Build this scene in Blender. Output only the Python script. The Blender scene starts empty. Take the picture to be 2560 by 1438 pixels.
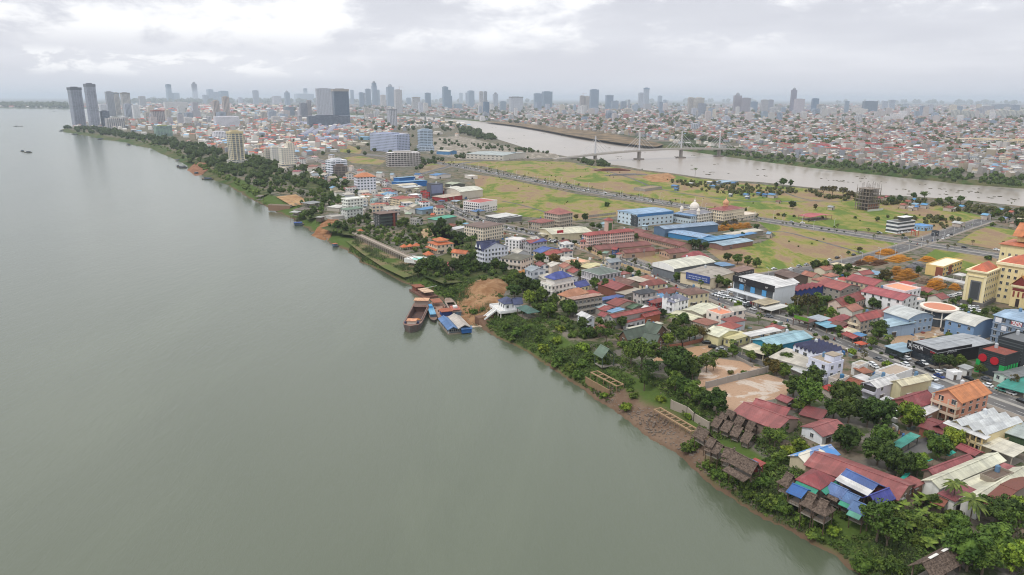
import bpy,math,random
import numpy as np
from mathutils import Vector,Matrix,noise as mnoise
from mathutils.geometry import tessellate_polygon
R=random.Random(7)
rad=math.radians
sc=bpy.context.scene
COL=sc.collection
# camera
CAM_F,CAM_H,PITCH,ROLL=1800.0,120.0,math.atan(474/1800.0),rad(0.18)
cam=bpy.data.cameras.new('camera')
cam.sensor_width=36.0
cam.lens=CAM_F/2560*36.0
cam.clip_start=1.0
cam.clip_end=90000
camo=bpy.data.objects.new('camera',cam)
COL.objects.link(camo)
camo.location=(0,0,CAM_H)
camo.rotation_euler=(Matrix.Rotation(math.pi/2-PITCH,3,'X')@Matrix.Rotation(ROLL,3,'Z')).to_euler()
sc.camera=camo
# light, sky, exposure
SUN_EL,SUN_AZ=rad(58),rad(232)
SUN_STR,SUN_ANGLE=1.5,rad(10)
SKY_STR=0.10
EXPOSURE=0.2
sc.view_settings.view_transform='Standard'
sc.view_settings.look='None'
sc.view_settings.exposure=EXPOSURE
sc.view_settings.gamma=1.0
sc.view_settings.use_curve_mapping=False
sun=bpy.data.lights.new('sun','SUN')
sun.energy=SUN_STR
sun.angle=SUN_ANGLE
sun.color=(1.0,0.96,0.9)
suno=bpy.data.objects.new('sun',sun)
COL.objects.link(suno)
sd=Vector((math.sin(SUN_AZ)*math.cos(SUN_EL),math.cos(SUN_AZ)*math.cos(SUN_EL),math.sin(SUN_EL)))
suno.rotation_euler=sd.to_track_quat('Z','Y').to_euler()
suno.location=sd*500
world=bpy.data.worlds.new('World')
sc.world=world
world.use_nodes=True
HAZE_DENS,HAZE_COL=0.57e-4,(0.78,0.87,1.0)
cy=sc.cycles
cy.use_denoising=True
cy.filter_width=1.1
cy.max_bounces=6
cy.diffuse_bounces=2
cy.glossy_bounces=3
cy.transmission_bounces=2
cy.transparent_max_bounces=8
cy.volume_bounces=2
cy.caustics_reflective=False
cy.caustics_refractive=False
class NT:
 """small helper to wire nodes"""
 def __init__(s,tree):
  s.t=tree
  s.n=tree.nodes
  s.l=tree.links
 def new(s,typ,ins=None,**kw):
  n=s.n.new(typ)
  for k,v in kw.items():
   setattr(n,k,v)
  for k,v in(ins or{}).items():
   s.put(n,k,v)
  return n
 def put(s,n,k,v):
  if isinstance(v,bpy.types.NodeSocket):
   s.l.new(v,n.inputs[k])
  else:
   n.inputs[k].default_value=v
 def math(s,op,a,b=0.0,c=None,clamp=False):
  n=s.n.new('ShaderNodeMath')
  n.operation=op
  n.use_clamp=clamp
  s.put(n,0,a)
  s.put(n,1,b)
  if c is not None:
   s.put(n,2,c)
  return n.outputs[0]
 def mix(s,f,a,b,mode='MIX'):
  n=s.n.new('ShaderNodeMix')
  n.data_type='RGBA'
  n.blend_type=mode
  n.clamp_factor=True
  s.put(n,0,f)
  for i,v in((6,a),(7,b)):
   if isinstance(v,(tuple,list))and len(v)==3:
    v=tuple(v)+(1.0,)
   s.put(n,i,v)
  return n.outputs[2]
 def ramp(s,f,lo,hi,smooth=True):
  n=s.n.new('ShaderNodeMapRange')
  n.interpolation_type='SMOOTHSTEP' if smooth else 'LINEAR'
  s.put(n,0,f)
  n.inputs[1].default_value=lo
  n.inputs[2].default_value=hi
  return n.outputs[0]
 def noise(s,vec,scale,detail=4.0,rough=0.55,dist=0.0):
  n=s.n.new('ShaderNodeTexNoise')
  if vec is not None:
   s.put(n,'Vector',vec)
  n.inputs['Scale'].default_value=scale
  n.inputs['Detail'].default_value=detail
  n.inputs['Roughness'].default_value=rough
  n.inputs['Distortion'].default_value=dist
  return n.outputs[0]
 def mapping(s,vec,scale=(1,1,1),loc=(0,0,0),rot=(0,0,0)):
  n=s.n.new('ShaderNodeMapping')
  s.put(n,'Vector',vec)
  n.inputs['Scale'].default_value=scale
  n.inputs['Location'].default_value=loc
  n.inputs['Rotation'].default_value=rot
  return n.outputs[0]
def make_sky():
 w=NT(world.node_tree)
 w.n.clear()
 out=w.new('ShaderNodeOutputWorld')
 bg1=w.new('ShaderNodeBackground')
 bg2=w.new('ShaderNodeBackground')
 sky=w.new('ShaderNodeTexSky',sky_type='NISHITA',sun_disc=False,sun_elevation=SUN_EL,sun_rotation=SUN_AZ)
 w.put(bg1,'Color',sky.outputs[0])
 bg1.inputs['Strength'].default_value=SKY_STR
 co=w.new('ShaderNodeTexCoord').outputs['Generated']
 sx=w.new('ShaderNodeSeparateXYZ',{0:co})
 az=w.math('ARCTAN2',sx.outputs[0],sx.outputs[1])
 el=w.math('ARCSINE',sx.outputs[2])
 cb=w.new('ShaderNodeCombineXYZ',{0:az,1:w.math('MULTIPLY',el,2.0),2:0.0}).outputs[0]
 big=w.noise(w.mapping(cb,(2.0,2.2,1),(3.3,0.55,0)),2.6,7,0.55,0.3)
 mid=w.noise(w.mapping(cb,(1.2,1.5,1),(1.7,4.2,0)),11.0,8,0.62,0.25)
 billow=w.math('ADD',w.math('MULTIPLY',big,0.62),w.math('MULTIPLY',mid,0.38))
 puff=w.ramp(billow,0.455,0.575)
 upper=w.ramp(el,rad(2.6),rad(5.0))
 low_puff=w.math('MULTIPLY',w.ramp(az,rad(-8),rad(-20)),w.math('MULTIPLY',w.ramp(el,rad(1.2),rad(2.0)),w.ramp(el,rad(3.4),rad(2.6))))
 lowp=w.math('MULTIPLY',low_puff,w.ramp(mid,0.50,0.60))
 wt=w.math('ADD',w.math('MULTIPLY',puff,upper),w.math('MULTIPLY',lowp,0.75),clamp=True)
 soft=w.ramp(w.noise(w.mapping(cb,(0.8,2.6,1),(9.0,2.0,0)),3.0,4,0.5),0.35,0.7)
 base=w.mix(soft,(0.63,0.64,0.70),(0.76,0.77,0.82))
 hor=w.mix(w.ramp(el,rad(0.0),rad(2.4)),(0.60,0.625,0.69),base)
 c=w.mix(wt,hor,(0.97,0.97,0.985))
 dark=w.math('MULTIPLY',w.ramp(billow,0.50,0.40),w.ramp(el,rad(3.8),rad(6.5)))
 c=w.mix(w.math('MULTIPLY',dark,0.55),c,(0.61,0.62,0.675))
 zen=w.ramp(el,rad(8),rad(40))
 c=w.mix(zen,c,(1.02,1.03,1.05))
 w.put(bg2,'Color',c)
 bg2.inputs['Strength'].default_value=1.0
 mx=w.new('ShaderNodeMixShader',{0:0.95})
 w.l.new(bg1.outputs[0],mx.inputs[1])
 w.l.new(bg2.outputs[0],mx.inputs[2])
 w.l.new(mx.outputs[0],out.inputs[0])
make_sky()
# survey: from sheet readings to metres on the ground
SH={0:(0,0,1.0),1:(0,150),2:(640,150),3:(1280,150),4:(1920,150),5:(640,440),6:(1280,440),7:(1920,440),8:(960,720),9:(1440,720),10:(1920,720),11:(1440,1000),12:(1920,1000),13:(1920,1078)}
def pg(s,x,y):
 if s==0:
  return x,y
 return SH[s][0]+x/3.994,SH[s][1]+y/3.994
def ray(px,py):
 u,v=(px-1280)/CAM_F,(py-719)/CAM_F
 c,s=math.cos(ROLL),math.sin(ROLL)
 u,v=u*c+v*s,-u*s+v*c
 return u,math.cos(PITCH)-v*math.sin(PITCH),-math.sin(PITCH)-v*math.cos(PITCH)
def un(px,py,z=0.0):
 dx,dy,dz=ray(px,py)
 t=(z-CAM_H)/dz
 return t*dx,t*dy
def unp(s,x,y,z=0.0):
 return un(*pg(s,x,y),z)
def z_above(px,py,dist_y):
 dx,dy,dz=ray(px,py)
 return CAM_H+dz*dist_y/dy
def hexc(h,k=1.0):
 o=[]
 for i in(0,2,4):
  v=int(h[i:i+2],16)/255
  v=v/12.92 if v<=0.04045 else((v+0.055)/1.055)**2.4
  o.append(min(v*k,0.82))
 return(o[0],o[1],o[2],1.0)
# mesh and object helpers
class MB:
 def __init__(s):
  s.v,s.f,s.m=[],[],[]
 def face(s,pts,mi=0):
  i=len(s.v)
  s.v.extend(pts)
  s.f.append(tuple(range(i,i+len(pts))))
  s.m.append(mi)
 def box(s,x0,x1,y0,y1,z0,z1,mi=0,bottom=True):
  i=len(s.v)
  s.v.extend([(x0,y0,z0),(x1,y0,z0),(x1,y1,z0),(x0,y1,z0),(x0,y0,z1),(x1,y0,z1),(x1,y1,z1),(x0,y1,z1)])
  fs=[(4,5,6,7),(0,1,5,4),(1,2,6,5),(2,3,7,6),(3,0,4,7)]
  if bottom:
   fs.append((3,2,1,0))
  for q in fs:
   s.f.append(tuple(i+k for k in q))
   s.m.append(mi)
 def prism(s,poly,z0,z1,mi=0,cap=True):
  n=len(poly)
  i=len(s.v)
  s.v.extend([(p[0],p[1],z0)for p in poly]+[(p[0],p[1],z1)for p in poly])
  for k in range(n):
   j=(k+1)%n
   s.f.append((i+k,i+j,i+n+j,i+n+k))
   s.m.append(mi)
  if cap:
   s.f.append(tuple(i+n+k for k in range(n)))
   s.m.append(mi)
   s.f.append(tuple(i+n-1-k for k in range(n)))
   s.m.append(mi)
 def slab(s,pts,t,mi=0):
  n=len(pts)
  i=len(s.v)
  s.v.extend([tuple(p)for p in pts]+[(p[0],p[1],p[2]-t)for p in pts])
  s.f.append(tuple(i+k for k in range(n)))
  s.m.append(mi)
  s.f.append(tuple(i+2*n-1-k for k in range(n)))
  s.m.append(mi)
  for k in range(n):
   j=(k+1)%n
   s.f.append((i+k,i+n+k,i+n+j,i+j))
   s.m.append(mi)
 def bar(s,p,q,r,n=4,mi=0,r2=None):
  p,q=Vector(p),Vector(q)
  d=(q-p)
  if d.length<1e-6:
   return
  d.normalize()
  a=d.orthogonal().normalized()
  b=d.cross(a)
  i=len(s.v)
  r2=r if r2 is None else r2
  for c,rr in((p,r),(q,r2)):
   for k in range(n):
    t=2*math.pi*(k+0.5)/n
    s.v.append(tuple(c+a*math.cos(t)*rr+b*math.sin(t)*rr))
  for k in range(n):
   j=(k+1)%n
   s.f.append((i+k,i+j,i+n+j,i+n+k))
   s.m.append(mi)
  s.f.append(tuple(i+n+k for k in range(n)))
  s.m.append(mi)
 def lathe(s,prof,n=16,c=(0,0),mi=0):
  i=len(s.v)
  for r,z in prof:
   for k in range(n):
    t=2*math.pi*k/n
    s.v.append((c[0]+r*math.cos(t),c[1]+r*math.sin(t),z))
  for a in range(len(prof)-1):
   for k in range(n):
    j=(k+1)%n
    s.f.append((i+a*n+k,i+a*n+j,i+(a+1)*n+j,i+(a+1)*n+k))
    s.m.append(mi)
  s.f.append(tuple(i+(len(prof)-1)*n+k for k in range(n)))
  s.m.append(mi)
 def mesh(s,name,mats,smooth=False):
  me=bpy.data.meshes.new(name)
  me.from_pydata(s.v,[],s.f)
  for m in(mats if isinstance(mats,(list,tuple))else[mats]):
   me.materials.append(m)
  if any(s.m):
   me.polygons.foreach_set('material_index',s.m)
  if smooth:
   me.polygons.foreach_set('use_smooth',[True]*len(s.f))
  me.update()
  return me
 def build(s,name,mats,parent=None,color=None,smooth=False):
  return put(name,s.mesh(name,mats,smooth),parent,color)
def put(name,me,parent=None,color=None,loc=None,rotz=None,scale=None):
 o=bpy.data.objects.new(name,me)
 COL.objects.link(o)
 if parent is not None:
  o.parent=parent
 if color is not None:
  o.color=color if len(color)==4 else(*color,1.0)
 if loc is not None:
  o.location=loc
 if rotz is not None:
  o.rotation_euler=(0,0,rotz)
 if scale is not None:
  o.scale=scale
 return o
def tag(o,label,cat,group=None,kind=None):
 o['label']=label
 o['category']=cat
 if group:
  o['group']=group
 if kind:
  o['kind']=kind
 return o
def thing(name,label,cat,loc=(0,0,0),rotz=0.0,group=None,scale=None):
 o=bpy.data.objects.new(name,None)
 COL.objects.link(o)
 o.location=loc
 o.rotation_euler=(0,0,rotz)
 if scale:
  o.scale=scale
 o.empty_display_size=1.0
 return tag(o,label,cat,group)
def structure(name,mb,mat,color=None):
 o=mb.build(name,mat,None,color)if isinstance(mb,MB)else put(name,mb,None,color)
 o['kind']='structure'
 return o
# materials
MATS={}
def mat(name,fn,rough=0.8,spec=0.3):
 m=bpy.data.materials.new(name)
 m.use_nodes=True
 t=NT(m.node_tree)
 b=t.n['Principled BSDF']
 b.inputs['Roughness'].default_value=rough
 b.inputs['Specular IOR Level'].default_value=spec
 c=fn(t,b)
 if c is not None:
  if isinstance(c,tuple):
   c=c if len(c)==4 else(*c,1.0)
  t.put(b,'Base Color',c)
 MATS[name]=m
 return m
def ocol(t):
 return t.new('ShaderNodeObjectInfo').outputs['Color']
def ornd(t):
 return t.new('ShaderNodeObjectInfo').outputs['Random']
def opos(t):
 return t.new('ShaderNodeTexCoord').outputs['Object']
def gpos(t):
 return t.new('ShaderNodeNewGeometry').outputs['Position']
def bump(t,b,h,strength=0.4,dist=0.2):
 n=t.new('ShaderNodeBump',{'Height':h,'Strength':strength,'Distance':dist})
 t.l.new(n.outputs[0],b.inputs['Normal'])
def f_wall(t,b):
 p=gpos(t)
 streak=t.noise(t.mapping(p,(0.9,0.9,0.12)),0.8,5,0.6)
 blot=t.noise(p,0.22,4,0.6)
 f=t.math('ADD',t.math('MULTIPLY',t.ramp(streak,0.48,0.75),0.32),t.math('MULTIPLY',t.ramp(blot,0.5,0.8),0.22))
 return t.mix(f,ocol(t),t.mix(0.5,ocol(t),(0.10,0.095,0.085),'MULTIPLY'))
def f_roof(t,b):
 p=opos(t)
 gx=t.noise(t.mapping(p,(1.0,0.10,0.1)),1.1,4,0.65)
 gy=t.noise(t.mapping(p,(0.10,1.0,0.1)),1.1,4,0.65)
 st=t.noise(gpos(t),0.16,5,0.62,0.4)
 br=t.math('ADD',t.math('MULTIPLY',t.math('ADD',gx,gy),0.40),t.math('MULTIPLY',st,0.60))
 oi=t.new('ShaderNodeObjectInfo')
 sp_=t.new('ShaderNodeSeparateXYZ',{0:p})
 run=t.math('ADD',t.math('MULTIPLY',sp_.outputs[0],t.math('SUBTRACT',1.0,oi.outputs['Alpha'])),t.math('MULTIPLY',sp_.outputs[1],oi.outputs['Alpha']))
 strip=t.new('ShaderNodeTexWhiteNoise',{0:t.new('ShaderNodeCombineXYZ',{0:t.math('FLOOR',t.math('DIVIDE',run,1.9)),1:oi.outputs['Random']}).outputs[0]}).outputs[0]
 oc=t.mix(1.0,t.mix(0.13,oi.outputs['Color'],(0.16,0.15,0.145)),t.mix(strip,(0.74,0.74,0.75),(1.0,0.99,0.97)),'MULTIPLY')
 c=t.mix(t.math('MULTIPLY',t.ramp(br,0.52,0.85),0.75),oc,t.mix(0.5,oc,(0.05,0.04,0.035)))
 c=t.mix(t.math('MULTIPLY',t.ramp(st,0.46,0.30),0.22),c,t.mix(0.45,ocol(t),(0.55,0.50,0.47)))
 s=t.new('ShaderNodeSeparateXYZ',{0:p})
 w=t.math('SINE',t.math('MULTIPLY',t.math('ADD',s.outputs[0],s.outputs[1]),7.0))
 bump(t,b,w,0.25,0.06)
 return c
def f_rust(t,b):
 p=gpos(t)
 n1=t.noise(p,0.55,6,0.65,0.5)
 n2=t.noise(p,2.2,4,0.6)
 c=t.mix(t.math('MULTIPLY',t.ramp(n1,0.42,0.66),0.6),ocol(t),(0.17,0.075,0.045))
 return t.mix(t.math('MULTIPLY',t.ramp(n2,0.5,0.75),0.6),c,(0.06,0.035,0.03))
def f_patch(t,b):
 p=opos(t)
 v=t.new('ShaderNodeTexVoronoi',{'Vector':p,'Scale':0.22},distance='CHEBYCHEV')
 c=t.new('ShaderNodeSeparateColor',{0:v.outputs['Color']})
 a=t.mix(t.math('GREATER_THAN',c.outputs[0],0.5),(0.02,0.22,0.58),(0.70,0.66,0.55))
 a=t.mix(t.math('GREATER_THAN',c.outputs[1],0.72),a,(0.16,0.28,0.55))
 return t.mix(t.math('MULTIPLY',t.noise(gpos(t),0.5,4),0.5),a,(0.35,0.34,0.33))
def f_thatch(t,b):
 p=gpos(t)
 n=t.noise(p,1.4,6,0.7)
 m=t.noise(t.mapping(p,(1,1,5)),1.2,5,0.7)
 c=t.mix(t.ramp(t.math('ADD',n,m),0.75,1.25),(0.05,0.037,0.030),(0.19,0.143,0.115))
 bump(t,b,m,0.6,0.25)
 return c
def f_plain(t,b):
 n=t.noise(gpos(t),0.6,5,0.6)
 return t.mix(t.math('MULTIPLY',t.ramp(n,0.4,0.75),0.4),ocol(t),t.mix(0.5,ocol(t),(0.05,0.05,0.045)))
def f_glass(t,b):
 n=ornd(t)
 return t.mix(n,(0.020,0.026,0.034),(0.075,0.09,0.105))
def f_leaf(t,b):
 p=gpos(t)
 n1=t.noise(p,0.55,3,0.6)
 n2=t.noise(p,2.8,2,0.5)
 c=t.mix(t.ramp(n1,0.36,0.66),t.mix(1.0,ocol(t),(0.50,0.56,0.45),'MULTIPLY'),t.mix(1.0,ocol(t),(1.75,1.55,1.25),'MULTIPLY'))
 return t.mix(t.math('MULTIPLY',n2,0.55),c,t.mix(1.0,c,(1.5,1.35,0.8),'MULTIPLY'))
def f_field(t,b):
 p=gpos(t)
 a=t.noise(t.mapping(p,(1,0.42,1),rot=(0,0,rad(-32))),0.020,9,0.70,0.9)
 bn=t.noise(p,0.045,6,0.65,0.3)
 fine=t.noise(p,0.45,4,0.6)
 k=t.math('ADD',t.math('MULTIPLY',a,0.70),t.math('MULTIPLY',bn,0.30))
 c=t.mix(t.ramp(k,0.40,0.505),(0.255,0.17,0.112),(0.285,0.22,0.112))
 c=t.mix(t.ramp(k,0.465,0.525),c,(0.232,0.222,0.058))
 c=t.mix(t.ramp(k,0.505,0.565),c,(0.115,0.168,0.034))
 c=t.mix(t.math('MULTIPLY',t.ramp(k,0.60,0.68),0.8),c,(0.05,0.09,0.022))
 return t.mix(t.math('MULTIPLY',t.ramp(fine,0.45,0.8),0.55),c,t.mix(0.6,c,(0.07,0.06,0.03)))
def f_town(t,b):
 p=gpos(t)
 a=t.noise(p,0.028,7,0.62,0.4)
 d=t.noise(p,0.12,5,0.6)
 fine=t.noise(p,0.9,3,0.6)
 c=t.mix(t.ramp(a,0.40,0.56),(0.20,0.155,0.11),(0.165,0.15,0.13))
 c=t.mix(t.math('MULTIPLY',t.ramp(d,0.47,0.58),0.9),c,(0.05,0.072,0.022))
 return t.mix(t.math('MULTIPLY',t.ramp(fine,0.45,0.75),0.45),c,(0.09,0.078,0.062))
def f_bank(t,b):
 p=gpos(t)
 z=t.new('ShaderNodeSeparateXYZ',{0:p}).outputs[2]
 a=t.noise(p,0.06,6,0.62,0.4)
 fine=t.noise(p,0.7,5,0.65)
 soil=t.mix(t.ramp(a,0.4,0.6),(0.135,0.088,0.06),(0.18,0.125,0.088))
 soil=t.mix(t.ramp(fine,0.5,0.75),soil,(0.09,0.06,0.042))
 green=t.mix(fine,(0.038,0.068,0.016),(0.10,0.145,0.034))
 town=f_town(t,b)
 yy=t.new('ShaderNodeSeparateXYZ',{0:p}).outputs[1]
 bare=t.math('MULTIPLY',t.ramp(yy,222,240),t.ramp(yy,308,290))
 c=t.mix(t.ramp(t.math('SUBTRACT',t.math('ADD',z,t.math('MULTIPLY',a,6.0)),t.math('SUBTRACT',t.math('MULTIPLY',bare,4.2),0.9)),-3.6,-1.6),soil,green)
 c=t.mix(t.ramp(t.math('ADD',z,t.math('MULTIPLY',fine,0.5)),-0.45,0.1),c,town)
 return t.mix(t.math('MULTIPLY',t.ramp(z,-6.1,-7.1),0.75),c,(0.12,0.078,0.05))
def f_sand(t,b):
 p=gpos(t)
 a=t.noise(p,0.10,7,0.64,0.6)
 fine=t.noise(p,1.0,4,0.65)
 c=t.mix(t.ramp(a,0.36,0.62),t.mix(1.0,ocol(t),(0.62,0.52,0.45),'MULTIPLY'),ocol(t))
 return t.mix(t.math('MULTIPLY',t.ramp(fine,0.5,0.75),0.4),c,(0.16,0.10,0.06))
def f_lot(t,b):
 p=gpos(t)
 a=t.noise(p,0.075,7,0.6,0.8)
 fine=t.noise(p,1.1,4,0.65)
 c=t.mix(t.math('MULTIPLY',t.ramp(a,0.52,0.60),0.8),ocol(t),(0.52,0.46,0.40))
 return t.mix(t.math('MULTIPLY',t.ramp(fine,0.48,0.75),0.5),c,(0.14,0.09,0.06))
def f_asphalt(t,b):
 p=gpos(t)
 n=t.noise(p,0.06,6,0.6,0.3)
 return t.mix(t.ramp(n,0.35,0.7),(0.085,0.083,0.085),(0.155,0.148,0.142))
def f_river(col_a,col_b,s1):
 def f(t,b):
  p=gpos(t)
  big=t.noise(t.mapping(p,(1,0.35,1),rot=(0,0,rad(20))),0.004,5,0.55,0.6)
  r1=t.noise(t.mapping(p,(1.0,0.33,1),rot=(0,0,rad(68))),0.36,5,0.62,0.4)
  r2=t.noise(t.mapping(p,(1.0,0.5,1),rot=(0,0,rad(50))),0.045,4,0.55,0.3)
  h=t.math('ADD',t.math('MULTIPLY',r1,1.15),t.math('MULTIPLY',r2,1.2))
  bump(t,b,h,s1,0.5)
  b.inputs['IOR'].default_value=1.42
  silt=t.noise(t.mapping(p,(1,0.25,1),rot=(0,0,rad(64))),0.018,6,0.6,0.8)
  c=t.mix(t.ramp(big,0.35,0.65),col_a,col_b)
  return t.mix(t.math('MULTIPLY',t.ramp(silt,0.45,0.7),0.35),c,tuple(1.25*q for q in col_b))
 return f
def f_facade(style):
 def f(t,b):
  p=opos(t)
  s=t.new('ShaderNodeSeparateXYZ',{0:p})
  u=t.math('ADD',s.outputs[0],s.outputs[1])
  z=s.outputs[2]
  fz=t.math('FRACT',t.math('DIVIDE',z,3.6))
  fu=t.math('FRACT',t.math('DIVIDE',u,{'grid':4.2,'bands':9.0,'stripes':7.0,'glass':6.0,'conc':5.5}[style]))
  nz=t.new('ShaderNodeSeparateXYZ',{0:t.new('ShaderNodeNewGeometry').outputs['Normal']}).outputs[2]
  side=t.math('LESS_THAN',t.math('ABSOLUTE',nz),0.5)
  wz=t.math('MULTIPLY',t.math('GREATER_THAN',fz,0.30),t.math('LESS_THAN',fz,0.80))
  wu=t.math('MULTIPLY',t.math('GREATER_THAN',fu,0.22),t.math('LESS_THAN',fu,0.78))
  cell=t.new('ShaderNodeTexWhiteNoise',{0:t.new('ShaderNodeCombineXYZ',{0:t.math('FLOOR',t.math('DIVIDE',u,4.2)),1:t.math('FLOOR',t.math('DIVIDE',z,3.6)),2:ornd(t)}).outputs[0]}).outputs[0]
  win=t.mix(cell,(0.055,0.07,0.095),(0.19,0.225,0.28))
  dirt=t.noise(t.mapping(gpos(t),(1,1,0.2)),0.12,4)
  wall=t.mix(t.math('MULTIPLY',dirt,0.3),t.mix(1.0,ocol(t),(1.2,1.22,1.28),'MULTIPLY'),(0.2,0.2,0.2))
  if style=='grid':
   k=t.math('MULTIPLY',wz,wu)
  elif style=='bands':
   k=t.math('MULTIPLY',wz,t.math('GREATER_THAN',fu,0.12))
  elif style=='stripes':
   k=t.math('MAXIMUM',t.math('MULTIPLY',t.math('GREATER_THAN',fu,0.42),t.math('GREATER_THAN',fz,0.25)),t.math('MULTIPLY',wz,t.math('LESS_THAN',fu,0.18)))
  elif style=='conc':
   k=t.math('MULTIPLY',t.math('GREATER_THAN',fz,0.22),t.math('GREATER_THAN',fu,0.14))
  else:
   k=t.math('MULTIPLY',t.math('GREATER_THAN',fz,0.16),t.math('GREATER_THAN',fu,0.07))
   win=t.mix(0.7,win,ocol(t))
   wall=t.mix(0.45,ocol(t),(0.33,0.41,0.49))
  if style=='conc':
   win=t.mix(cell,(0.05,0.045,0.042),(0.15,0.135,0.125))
  return t.mix(t.math('MULTIPLY',k,side),wall,win)
 return f
def f_attr(t,b):
 a=t.new('ShaderNodeAttribute',attribute_name='tint')
 n=t.noise(gpos(t),0.15,4)
 return t.mix(t.math('MULTIPLY',n,0.35),a.outputs['Color'],t.mix(0.5,a.outputs['Color'],(0.06,0.055,0.05)))
M_WALL=mat('painted_wall',f_wall,0.85)
M_ROOF=mat('sheet_roof',f_roof,0.55)
M_RUST=mat('rusty_steel',f_rust,0.75)
M_PATCH=mat('patched_sheets',f_patch,0.7)
M_THATCH=mat('thatch',f_thatch,0.95,0.1)
M_PLAIN=mat('plain_paint',f_plain,0.75)
M_GLASS=mat('window_glass',f_glass,0.12,0.5)
M_LEAF=mat('foliage',f_leaf,0.7,0.2)
M_FIELD=mat('field_grass',f_field,0.95,0.1)
M_TOWN=mat('town_ground',f_town,0.95,0.1)
M_BANK=mat('bank_soil',f_bank,0.95,0.1)
M_SAND=mat('sand',f_sand,0.95,0.1)
M_LOT=mat('bare_lot',f_lot,0.95,0.1)
M_ASPH=mat('asphalt',f_asphalt,0.85)
M_RIVER=mat('grey_green_water',f_river((0.083,0.101,0.064),(0.094,0.110,0.073),0.34),0.19,0.85)
M_RIVER2=mat('brown_water',f_river((0.28,0.243,0.205),(0.315,0.272,0.23),0.12),0.28,0.5)
M_FAC={k:mat('facade_'+k,f_facade(k),0.5 if k!='glass' else 0.25,0.4)for k in('grid','bands','stripes','glass','conc')}
M_TINT=mat('tinted_houses',f_attr,0.85)
# terrain: river edge, bank, plateau
WZ=-7.0
EDGE_PX=[(2300,1800),(2200,1600),(2165,1500),(2140,1438),(2128,1424),(2085,1388),(2026,1355),(1966,1315),(1916,1288),(1866,1258),(1830,1240),(1785,1213),(1735,1170),(1690,1130),(1625,1088),(1575,1045),(1505,1000),(1461,973),(1423,953),(1396,933),(1361,905),(1328,880),(1293,865),(1255,843),(1218,822),(1186,806),(1165,788),(1128,762),(1098,742),(1055,726),(1030,716),(990,697),(960,678),(920,662),(903,648),(865,626),(832,611),(813,587),(780,579),(748,554),(715,539),(672,519),(640,503),(621,494),(576,466),(533,451),(500,436),(470,426),(466,414),(430,396),(400,384),(376,371),(333,363.5),(313,356),(250,348.5),(225,341),(190,336),(158,330),(150,325)]
EDGE=[un(x,y,WZ)for x,y in EDGE_PX]
NE=len(EDGE)
def resample(pts,step,jit=0.0,rnd=None):
 out=[pts[0]]
 for a,b in zip(pts,pts[1:]):
  d=math.dist(a,b)
  n=max(1,int(d/step))
  for k in range(1,n+1):
   t=k/n
   out.append((a[0]+(b[0]-a[0])*t,a[1]+(b[1]-a[1])*t))
 if jit:
  out=[out[0]]+[(x+rnd.gauss(0,jit),y+rnd.gauss(0,jit))for x,y in out[1:-1]]+[out[-1]]
 return out
NEAR=[p for p in EDGE if p[1]<1750]
NEAR_R=resample(NEAR,9.0,1.1,random.Random(3))
SEG=np.array(NEAR_R)
SA,SD=SEG[:-1],SEG[1:]-SEG[:-1]
SL=(SD**2).sum(1)+1e-9
BACK=[(NEAR_R[-1][0]+40,NEAR_R[-1][1]+1500),(3000,3500),(3000,-400),(NEAR_R[0][0],-400)]
POLY=np.array(NEAR_R+BACK)
SLOPE_W=24.0
def in_poly(P,x,y):
 if x.size<=400:
  x1,y1=P[:,0],P[:,1]
  x2,y2=np.roll(x1,-1),np.roll(y1,-1)
  den=np.where(y1==y2,1e-12,y2-y1)
  c=((y1>y[:,None])!=(y2>y[:,None]))&(x[:,None]<(x2-x1)*(y[:,None]-y1)/den+x1)
  return c.sum(1)%2==1
 ins=np.zeros(x.shape,bool)
 n=len(P)
 for i in range(n):
  x1,y1=P[i]
  x2,y2=P[(i+1)%n]
  if y1==y2:
   continue
  c=((y1>y)!=(y2>y))&(x<(x2-x1)*(y-y1)/(y2-y1)+x1)
  ins^=c
 return ins
def bank_dist(x,y):
 """signed metres inland of the water's edge"""
 x=np.asarray(x,float)
 y=np.asarray(y,float)
 if x.size<=400:
  qx,qy=x[:,None]-SA[:,0],y[:,None]-SA[:,1]
  t=np.clip((qx*SD[:,0]+qy*SD[:,1])/SL,0,1)
  best=np.hypot(qx-t*SD[:,0],qy-t*SD[:,1]).min(1)
 else:
  best=np.full(x.shape,1e9)
  for(ax,ay),(dx,dy),L in zip(SA,SD,SL):
   t=np.clip(((x-ax)*dx+(y-ay)*dy)/L,0,1)
   best=np.minimum(best,np.hypot(x-ax-t*dx,y-ay-t*dy))
 return np.where(in_poly(POLY,x,y),best,-best)
MEADOW=np.array([un(x,y,-3.3)for x,y in[(838,596),(868,588),(900,592),(1056,668),(1050,690),(1012,712),(985,702),(955,684),(915,668),(870,636)]])
def z_of_d(d):
 t=np.clip((d+1.0)/SLOPE_W,0,1)
 s=t**0.85*(1.25-0.25*t)
 z=-7.35+7.35*np.clip(s,0,1)
 return np.where(d<-1.0,-7.35+(d+1.0)*0.12,z)
def gz(x,y):
 if y>1700:
  return 0.0
 d=float(bank_dist(np.array([x]),np.array([y]))[0])
 if d<=-2:
  return WZ
 z=float(z_of_d(np.array([d]))[0])
 if 440<y<720 and in_poly(MEADOW,np.array([x]),np.array([y]))[0]:
  z=min(z,-3.3)
 return z
def on_ground(s,x,y):
 px,py=pg(s,x,y)
 p=un(px,py,0)
 for _ in range(4):
  z=gz(*p)
  p=un(px,py,z)
 return p[0],p[1],z
xs=np.arange(-420,330,2.5)
ys=np.arange(95,1120,2.5)
GX,GY=np.meshgrid(xs,ys)
D=bank_dist(GX,GY)
GZ=z_of_d(D)
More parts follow.
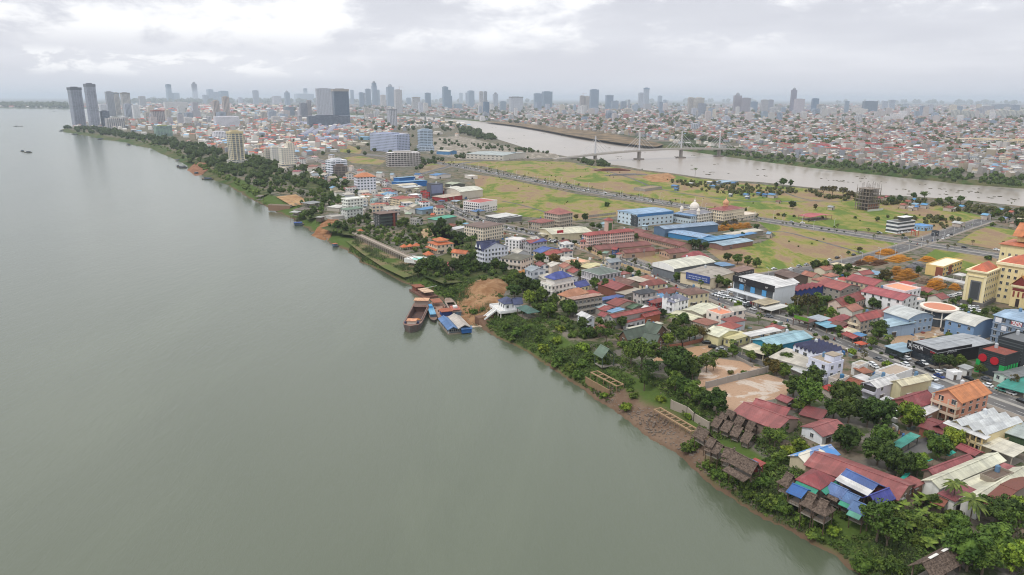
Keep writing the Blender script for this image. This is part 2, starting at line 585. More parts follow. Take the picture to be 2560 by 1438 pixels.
GZ=np.where(in_poly(MEADOW,GX,GY),np.minimum(GZ,-3.35),GZ)
rng=np.random.default_rng(5)
NZ=rng.normal(0,1,(len(ys)//4+3,len(xs)//4+3))
yi,xi=np.arange(len(ys))/4,np.arange(len(xs))/4
y0,x0=yi.astype(int),xi.astype(int)
fy,fx=(yi-y0)[:,None],(xi-x0)[None,:]
BN=NZ[y0][:,x0]*(1-fy)*(1-fx)+NZ[y0+1][:,x0]*fy*(1-fx)+NZ[y0][:,x0+1]*(1-fy)*fx+NZ[y0+1][:,x0+1]*fy*fx
GZ=GZ+BN*0.45*((D>2)&(D<SLOPE_W-1))
keep=(D>-6)
kf=keep[:-1,:-1]&keep[1:,:-1]&keep[:-1,1:]&keep[1:,1:]
kf&=(D[:-1,:-1]<70)
I=np.arange(GX.size).reshape(GX.shape)
Q=np.stack([I[:-1,:-1][kf],I[:-1,1:][kf],I[1:,1:][kf],I[1:,:-1][kf]],1)
used=np.unique(Q)
remap=np.full(GX.size,-1)
remap[used]=np.arange(len(used))
V=np.stack([GX.ravel(),GY.ravel(),GZ.ravel()],1)[used]
me=bpy.data.meshes.new('river_bank')
me.from_pydata(V.tolist(),[],remap[Q].tolist())
me.polygons.foreach_set('use_smooth',[True]*len(me.polygons))
me.materials.append(M_BANK)
structure('river_bank',me,mat=None)
def offset_line(pts,w):
 out=[]
 for i,p in enumerate(pts):
  a=pts[max(i-1,0)]
  b=pts[min(i+1,len(pts)-1)]
  dx,dy=b[0]-a[0],b[1]-a[1]
  L=math.hypot(dx,dy)or 1
  out.append((p[0]+dy/L*w,p[1]-dx/L*w))
 return out
def flat(name,poly,z,m,color=None,kind='structure'):
 tri=tessellate_polygon([[Vector((p[0],p[1],0))for p in poly]])
 mb=MB()
 mb.v=[(p[0],p[1],z)for p in poly]
 for t in tri:
  a,b,c=(poly[k]for k in t)
  up=(b[0]-a[0])*(c[1]-a[1])-(b[1]-a[1])*(c[0]-a[0])
  mb.f.append(tuple(t)if up>0 else tuple(reversed(t)))
  mb.m.append(0)
 o=mb.build(name,m,None,color)
 o['kind']=kind
 return o
def skirt(mb,top,bottom,zt,zb):
 for i in range(len(top)-1):
  a,b,c,d=bottom[i],bottom[i+1],top[i+1],top[i]
  mb.face([(*a,zb),(*b,zb),(*c,zt),(*d,zt)])
TON_NEAR_PX=[(3400,640),(3000,580),(2700,536),(2560,516),(2430,502),(2300,492),(2200,487),(2080,474),(1990,465),(1900,455),(1840,452),(1780,447),(1740,442),(1680,433),(1610,425),(1560,415),(1515,410),(1488,398),(1440,394),(1385,386),(1330,375),(1285,361),(1240,347),(1215,334),(1185,320),(1160,309),(1120,303),(1060,299.5),(960,296),(860,292),(700,290),(500,291),(350,296),(250,310),(165,319)]
TON_FAR_PX=[(-3000,270),(-900,270),(-100,270.5),(170,271),(250,272.5),(380,278),(560,283),(860,286.5),(960,289),(1060,292),(1120,297),(1180,302.5),(1230,306),(1290,314),(1350,324),(1440,341),(1540,357),(1640,368),(1700,376),(1760,384),(1850,397),(1920,406.5),(2010,418),(2100,428),(2240,443),(2330,452),(2400,461),(2480,466),(2560,472),(2800,496),(3200,540),(3700,610)]
TN_TOP=[un(x,y,0)for x,y in TON_NEAR_PX]
TON_FAR=[un(x,y,WZ)for x,y in TON_FAR_PX]
TON_NEAR=offset_line(TN_TOP,13)
TF_TOP=offset_line(TON_FAR,-16)
EDGE_TOP=offset_line(EDGE,SLOPE_W+1)
peninsula=EDGE_TOP[2:]+list(reversed(TN_TOP))+[(2200,300),(1200,60)]
flat('ground',peninsula,-0.06,M_TOWN)
mb=MB()
skirt(mb,TN_TOP,TON_NEAR,-0.06,WZ-0.4)
far_edge=[i for i,p in enumerate(EDGE)if p[1]>1090]
i0=far_edge[0]-1
skirt(mb,EDGE_TOP[i0:],EDGE[i0:],-0.06,WZ-0.4)
skirt(mb,TF_TOP,TON_FAR,-0.06,WZ-0.4)
M_VERGE=mat('grassy_bank',lambda t,b:t.mix(t.ramp(t.noise(gpos(t),0.03,6,0.62),0.42,0.6),(0.05,0.085,0.024),(0.11,0.105,0.05)),0.95,0.1)
structure('far_banks',mb,M_VERGE)
far_land=TF_TOP+[(9000,2500),(60000,8000),(60000,80000),(-60000,80000),(-60000,9000)]
M_CITYG=mat('city_ground',lambda t,b:t.mix(t.ramp(t.noise(gpos(t),0.006,8,0.7),0.40,0.56),(0.17,0.145,0.125),(0.05,0.068,0.032)),0.95,0.1)
flat('city_plain',far_land,-0.08,M_CITYG)
spit=[un(x,y,-0.05)for x,y in[(1210,303),(1280,305),(1380,314),(1480,327),(1560,339),(1610,350),(1660,361),(1640,368),(1540,356.5),(1440,341),(1350,324),(1290,314),(1230,307)]]
flat('sand_spit',spit,0.05,mat('spit_soil',lambda t,b:t.mix(t.ramp(t.noise(gpos(t),0.02,5),0.4,0.6),(0.10,0.078,0.052),(0.23,0.165,0.10)),0.95,0.1))
S=60000
wat=MB()
wat.face([(-S,-S,WZ),(S,-S,WZ),(S,S*1.4,WZ),(-S,S*1.4,WZ)])
structure('river',wat,M_RIVER)
brown=[un(x,y,WZ)for x,y in[(2600,620),(2300,505),(1990,475),(1740,452),(1500,415),(1400,396),(1280,370),(1150,315),(1050,303)]]+[un(x,y,WZ)for x,y in[(1050,291),(1150,299),(1290,310),(1440,335),(1640,362),(1850,391),(2100,422),(2400,455),(2560,466),(2800,490)]]+[(2200,900)]
flat('brown_river',brown,WZ+0.05,M_RIVER2)
# ground cover sheets
def sheet(name,pts,z,m,color=None,s=0):
 return flat(name,[un(*pg(s,x,y),z)for x,y in pts],z,m,color)
sheet('field',[(1183,436),(1240,443),(1300,455),(1450,487),(1600,508),(1720,524),(1712,533),(1640,524),(1545,541),(1480,546),(1440,552),(1350,545),(1290,540),(1232,530),(1205,505),(1190,470)],0.02,M_FIELD)
sheet('field',[(1060,416),(1130,407),(1210,416),(1300,437),(1480,470),(1660,500),(1900,542),(2100,572),(2250,588),(2310,594),(2400,566),(2470,545),(2380,520),(2250,498),(2190,491),(2080,478),(1990,469),(1840,456),(1740,446),(1680,437),(1600,428),(1550,420),(1480,415),(1420,405),(1330,402),(1240,404),(1150,402),(1090,405)],0.02,M_FIELD)
sheet('field',[(1893,553),(2060,576),(2262,607),(2200,629),(2150,645),(2060,658),(1990,668),(1930,682),(1880,684),(1800,650),(1762,622),(1900,608),(1940,590)],0.02,M_FIELD)
sheet('field',[(2295,650),(2345,619),(2490,644),(2505,690),(2440,690),(2360,668)],0.02,M_FIELD)
sheet('field',[(2392,606),(2440,577),(2470,566),(2640,590),(2660,650),(2500,626)],0.02,M_FIELD)
sheet('field',[(1550,640),(1600,630),(1690,640),(1640,665),(1560,660)],0.02,M_FIELD)
sheet('field',[(860,394),(900,390),(965,402),(950,412),(880,408)],0.02,M_FIELD)
sheet('field',[(810,360),(860,358),(905,375),(900,385),(850,380)],0.02,M_FIELD)
sheet('bare_lot',[(1620,905),(1660,884),(1740,866),(1795,862),(1770,880),(1720,900),(1700,906),(1650,902)],0.03,M_LOT,hexc('a38468'))
sheet('bare_lot',[(1740,960),(1752,925),(1790,895),(1850,903),(1918,925),(1905,932),(1765,968),(1760,984)],0.03,M_LOT,hexc('a98b73'))
sheet('bare_lot',[(1757,970),(1918,935),(1980,955),(1965,992),(1900,1005),(1830,1035),(1800,1012)],0.035,M_LOT,hexc('a98d76'))
sheet('bus_yard',[(2225,856),(2262,826),(2330,816),(2376,820),(2372,834),(2290,852),(2240,870)],0.03,M_LOT,hexc('a58b72'))
sheet('courtyard',[(2232,1115),(2330,1090),(2330,1132),(2270,1146),(2232,1140)],0.03,M_ASPH)
sheet('sand_ground',[(690,492),(740,486),(765,500),(755,512),(730,515)],0.04,M_SAND,hexc('b0926e'))
sheet('river_meadow',[(864,602),(895,596),(1052,672),(1040,688),(1010,694),(960,670),(905,634)],-3.22,mat('meadow',lambda t,b:t.mix(t.ramp(t.noise(gpos(t),0.06,5),0.4,0.62),(0.11,0.135,0.045),(0.18,0.145,0.08)),0.95,0.1))
sheet('river_terrace',[(893,606),(902,599),(1052,670),(1040,677)],-3.12,mat('terrace_soil',lambda t,b:t.mix(t.ramp(t.noise(gpos(t),0.12,5),0.4,0.6),(0.12,0.13,0.05),(0.26,0.19,0.12)),0.95,0.1))
sheet('sand_yard',[(1040,450),(1070,430),(1150,415),(1100,400),(1060,405)],0.01,M_SAND,hexc('8c806c'))
sheet('sand_yard',[(1075,345),(1150,340),(1290,372),(1390,385),(1400,394),(1280,398),(1160,400),(1060,380)],0.01,M_LOT,hexc('7d776c'))
sheet('garden_sand',[(1050,575),(1075,570),(1085,590),(1060,595)],0.03,M_SAND,hexc('b09a7c'))
# roads
M_PAVE=mat('pavement',lambda t,b:t.mix(t.noise(gpos(t),0.3,5),(0.30,0.26,0.22),(0.20,0.175,0.15)),0.9,0.1)
M_MARK=mat('road_paint',lambda t,b:(0.6,0.6,0.58),0.8)
M_KERB=mat('kerb_stone',lambda t,b:t.mix(t.noise(gpos(t),0.5,4),(0.36,0.34,0.31),(0.26,0.25,0.23)),0.9,0.1)
def smooth(pts,n=4):
 P=[Vector((*p,0))for p in pts]
 out=[]
 for i in range(len(P)-1):
  a,b,c,d=P[max(i-1,0)],P[i],P[i+1],P[min(i+2,len(P)-1)]
  for k in range(n):
   t=k/n
   out.append(tuple((0.5*((2*b)+(c-a)*t+(2*a-5*b+4*c-d)*t*t+(3*b-a-3*c+d)*t**3))[:2]))
 out.append(tuple(P[-1][:2]))
 return out
def ribbon(line,o0,o1,z,mb,z0=None):
 a,b=offset_line(line,o0),offset_line(line,o1)
 for i in range(len(line)-1):
  q=[(*a[i],z),(*b[i],z),(*b[i+1],z),(*a[i+1],z)]
  mb.face(q)
  if z0 is not None:
   mb.face([(*b[i],z0),(*b[i+1],z0),(*b[i+1],z),(*b[i],z)])
   mb.face([(*a[i],z0),(*a[i+1],z0),(*a[i+1],z),(*a[i],z)])
def road(px,width,walk=3.0,median=0.0,dashes=True,name='road',zz=0.0):
 line=smooth([un(x,y)for x,y in px])
 h=width/2
 mb=MB()
 ribbon(line,-h,h,0.05+zz,mb)
 structure(name,mb,M_ASPH)
 if walk:
  for s in(-1,1):
   k=MB()
   a,b=sorted((s*h,s*(h+walk)))
   ribbon(line,a,b,0.17+zz,k,-0.05)
   structure('pavement',k,M_PAVE)
 if median:
  k=MB()
  ribbon(line,-median/2,median/2,0.19+zz,k,0.0)
  structure('road_median',k,M_KERB)
 if dashes:
  mk=MB()
  seg=resample(line,4.0)
  offs=(-h/2-median/4,h/2+median/4)if median else(0,)
  for o in offs:
   L=offset_line(seg,o)
   for i in range(0,len(L)-1,2):
    if L[i][1]<1300:
     p,q=Vector((*L[i],0)),Vector((*L[i+1],0))
     d=(q-p).normalized()
     n=Vector((-d.y,d.x,0))*0.12
     mk.face([tuple(p+n+Vector((0,0,0.06+zz))),tuple(p-n+Vector((0,0,0.06+zz))),tuple(q-n+Vector((0,0,0.06+zz))),tuple(q+n+Vector((0,0,0.06+zz)))])
  for o in(-h+0.5,h-0.5):
   L=offset_line(seg,o)
   ribbon([p for p in L if p[1]<1300],-0.08,0.08,0.062+zz,mk)
  structure('road_markings',mk,M_MARK)
 return line
MAIN=road([(3150,1235),(2800,1110),(2560,1022),(2346,945),(2170,873),(1995,803),(1866,768),(1706,704),(1505,630),(1393,597),(1191,549),(1066,490),(985,464),(952,452),(900,432),(820,408),(740,385)],17.0,4.0,2.4)
FARR=road([(900,385),(1060,402),(1190,425),(1280,442),(1480,480),(1680,511),(1900,549),(2120,583),(2295,609),(2496,640),(2760,684)],21.0,3.0,3.2,zz=0.03)
CROSS=road([(1880,700),(1960,684),(2060,668),(2140,652),(2210,634),(2275,614),(2335,594),(2400,571),(2466,550)],15.0,2.5,0.0,zz=0.015)
LANE=road([(1700,838),(1760,850),(1800,865),(1852,887),(1920,915),(1990,940),(2040,962)],5.0,0.0,0.0,False,'lane')
road([(1000,452),(1090,425),(1180,405),(1300,398),(1420,396)],11.0,1.5,0,False,zz=0.012)
road([(1895,585),(1960,580),(2080,612),(2180,640)],3.0,0,0,False,'farm_track',zz=0.02)
road([(1255,503),(1300,512),(1362,530)],3.0,0,0,False,'farm_track',zz=0.03)
road([(1940,470),(1990,492),(2060,505),(2130,500)],3.0,0,0,False,'farm_track',zz=0.04)
road([(1440,410),(1560,440),(1640,470),(1760,492),(1900,505),(2080,500)],4.0,0,0,False,'farm_track',zz=0.0)
# building builder
LAND=[]
TAKEN=[]
win_cache={}
M_FRAME=mat('window_frame',lambda t,b:(0.55,0.54,0.51),0.7)
M_DARKDOOR=mat('door_paint',lambda t,b:t.mix(ornd(t),(0.05,0.045,0.04),(0.16,0.13,0.11)),0.6)
def window_mesh(w,h,frame=True):
 k=(round(w,1),round(h,1),frame)
 if k not in win_cache:
  mb=MB()
  w,h,_=k
  mb.box(-w/2,w/2,-0.06,0.02,-h/2,h/2,0)
  if frame:
   mb.box(-w/2-0.14,w/2+0.14,-0.16,0.0,-h/2-0.20,-h/2-0.03,1)
   mb.box(-w/2-0.14,w/2+0.14,-0.20,0.0,h/2+0.03,h/2+0.16,1)
   mb.box(-0.04,0.04,-0.10,0.0,-h/2,h/2,1)
  win_cache[k]=mb.mesh('window',[M_GLASS,M_FRAME])
 return win_cache[k]
def door_mesh(w,h):
 k=('d',round(w,1),round(h,1))
 if k not in win_cache:
  mb=MB()
  mb.box(-w/2,w/2,-0.08,0.02,0,h)
  mb.box(-w/2-0.15,w/2+0.15,-0.5,0.0,h+0.05,h+0.2,1)
  win_cache[k]=mb.mesh('door',[M_DARKDOOR,M_FRAME])
 return win_cache[k]
def add_windows(t,L,W,h,st,gap=3.4,faces='xy',w=1.3,hh=1.5,cap=60,z0=0.0,frame=True,skip0=False,name='window'):
 n=0
 fl=h/st
 me=window_mesh(w,min(hh,fl*0.6),frame)
 for f in faces:
  ln=L if f in 'xX' else W
  k=max(1,int((ln-1.0)/gap))
  for s in range(1 if skip0 else 0,st):
   for i in range(k):
    if n>=cap:
     return
    u=-ln/2+ln*(i+0.5)/k
    z=z0+fl*(s+0.54)
    if f=='x':
     put(name,me,t,loc=(u,-W/2,z))
    elif f=='y':
     put(name,me,t,loc=(L/2,u,z),rotz=math.pi/2)
    elif f=='X':
     put(name,me,t,loc=(u,W/2,z),rotz=math.pi)
    else:
     put(name,me,t,loc=(-L/2,u,z),rotz=-math.pi/2)
    n+=1
def roof_mesh(kind,L,W,h,rise,o=0.6,n=3,th=0.22):
 """roof over a box of L x W whose walls end at h; returns (roof MB, wall-gable faces)"""
 mb,g=MB(),[]
 a,b=L/2,W/2
 if kind=='gX':
  for s in(-1,1):
   q=[(-a-o,s*(b+o),h-o*rise/b),(a+o,s*(b+o),h-o*rise/b),(a+o,0,h+rise),(-a-o,0,h+rise)]
   mb.slab(q if s<0 else q[::-1],th)
  mb.box(-a-o-0.05,a+o+0.05,-0.25,0.25,h+rise-0.05,h+rise+0.10)
  for s in(-1,1):
   g.append([(s*a,-b,h),(s*a,b,h),(s*a,0,h+rise-th)])
 elif kind=='gY':
  for s in(-1,1):
   q=[(s*(a+o),-b-o,h-o*rise/a),(s*(a+o),b+o,h-o*rise/a),(0,b+o,h+rise),(0,-b-o,h+rise)]
   mb.slab(q if s>0 else q[::-1],th)
  mb.box(-0.25,0.25,-b-o-0.05,b+o+0.05,h+rise-0.05,h+rise+0.10)
  for s in(-1,1):
   g.append([(-a,s*b,h),(a,s*b,h),(0,s*b,h+rise-th)])
 elif kind=='hip':
  m=min(a,b)
  ra,rb=a-m+0.01,b-m+0.01
  e=h-0.15
  A,B=a+o,b+o
  P=[(-A,-B,e),(A,-B,e),(A,B,e),(-A,B,e)]
  if L>=W:
   r0,r1=(-ra,0,h+rise),(ra,0,h+rise)
   fs=[[P[0],P[1],r1,r0],[P[1],P[2],r1],[P[2],P[3],r0,r1],[P[3],P[0],r0]]
  else:
   r0,r1=(0,-rb,h+rise),(0,rb,h+rise)
   fs=[[P[0],P[1],r0],[P[1],P[2],r1,r0],[P[2],P[3],r1],[P[3],P[0],r0,r1]]
  for f in fs:
   mb.slab(f,th)
 elif kind in('shX','shY'):
  if kind=='shX':
   mb.slab([(-a-o,-b-o,h),(a+o,-b-o,h),(a+o,b+o,h+rise),(-a-o,b+o,h+rise)],th)
  else:
   mb.slab([(-a-o,-b-o,h),(a+o,-b-o,h+rise),(a+o,b+o,h+rise),(-a-o,b+o,h)],th)
 elif kind in('aX','aY'):
  k=10
  for i in range(k):
   t0,t1=-1+2*i/k,-1+2*(i+1)/k
   z0,z1=h+rise*(1-t0*t0),h+rise*(1-t1*t1)
   if kind=='aX':
    B=b+o
    mb.slab([(-a-o,t0*B,z0),(a+o,t0*B,z0),(a+o,t1*B,z1),(-a-o,t1*B,z1)],th)
    for s in(-1,1):
     g.append([(s*a,t0*b,h-0.1),(s*a,t1*b,h-0.1),(s*a,t1*b,z1-th),(s*a,t0*b,z0-th)])
   else:
    A=a+o
    mb.slab([(t0*A,-b-o,z0),(t1*A,-b-o,z1),(t1*A,b+o,z1),(t0*A,b+o,z0)],th)
    for s in(-1,1):
     g.append([(t0*a,s*b,h-0.1),(t1*a,s*b,h-0.1),(t1*a,s*b,z1-th),(t0*a,s*b,z0-th)])
 elif kind in('sX','sY'):
  for i in range(n):
   if kind=='sY':
    x0,x1=-a+L*i/n,-a+L*(i+1)/n
    xm=(x0+x1)/2
    mb.slab([(x0,-b-o,h),(xm,-b-o,h+rise),(xm,b+o,h+rise),(x0,b+o,h)],th)
    mb.slab([(xm,-b-o,h+rise),(x1,-b-o,h),(x1,b+o,h),(xm,b+o,h+rise)],th)
    for s in(-1,1):
     g.append([(x0,s*b,h),(x1,s*b,h),(xm,s*b,h+rise-th)])
   else:
    y0_,y1_=-b+W*i/n,-b+W*(i+1)/n
    ym=(y0_+y1_)/2
    mb.slab([(-a-o,y0_,h),(a+o,y0_,h),(a+o,ym,h+rise),(-a-o,ym,h+rise)],th)
    mb.slab([(-a-o,ym,h+rise),(a+o,ym,h+rise),(a+o,y1_,h),(-a-o,y1_,h)],th)
    for s in(-1,1):
     g.append([(s*a,y0_,h),(s*a,y1_,h),(s*a,ym,h+rise-th)])
 elif kind=='flat':
  mb.box(-a+0.05,a-0.05,-b+0.05,b-0.05,h-0.2,h+0.02)
 return mb,g
def rect_fit(A,B,C):
 A,B,C=Vector(A),Vector(B),Vector(C)
 e1,e2=B-A,C-B
 L,W=e1.length,e2.length
 t1,t2=math.atan2(e1.y,e1.x),math.atan2(e2.y,e2.x)
 d=(t2-t1+math.pi)%(2*math.pi)-math.pi
 k=L/(L+W)
 th=t1+(d-math.pi/2)*(1-k)
 ux,uy=Vector((math.cos(th),math.sin(th))),Vector((-math.sin(th),math.cos(th)))
 c=B-ux*L/2+uy*W/2
 return c,L,W,th,math.degrees(d)
def fit_px(s,pts,h):
 q=[unp(s,pts[i],pts[i+1],h)for i in(0,2,4)]
 f=rect_fit(*q)
 if(62<f[4]<128 or 45<f[4]<138 and q[1][1]<420)and q[1][1]<1300:
  return f
 X,Y=q[1]
 k=(Y*math.cos(PITCH)+(CAM_H-h)*math.sin(PITCH))/CAM_F/(1 if s==0 else 3.994)
 r=rad(32)
 L=max(3.0,(pts[2]-pts[0])*k/math.cos(r))
 W=min(max(3.0,(pts[4]-pts[2])*k/math.sin(r)),1.1*L+4)
 th=-math.atan2(X,Y)-r
 if W>L*1.05:
  W=L
 c=Vector((X,Y))-Vector((math.cos(th),math.sin(th)))*L/2+Vector((-math.sin(th),math.cos(th)))*W/2
 return c,L,W,th,f[4]
WARN=[]
def b(name,cat,s,pts,h,roof,rise,rc,wc,label,lm=None,st=None,win=3.4,o=0.6,n=3,rm=None,wm=None,faces='xy',group=None,open_=False,base=0.0,legs=False,shrink=1.0,door=True,frame=True,cap=44,ww=1.3,wh=1.5,skip0=False,tank=False,rail=False,slope=False):
 c,L,W,th,dv=fit_px(s,pts,h+base)
 L,W=L*shrink,W*shrink
 if dv<40 or dv>140:
  WARN.append((label[:40],round(dv),round(L),round(W)))
 t=thing(name,label,cat,(c.x,c.y,base),th,group)
 if lm:
  LAND.append((c.x,c.y,lm))
 TAKEN.append((c.x,c.y,L,W,th))
 rmb,g=roof_mesh(roof,L,W,h,rise,o,n)
 a,bb=L/2,W/2
 st=st or max(1,round(h/3.6))
 if open_:
  fl=MB()
  fl.box(-a,a,-bb,bb,-0.3,0.06)
  fl.build('floor_slab',M_WALL,t,hexc('8a837a'))
  nx,ny=max(2,int(L/6)+1),max(2,int(W/6)+1)
  for i in range(nx):
   for j in range(ny):
    if i in(0,nx-1)or j in(0,ny-1):
     p=MB()
     x,y=-a+L*i/(nx-1),-bb+W*j/(ny-1)
     p.box(x-0.15,x+0.15,y-0.15,y+0.15,0,h)
     p.build('post',M_WALL,t,hexc(wc))
 else:
  w=MB()
  w.box(-a,a,-bb,bb,-1.0 if base==0 else-0.3,h-(0.02 if roof!='flat' else-0.7 if False else 0.02),bottom=False)
  for f in g:
   w.face(f)
  w.build('wall',wm or M_WALL,t,hexc(wc))
  if roof=='flat':
   p=MB()
   for q in((-a-0.1,a+0.1,-bb-0.1,-bb+0.12),(-a-0.1,a+0.1,bb-0.12,bb+0.1),(-a-0.1,-a+0.12,-bb+0.12,bb-0.12),(a-0.12,a+0.1,-bb+0.12,bb-0.12)):
    p.box(*q,h-0.15,h+0.75)
   p.build('parapet',M_WALL,t,hexc(wc))
  if win:
   add_windows(t,L,W,h,st,win,faces,ww,wh,cap,frame=frame,skip0=skip0)
  if door and base==0:
   put('door',door_mesh(2.6 if W>8 else 1.4,2.5),t,loc=(L/2+0.03,-W*0.23,0),rotz=math.pi/2)
 if legs:
  nx,ny=max(2,int(L/4)+1),max(2,int(W/4)+1)
  for i in range(nx):
   for j in range(ny):
    p=MB()
    x,y=(-a+L*i/(nx-1))*0.95,(-bb+W*j/(ny-1))*0.95
    p.bar((x,y,-7.5),(x,y,-0.28),0.14,5)
    p.build('stilt',M_PLAIN,t,hexc('5b4a3d'))
 if rail:
  p=MB()
  for(x0,y0_,x1,y1_)in((-a,-bb,a,-bb),(a,-bb,a,bb),(a,bb,-a,bb),(-a,bb,-a,-bb)):
   for zz in(0.55,1.0):
    p.bar((x0,y0_,zz),(x1,y1_,zz),0.07)
   k=max(2,int(math.dist((x0,y0_),(x1,y1_))/1.2))
   for i in range(k):
    u=i/k
    p.bar((x0+(x1-x0)*u,y0_+(y1_-y0_)*u,0),(x0+(x1-x0)*u,y0_+(y1_-y0_)*u,1.0),0.05)
  p.build('railing',M_PLAIN,t,hexc('6b5a4c'))
 ro=rmb.build('roof',rm or(M_WALL if roof=='flat' else M_ROOF),t,hexc(rc))
 ro.color[3]=1.0 if roof.endswith('Y')or roof=='hip' and W>L else 0.0
 if not open_ and not tank and h>5.4 and st>1 and R.random()<0.55:
  p=MB()
  zt=h+(0.0 if roof=='flat' else rise*0.25)
  p.lathe([(0.75,zt),(0.75,zt+2.0),(0.3,zt+2.4)],9,(-a*0.55,bb*0.45))
  p.build('water_tank',M_PLAIN,t,hexc(R.choice(['c8ccd0','b0b4b8','5f7f9c'])))
 if tank:
  p=MB()
  p.lathe([(0.9,h),(0.9,h+1.6),(0.5,h+1.9)],10,(a*0.4,bb*0.2))
  p.build('water_tank',M_PLAIN,t,hexc('3f6e93'))
 return t,L,W
def box_part(t,name,x0,x1,y0,y1,z0,z1,col,m=None):
 mb=MB()
 mb.box(x0,x1,y0,y1,z0,z1)
 return mb.build(name,m or M_WALL,t,hexc(col)if isinstance(col,str)else col)
def text_part(t,body,size,loc,rot,col,name='lettering'):
 cu=bpy.data.curves.new(name,'FONT')
 cu.body=body
 cu.size=size
 cu.align_x='CENTER'
 cu.align_y='CENTER'
 cu.extrude=0.04
 tmp=bpy.data.objects.new('tmp',cu)
 COL.objects.link(tmp)
 dg=bpy.context.evaluated_depsgraph_get()
 me=bpy.data.meshes.new_from_object(tmp.evaluated_get(dg))
 bpy.data.objects.remove(tmp)
 me.materials.clear()
 me.materials.append(M_PLAIN)
 o=put(name,me,t,hexc(col),loc)
 o.rotation_euler=rot
 return o
def storey_bands(t,L,W,h,st,col,proj=0.25,th=0.35,name='cornice'):
 for i in range(1,st+1):
  z=h*i/st
  mb=MB()
  a,c=L/2+proj,W/2+proj
  for q in((-a,a,-c,-W/2),(-a,a,W/2,c),(-a,-L/2,-W/2,W/2),(L/2,a,-W/2,W/2)):
   mb.box(*q,z-th,z-0.03)
  mb.build(name,M_WALL,t,hexc(col))
def balcony(t,face,L,W,z,depth,col,span=0.9,rail=1.0,off=0.0):
 ln=(L if face=='x' else W)*span
 mb=MB()
 if face=='x':
  y0_,y1_=-W/2-depth,-W/2-0.01
  mb.box(off-ln/2,off+ln/2,y0_,y1_,z-0.2,z)
  mb.box(off-ln/2,off+ln/2,y0_,y0_+0.12,z,z+rail)
  for e in(-1,1):
   x=off+e*ln/2
   mb.box(min(x,x-e*0.12),max(x,x-e*0.12),y0_+0.12,y1_,z,z+rail)
 else:
  x0,x1=L/2+0.01,L/2+depth
  mb.box(x0,x1,off-ln/2,off+ln/2,z-0.2,z)
  mb.box(x1-0.12,x1,off-ln/2,off+ln/2,z,z+rail)
  for e in(-1,1):
   y=off+e*ln/2
   mb.box(x0,x1-0.12,min(y,y-e*0.12),max(y,y-e*0.12),z,z+rail)
 mb.build('balcony',M_WALL,t,hexc(col))
# towers of the skyline
def tower(s,xl,xr,yt,yb,col,style,label,name='tower_block',cat='tower',k=0.7,rot=18,top=None,pod=None,lm=None,group=None,parts=(),steps=None,roofc=None,zb=0.0):
 bx,by=pg(s,(xl+xr)/2,yb)
 X,Y=un(bx,by,zb)
 px0,_=pg(s,xl,yb)
 px1,_=pg(s,xr,yb)
 wm_=(px1-px0)/CAM_F*math.hypot(Y,CAM_H)/math.cos(math.atan2(X,Y))**0
 az=math.atan2(X,Y)
 wm_=(px1-px0)/CAM_F*(Y*math.cos(PITCH)+CAM_H*math.sin(PITCH))
 h=z_above(*pg(s,(xl+xr)/2,yt),Y)-zb
 r=rad(rot)
 w=wm_/(math.cos(r)+k*math.sin(abs(r)))
 d=w*k
 back=(w*math.sin(abs(r))+d*math.cos(r))/2
 X+=math.sin(az)*back
 Y+=math.cos(az)*back
 t=thing(name,label,cat,(X,Y,zb),-az+r,group)
 if lm:
  LAND.append((X,Y,lm))
 TAKEN.append((X,Y,w,d,-az+r))
 m=M_FAC[style]
 a,c=w/2,d/2
 mb=MB()
 if steps:
  z0=-1.0
  for i,(zf,lf,rf)in enumerate(steps):
   mb.box(-a+2*a*lf,-a+2*a*rf,-c*(1-0.05*i),c*(1-0.05*i),z0,h*zf)
   z0=h*zf+0.0
 else:
  mb.box(-a,a,-c,c,-1.0,h)
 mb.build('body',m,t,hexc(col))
 q=MB()
 u=steps[-1]if steps else(1,0,1)
 l_,r_=-a+2*a*u[1],-a+2*a*u[2]
 q.box(l_+(r_-l_)*0.2,l_+(r_-l_)*0.75,-c*0.5,c*0.5,h,h+max(2.5,h*0.02))
 q.build('plant_room',M_PLAIN,t,hexc(roofc or col,0.8))
 if top=='spire':
  q=MB()
  q.bar((0,0,h),(0,0,h*1.16),1.6,6,r2=0.3)
  q.build('spire',M_PLAIN,t,hexc('8d949c'))
 elif top=='cap':
  q=MB()
  q.box(-a*1.06,a*1.06,-c*1.06,c*1.06,h-h*0.06,h+0.5)
  q.build('crown',M_PLAIN,t,hexc(roofc or '8b8f96'))
 elif top=='crane':
  q=MB()
  q.bar((a*0.5,0,h),(a*0.5,0,h+22),0.9)
  q.bar((a*0.5-12,0,h+20),(a*0.5+34,0,h+20),0.7)
  q.build('crane',M_PLAIN,t,hexc('a58f88'))
 elif top=='hip':
  q,_g=roof_mesh('hip',w,d,h,min(w,d)*0.28,1.0)
  q.build('roof',M_ROOF,t,hexc(roofc or 'b0664a'))
 elif top=='dome':
  q=MB()
  q.lathe([(c*0.8,h),(c*0.8,h+c*0.4),(c*0.6,h+c*0.8),(c*0.3,h+c*1.05),(0.05,h+c*1.15)],14)
  q.build('crown',M_PLAIN,t,hexc(roofc or '8b8f96'))
 if pod:
  e,ph,pc=pod
  q=MB()
  q.box(-a*e,a*e,-c*1.25,c*1.15,-1.0,ph)
  q.build('podium',M_FAC['bands'],t,hexc(pc))
 return t,w,d,h
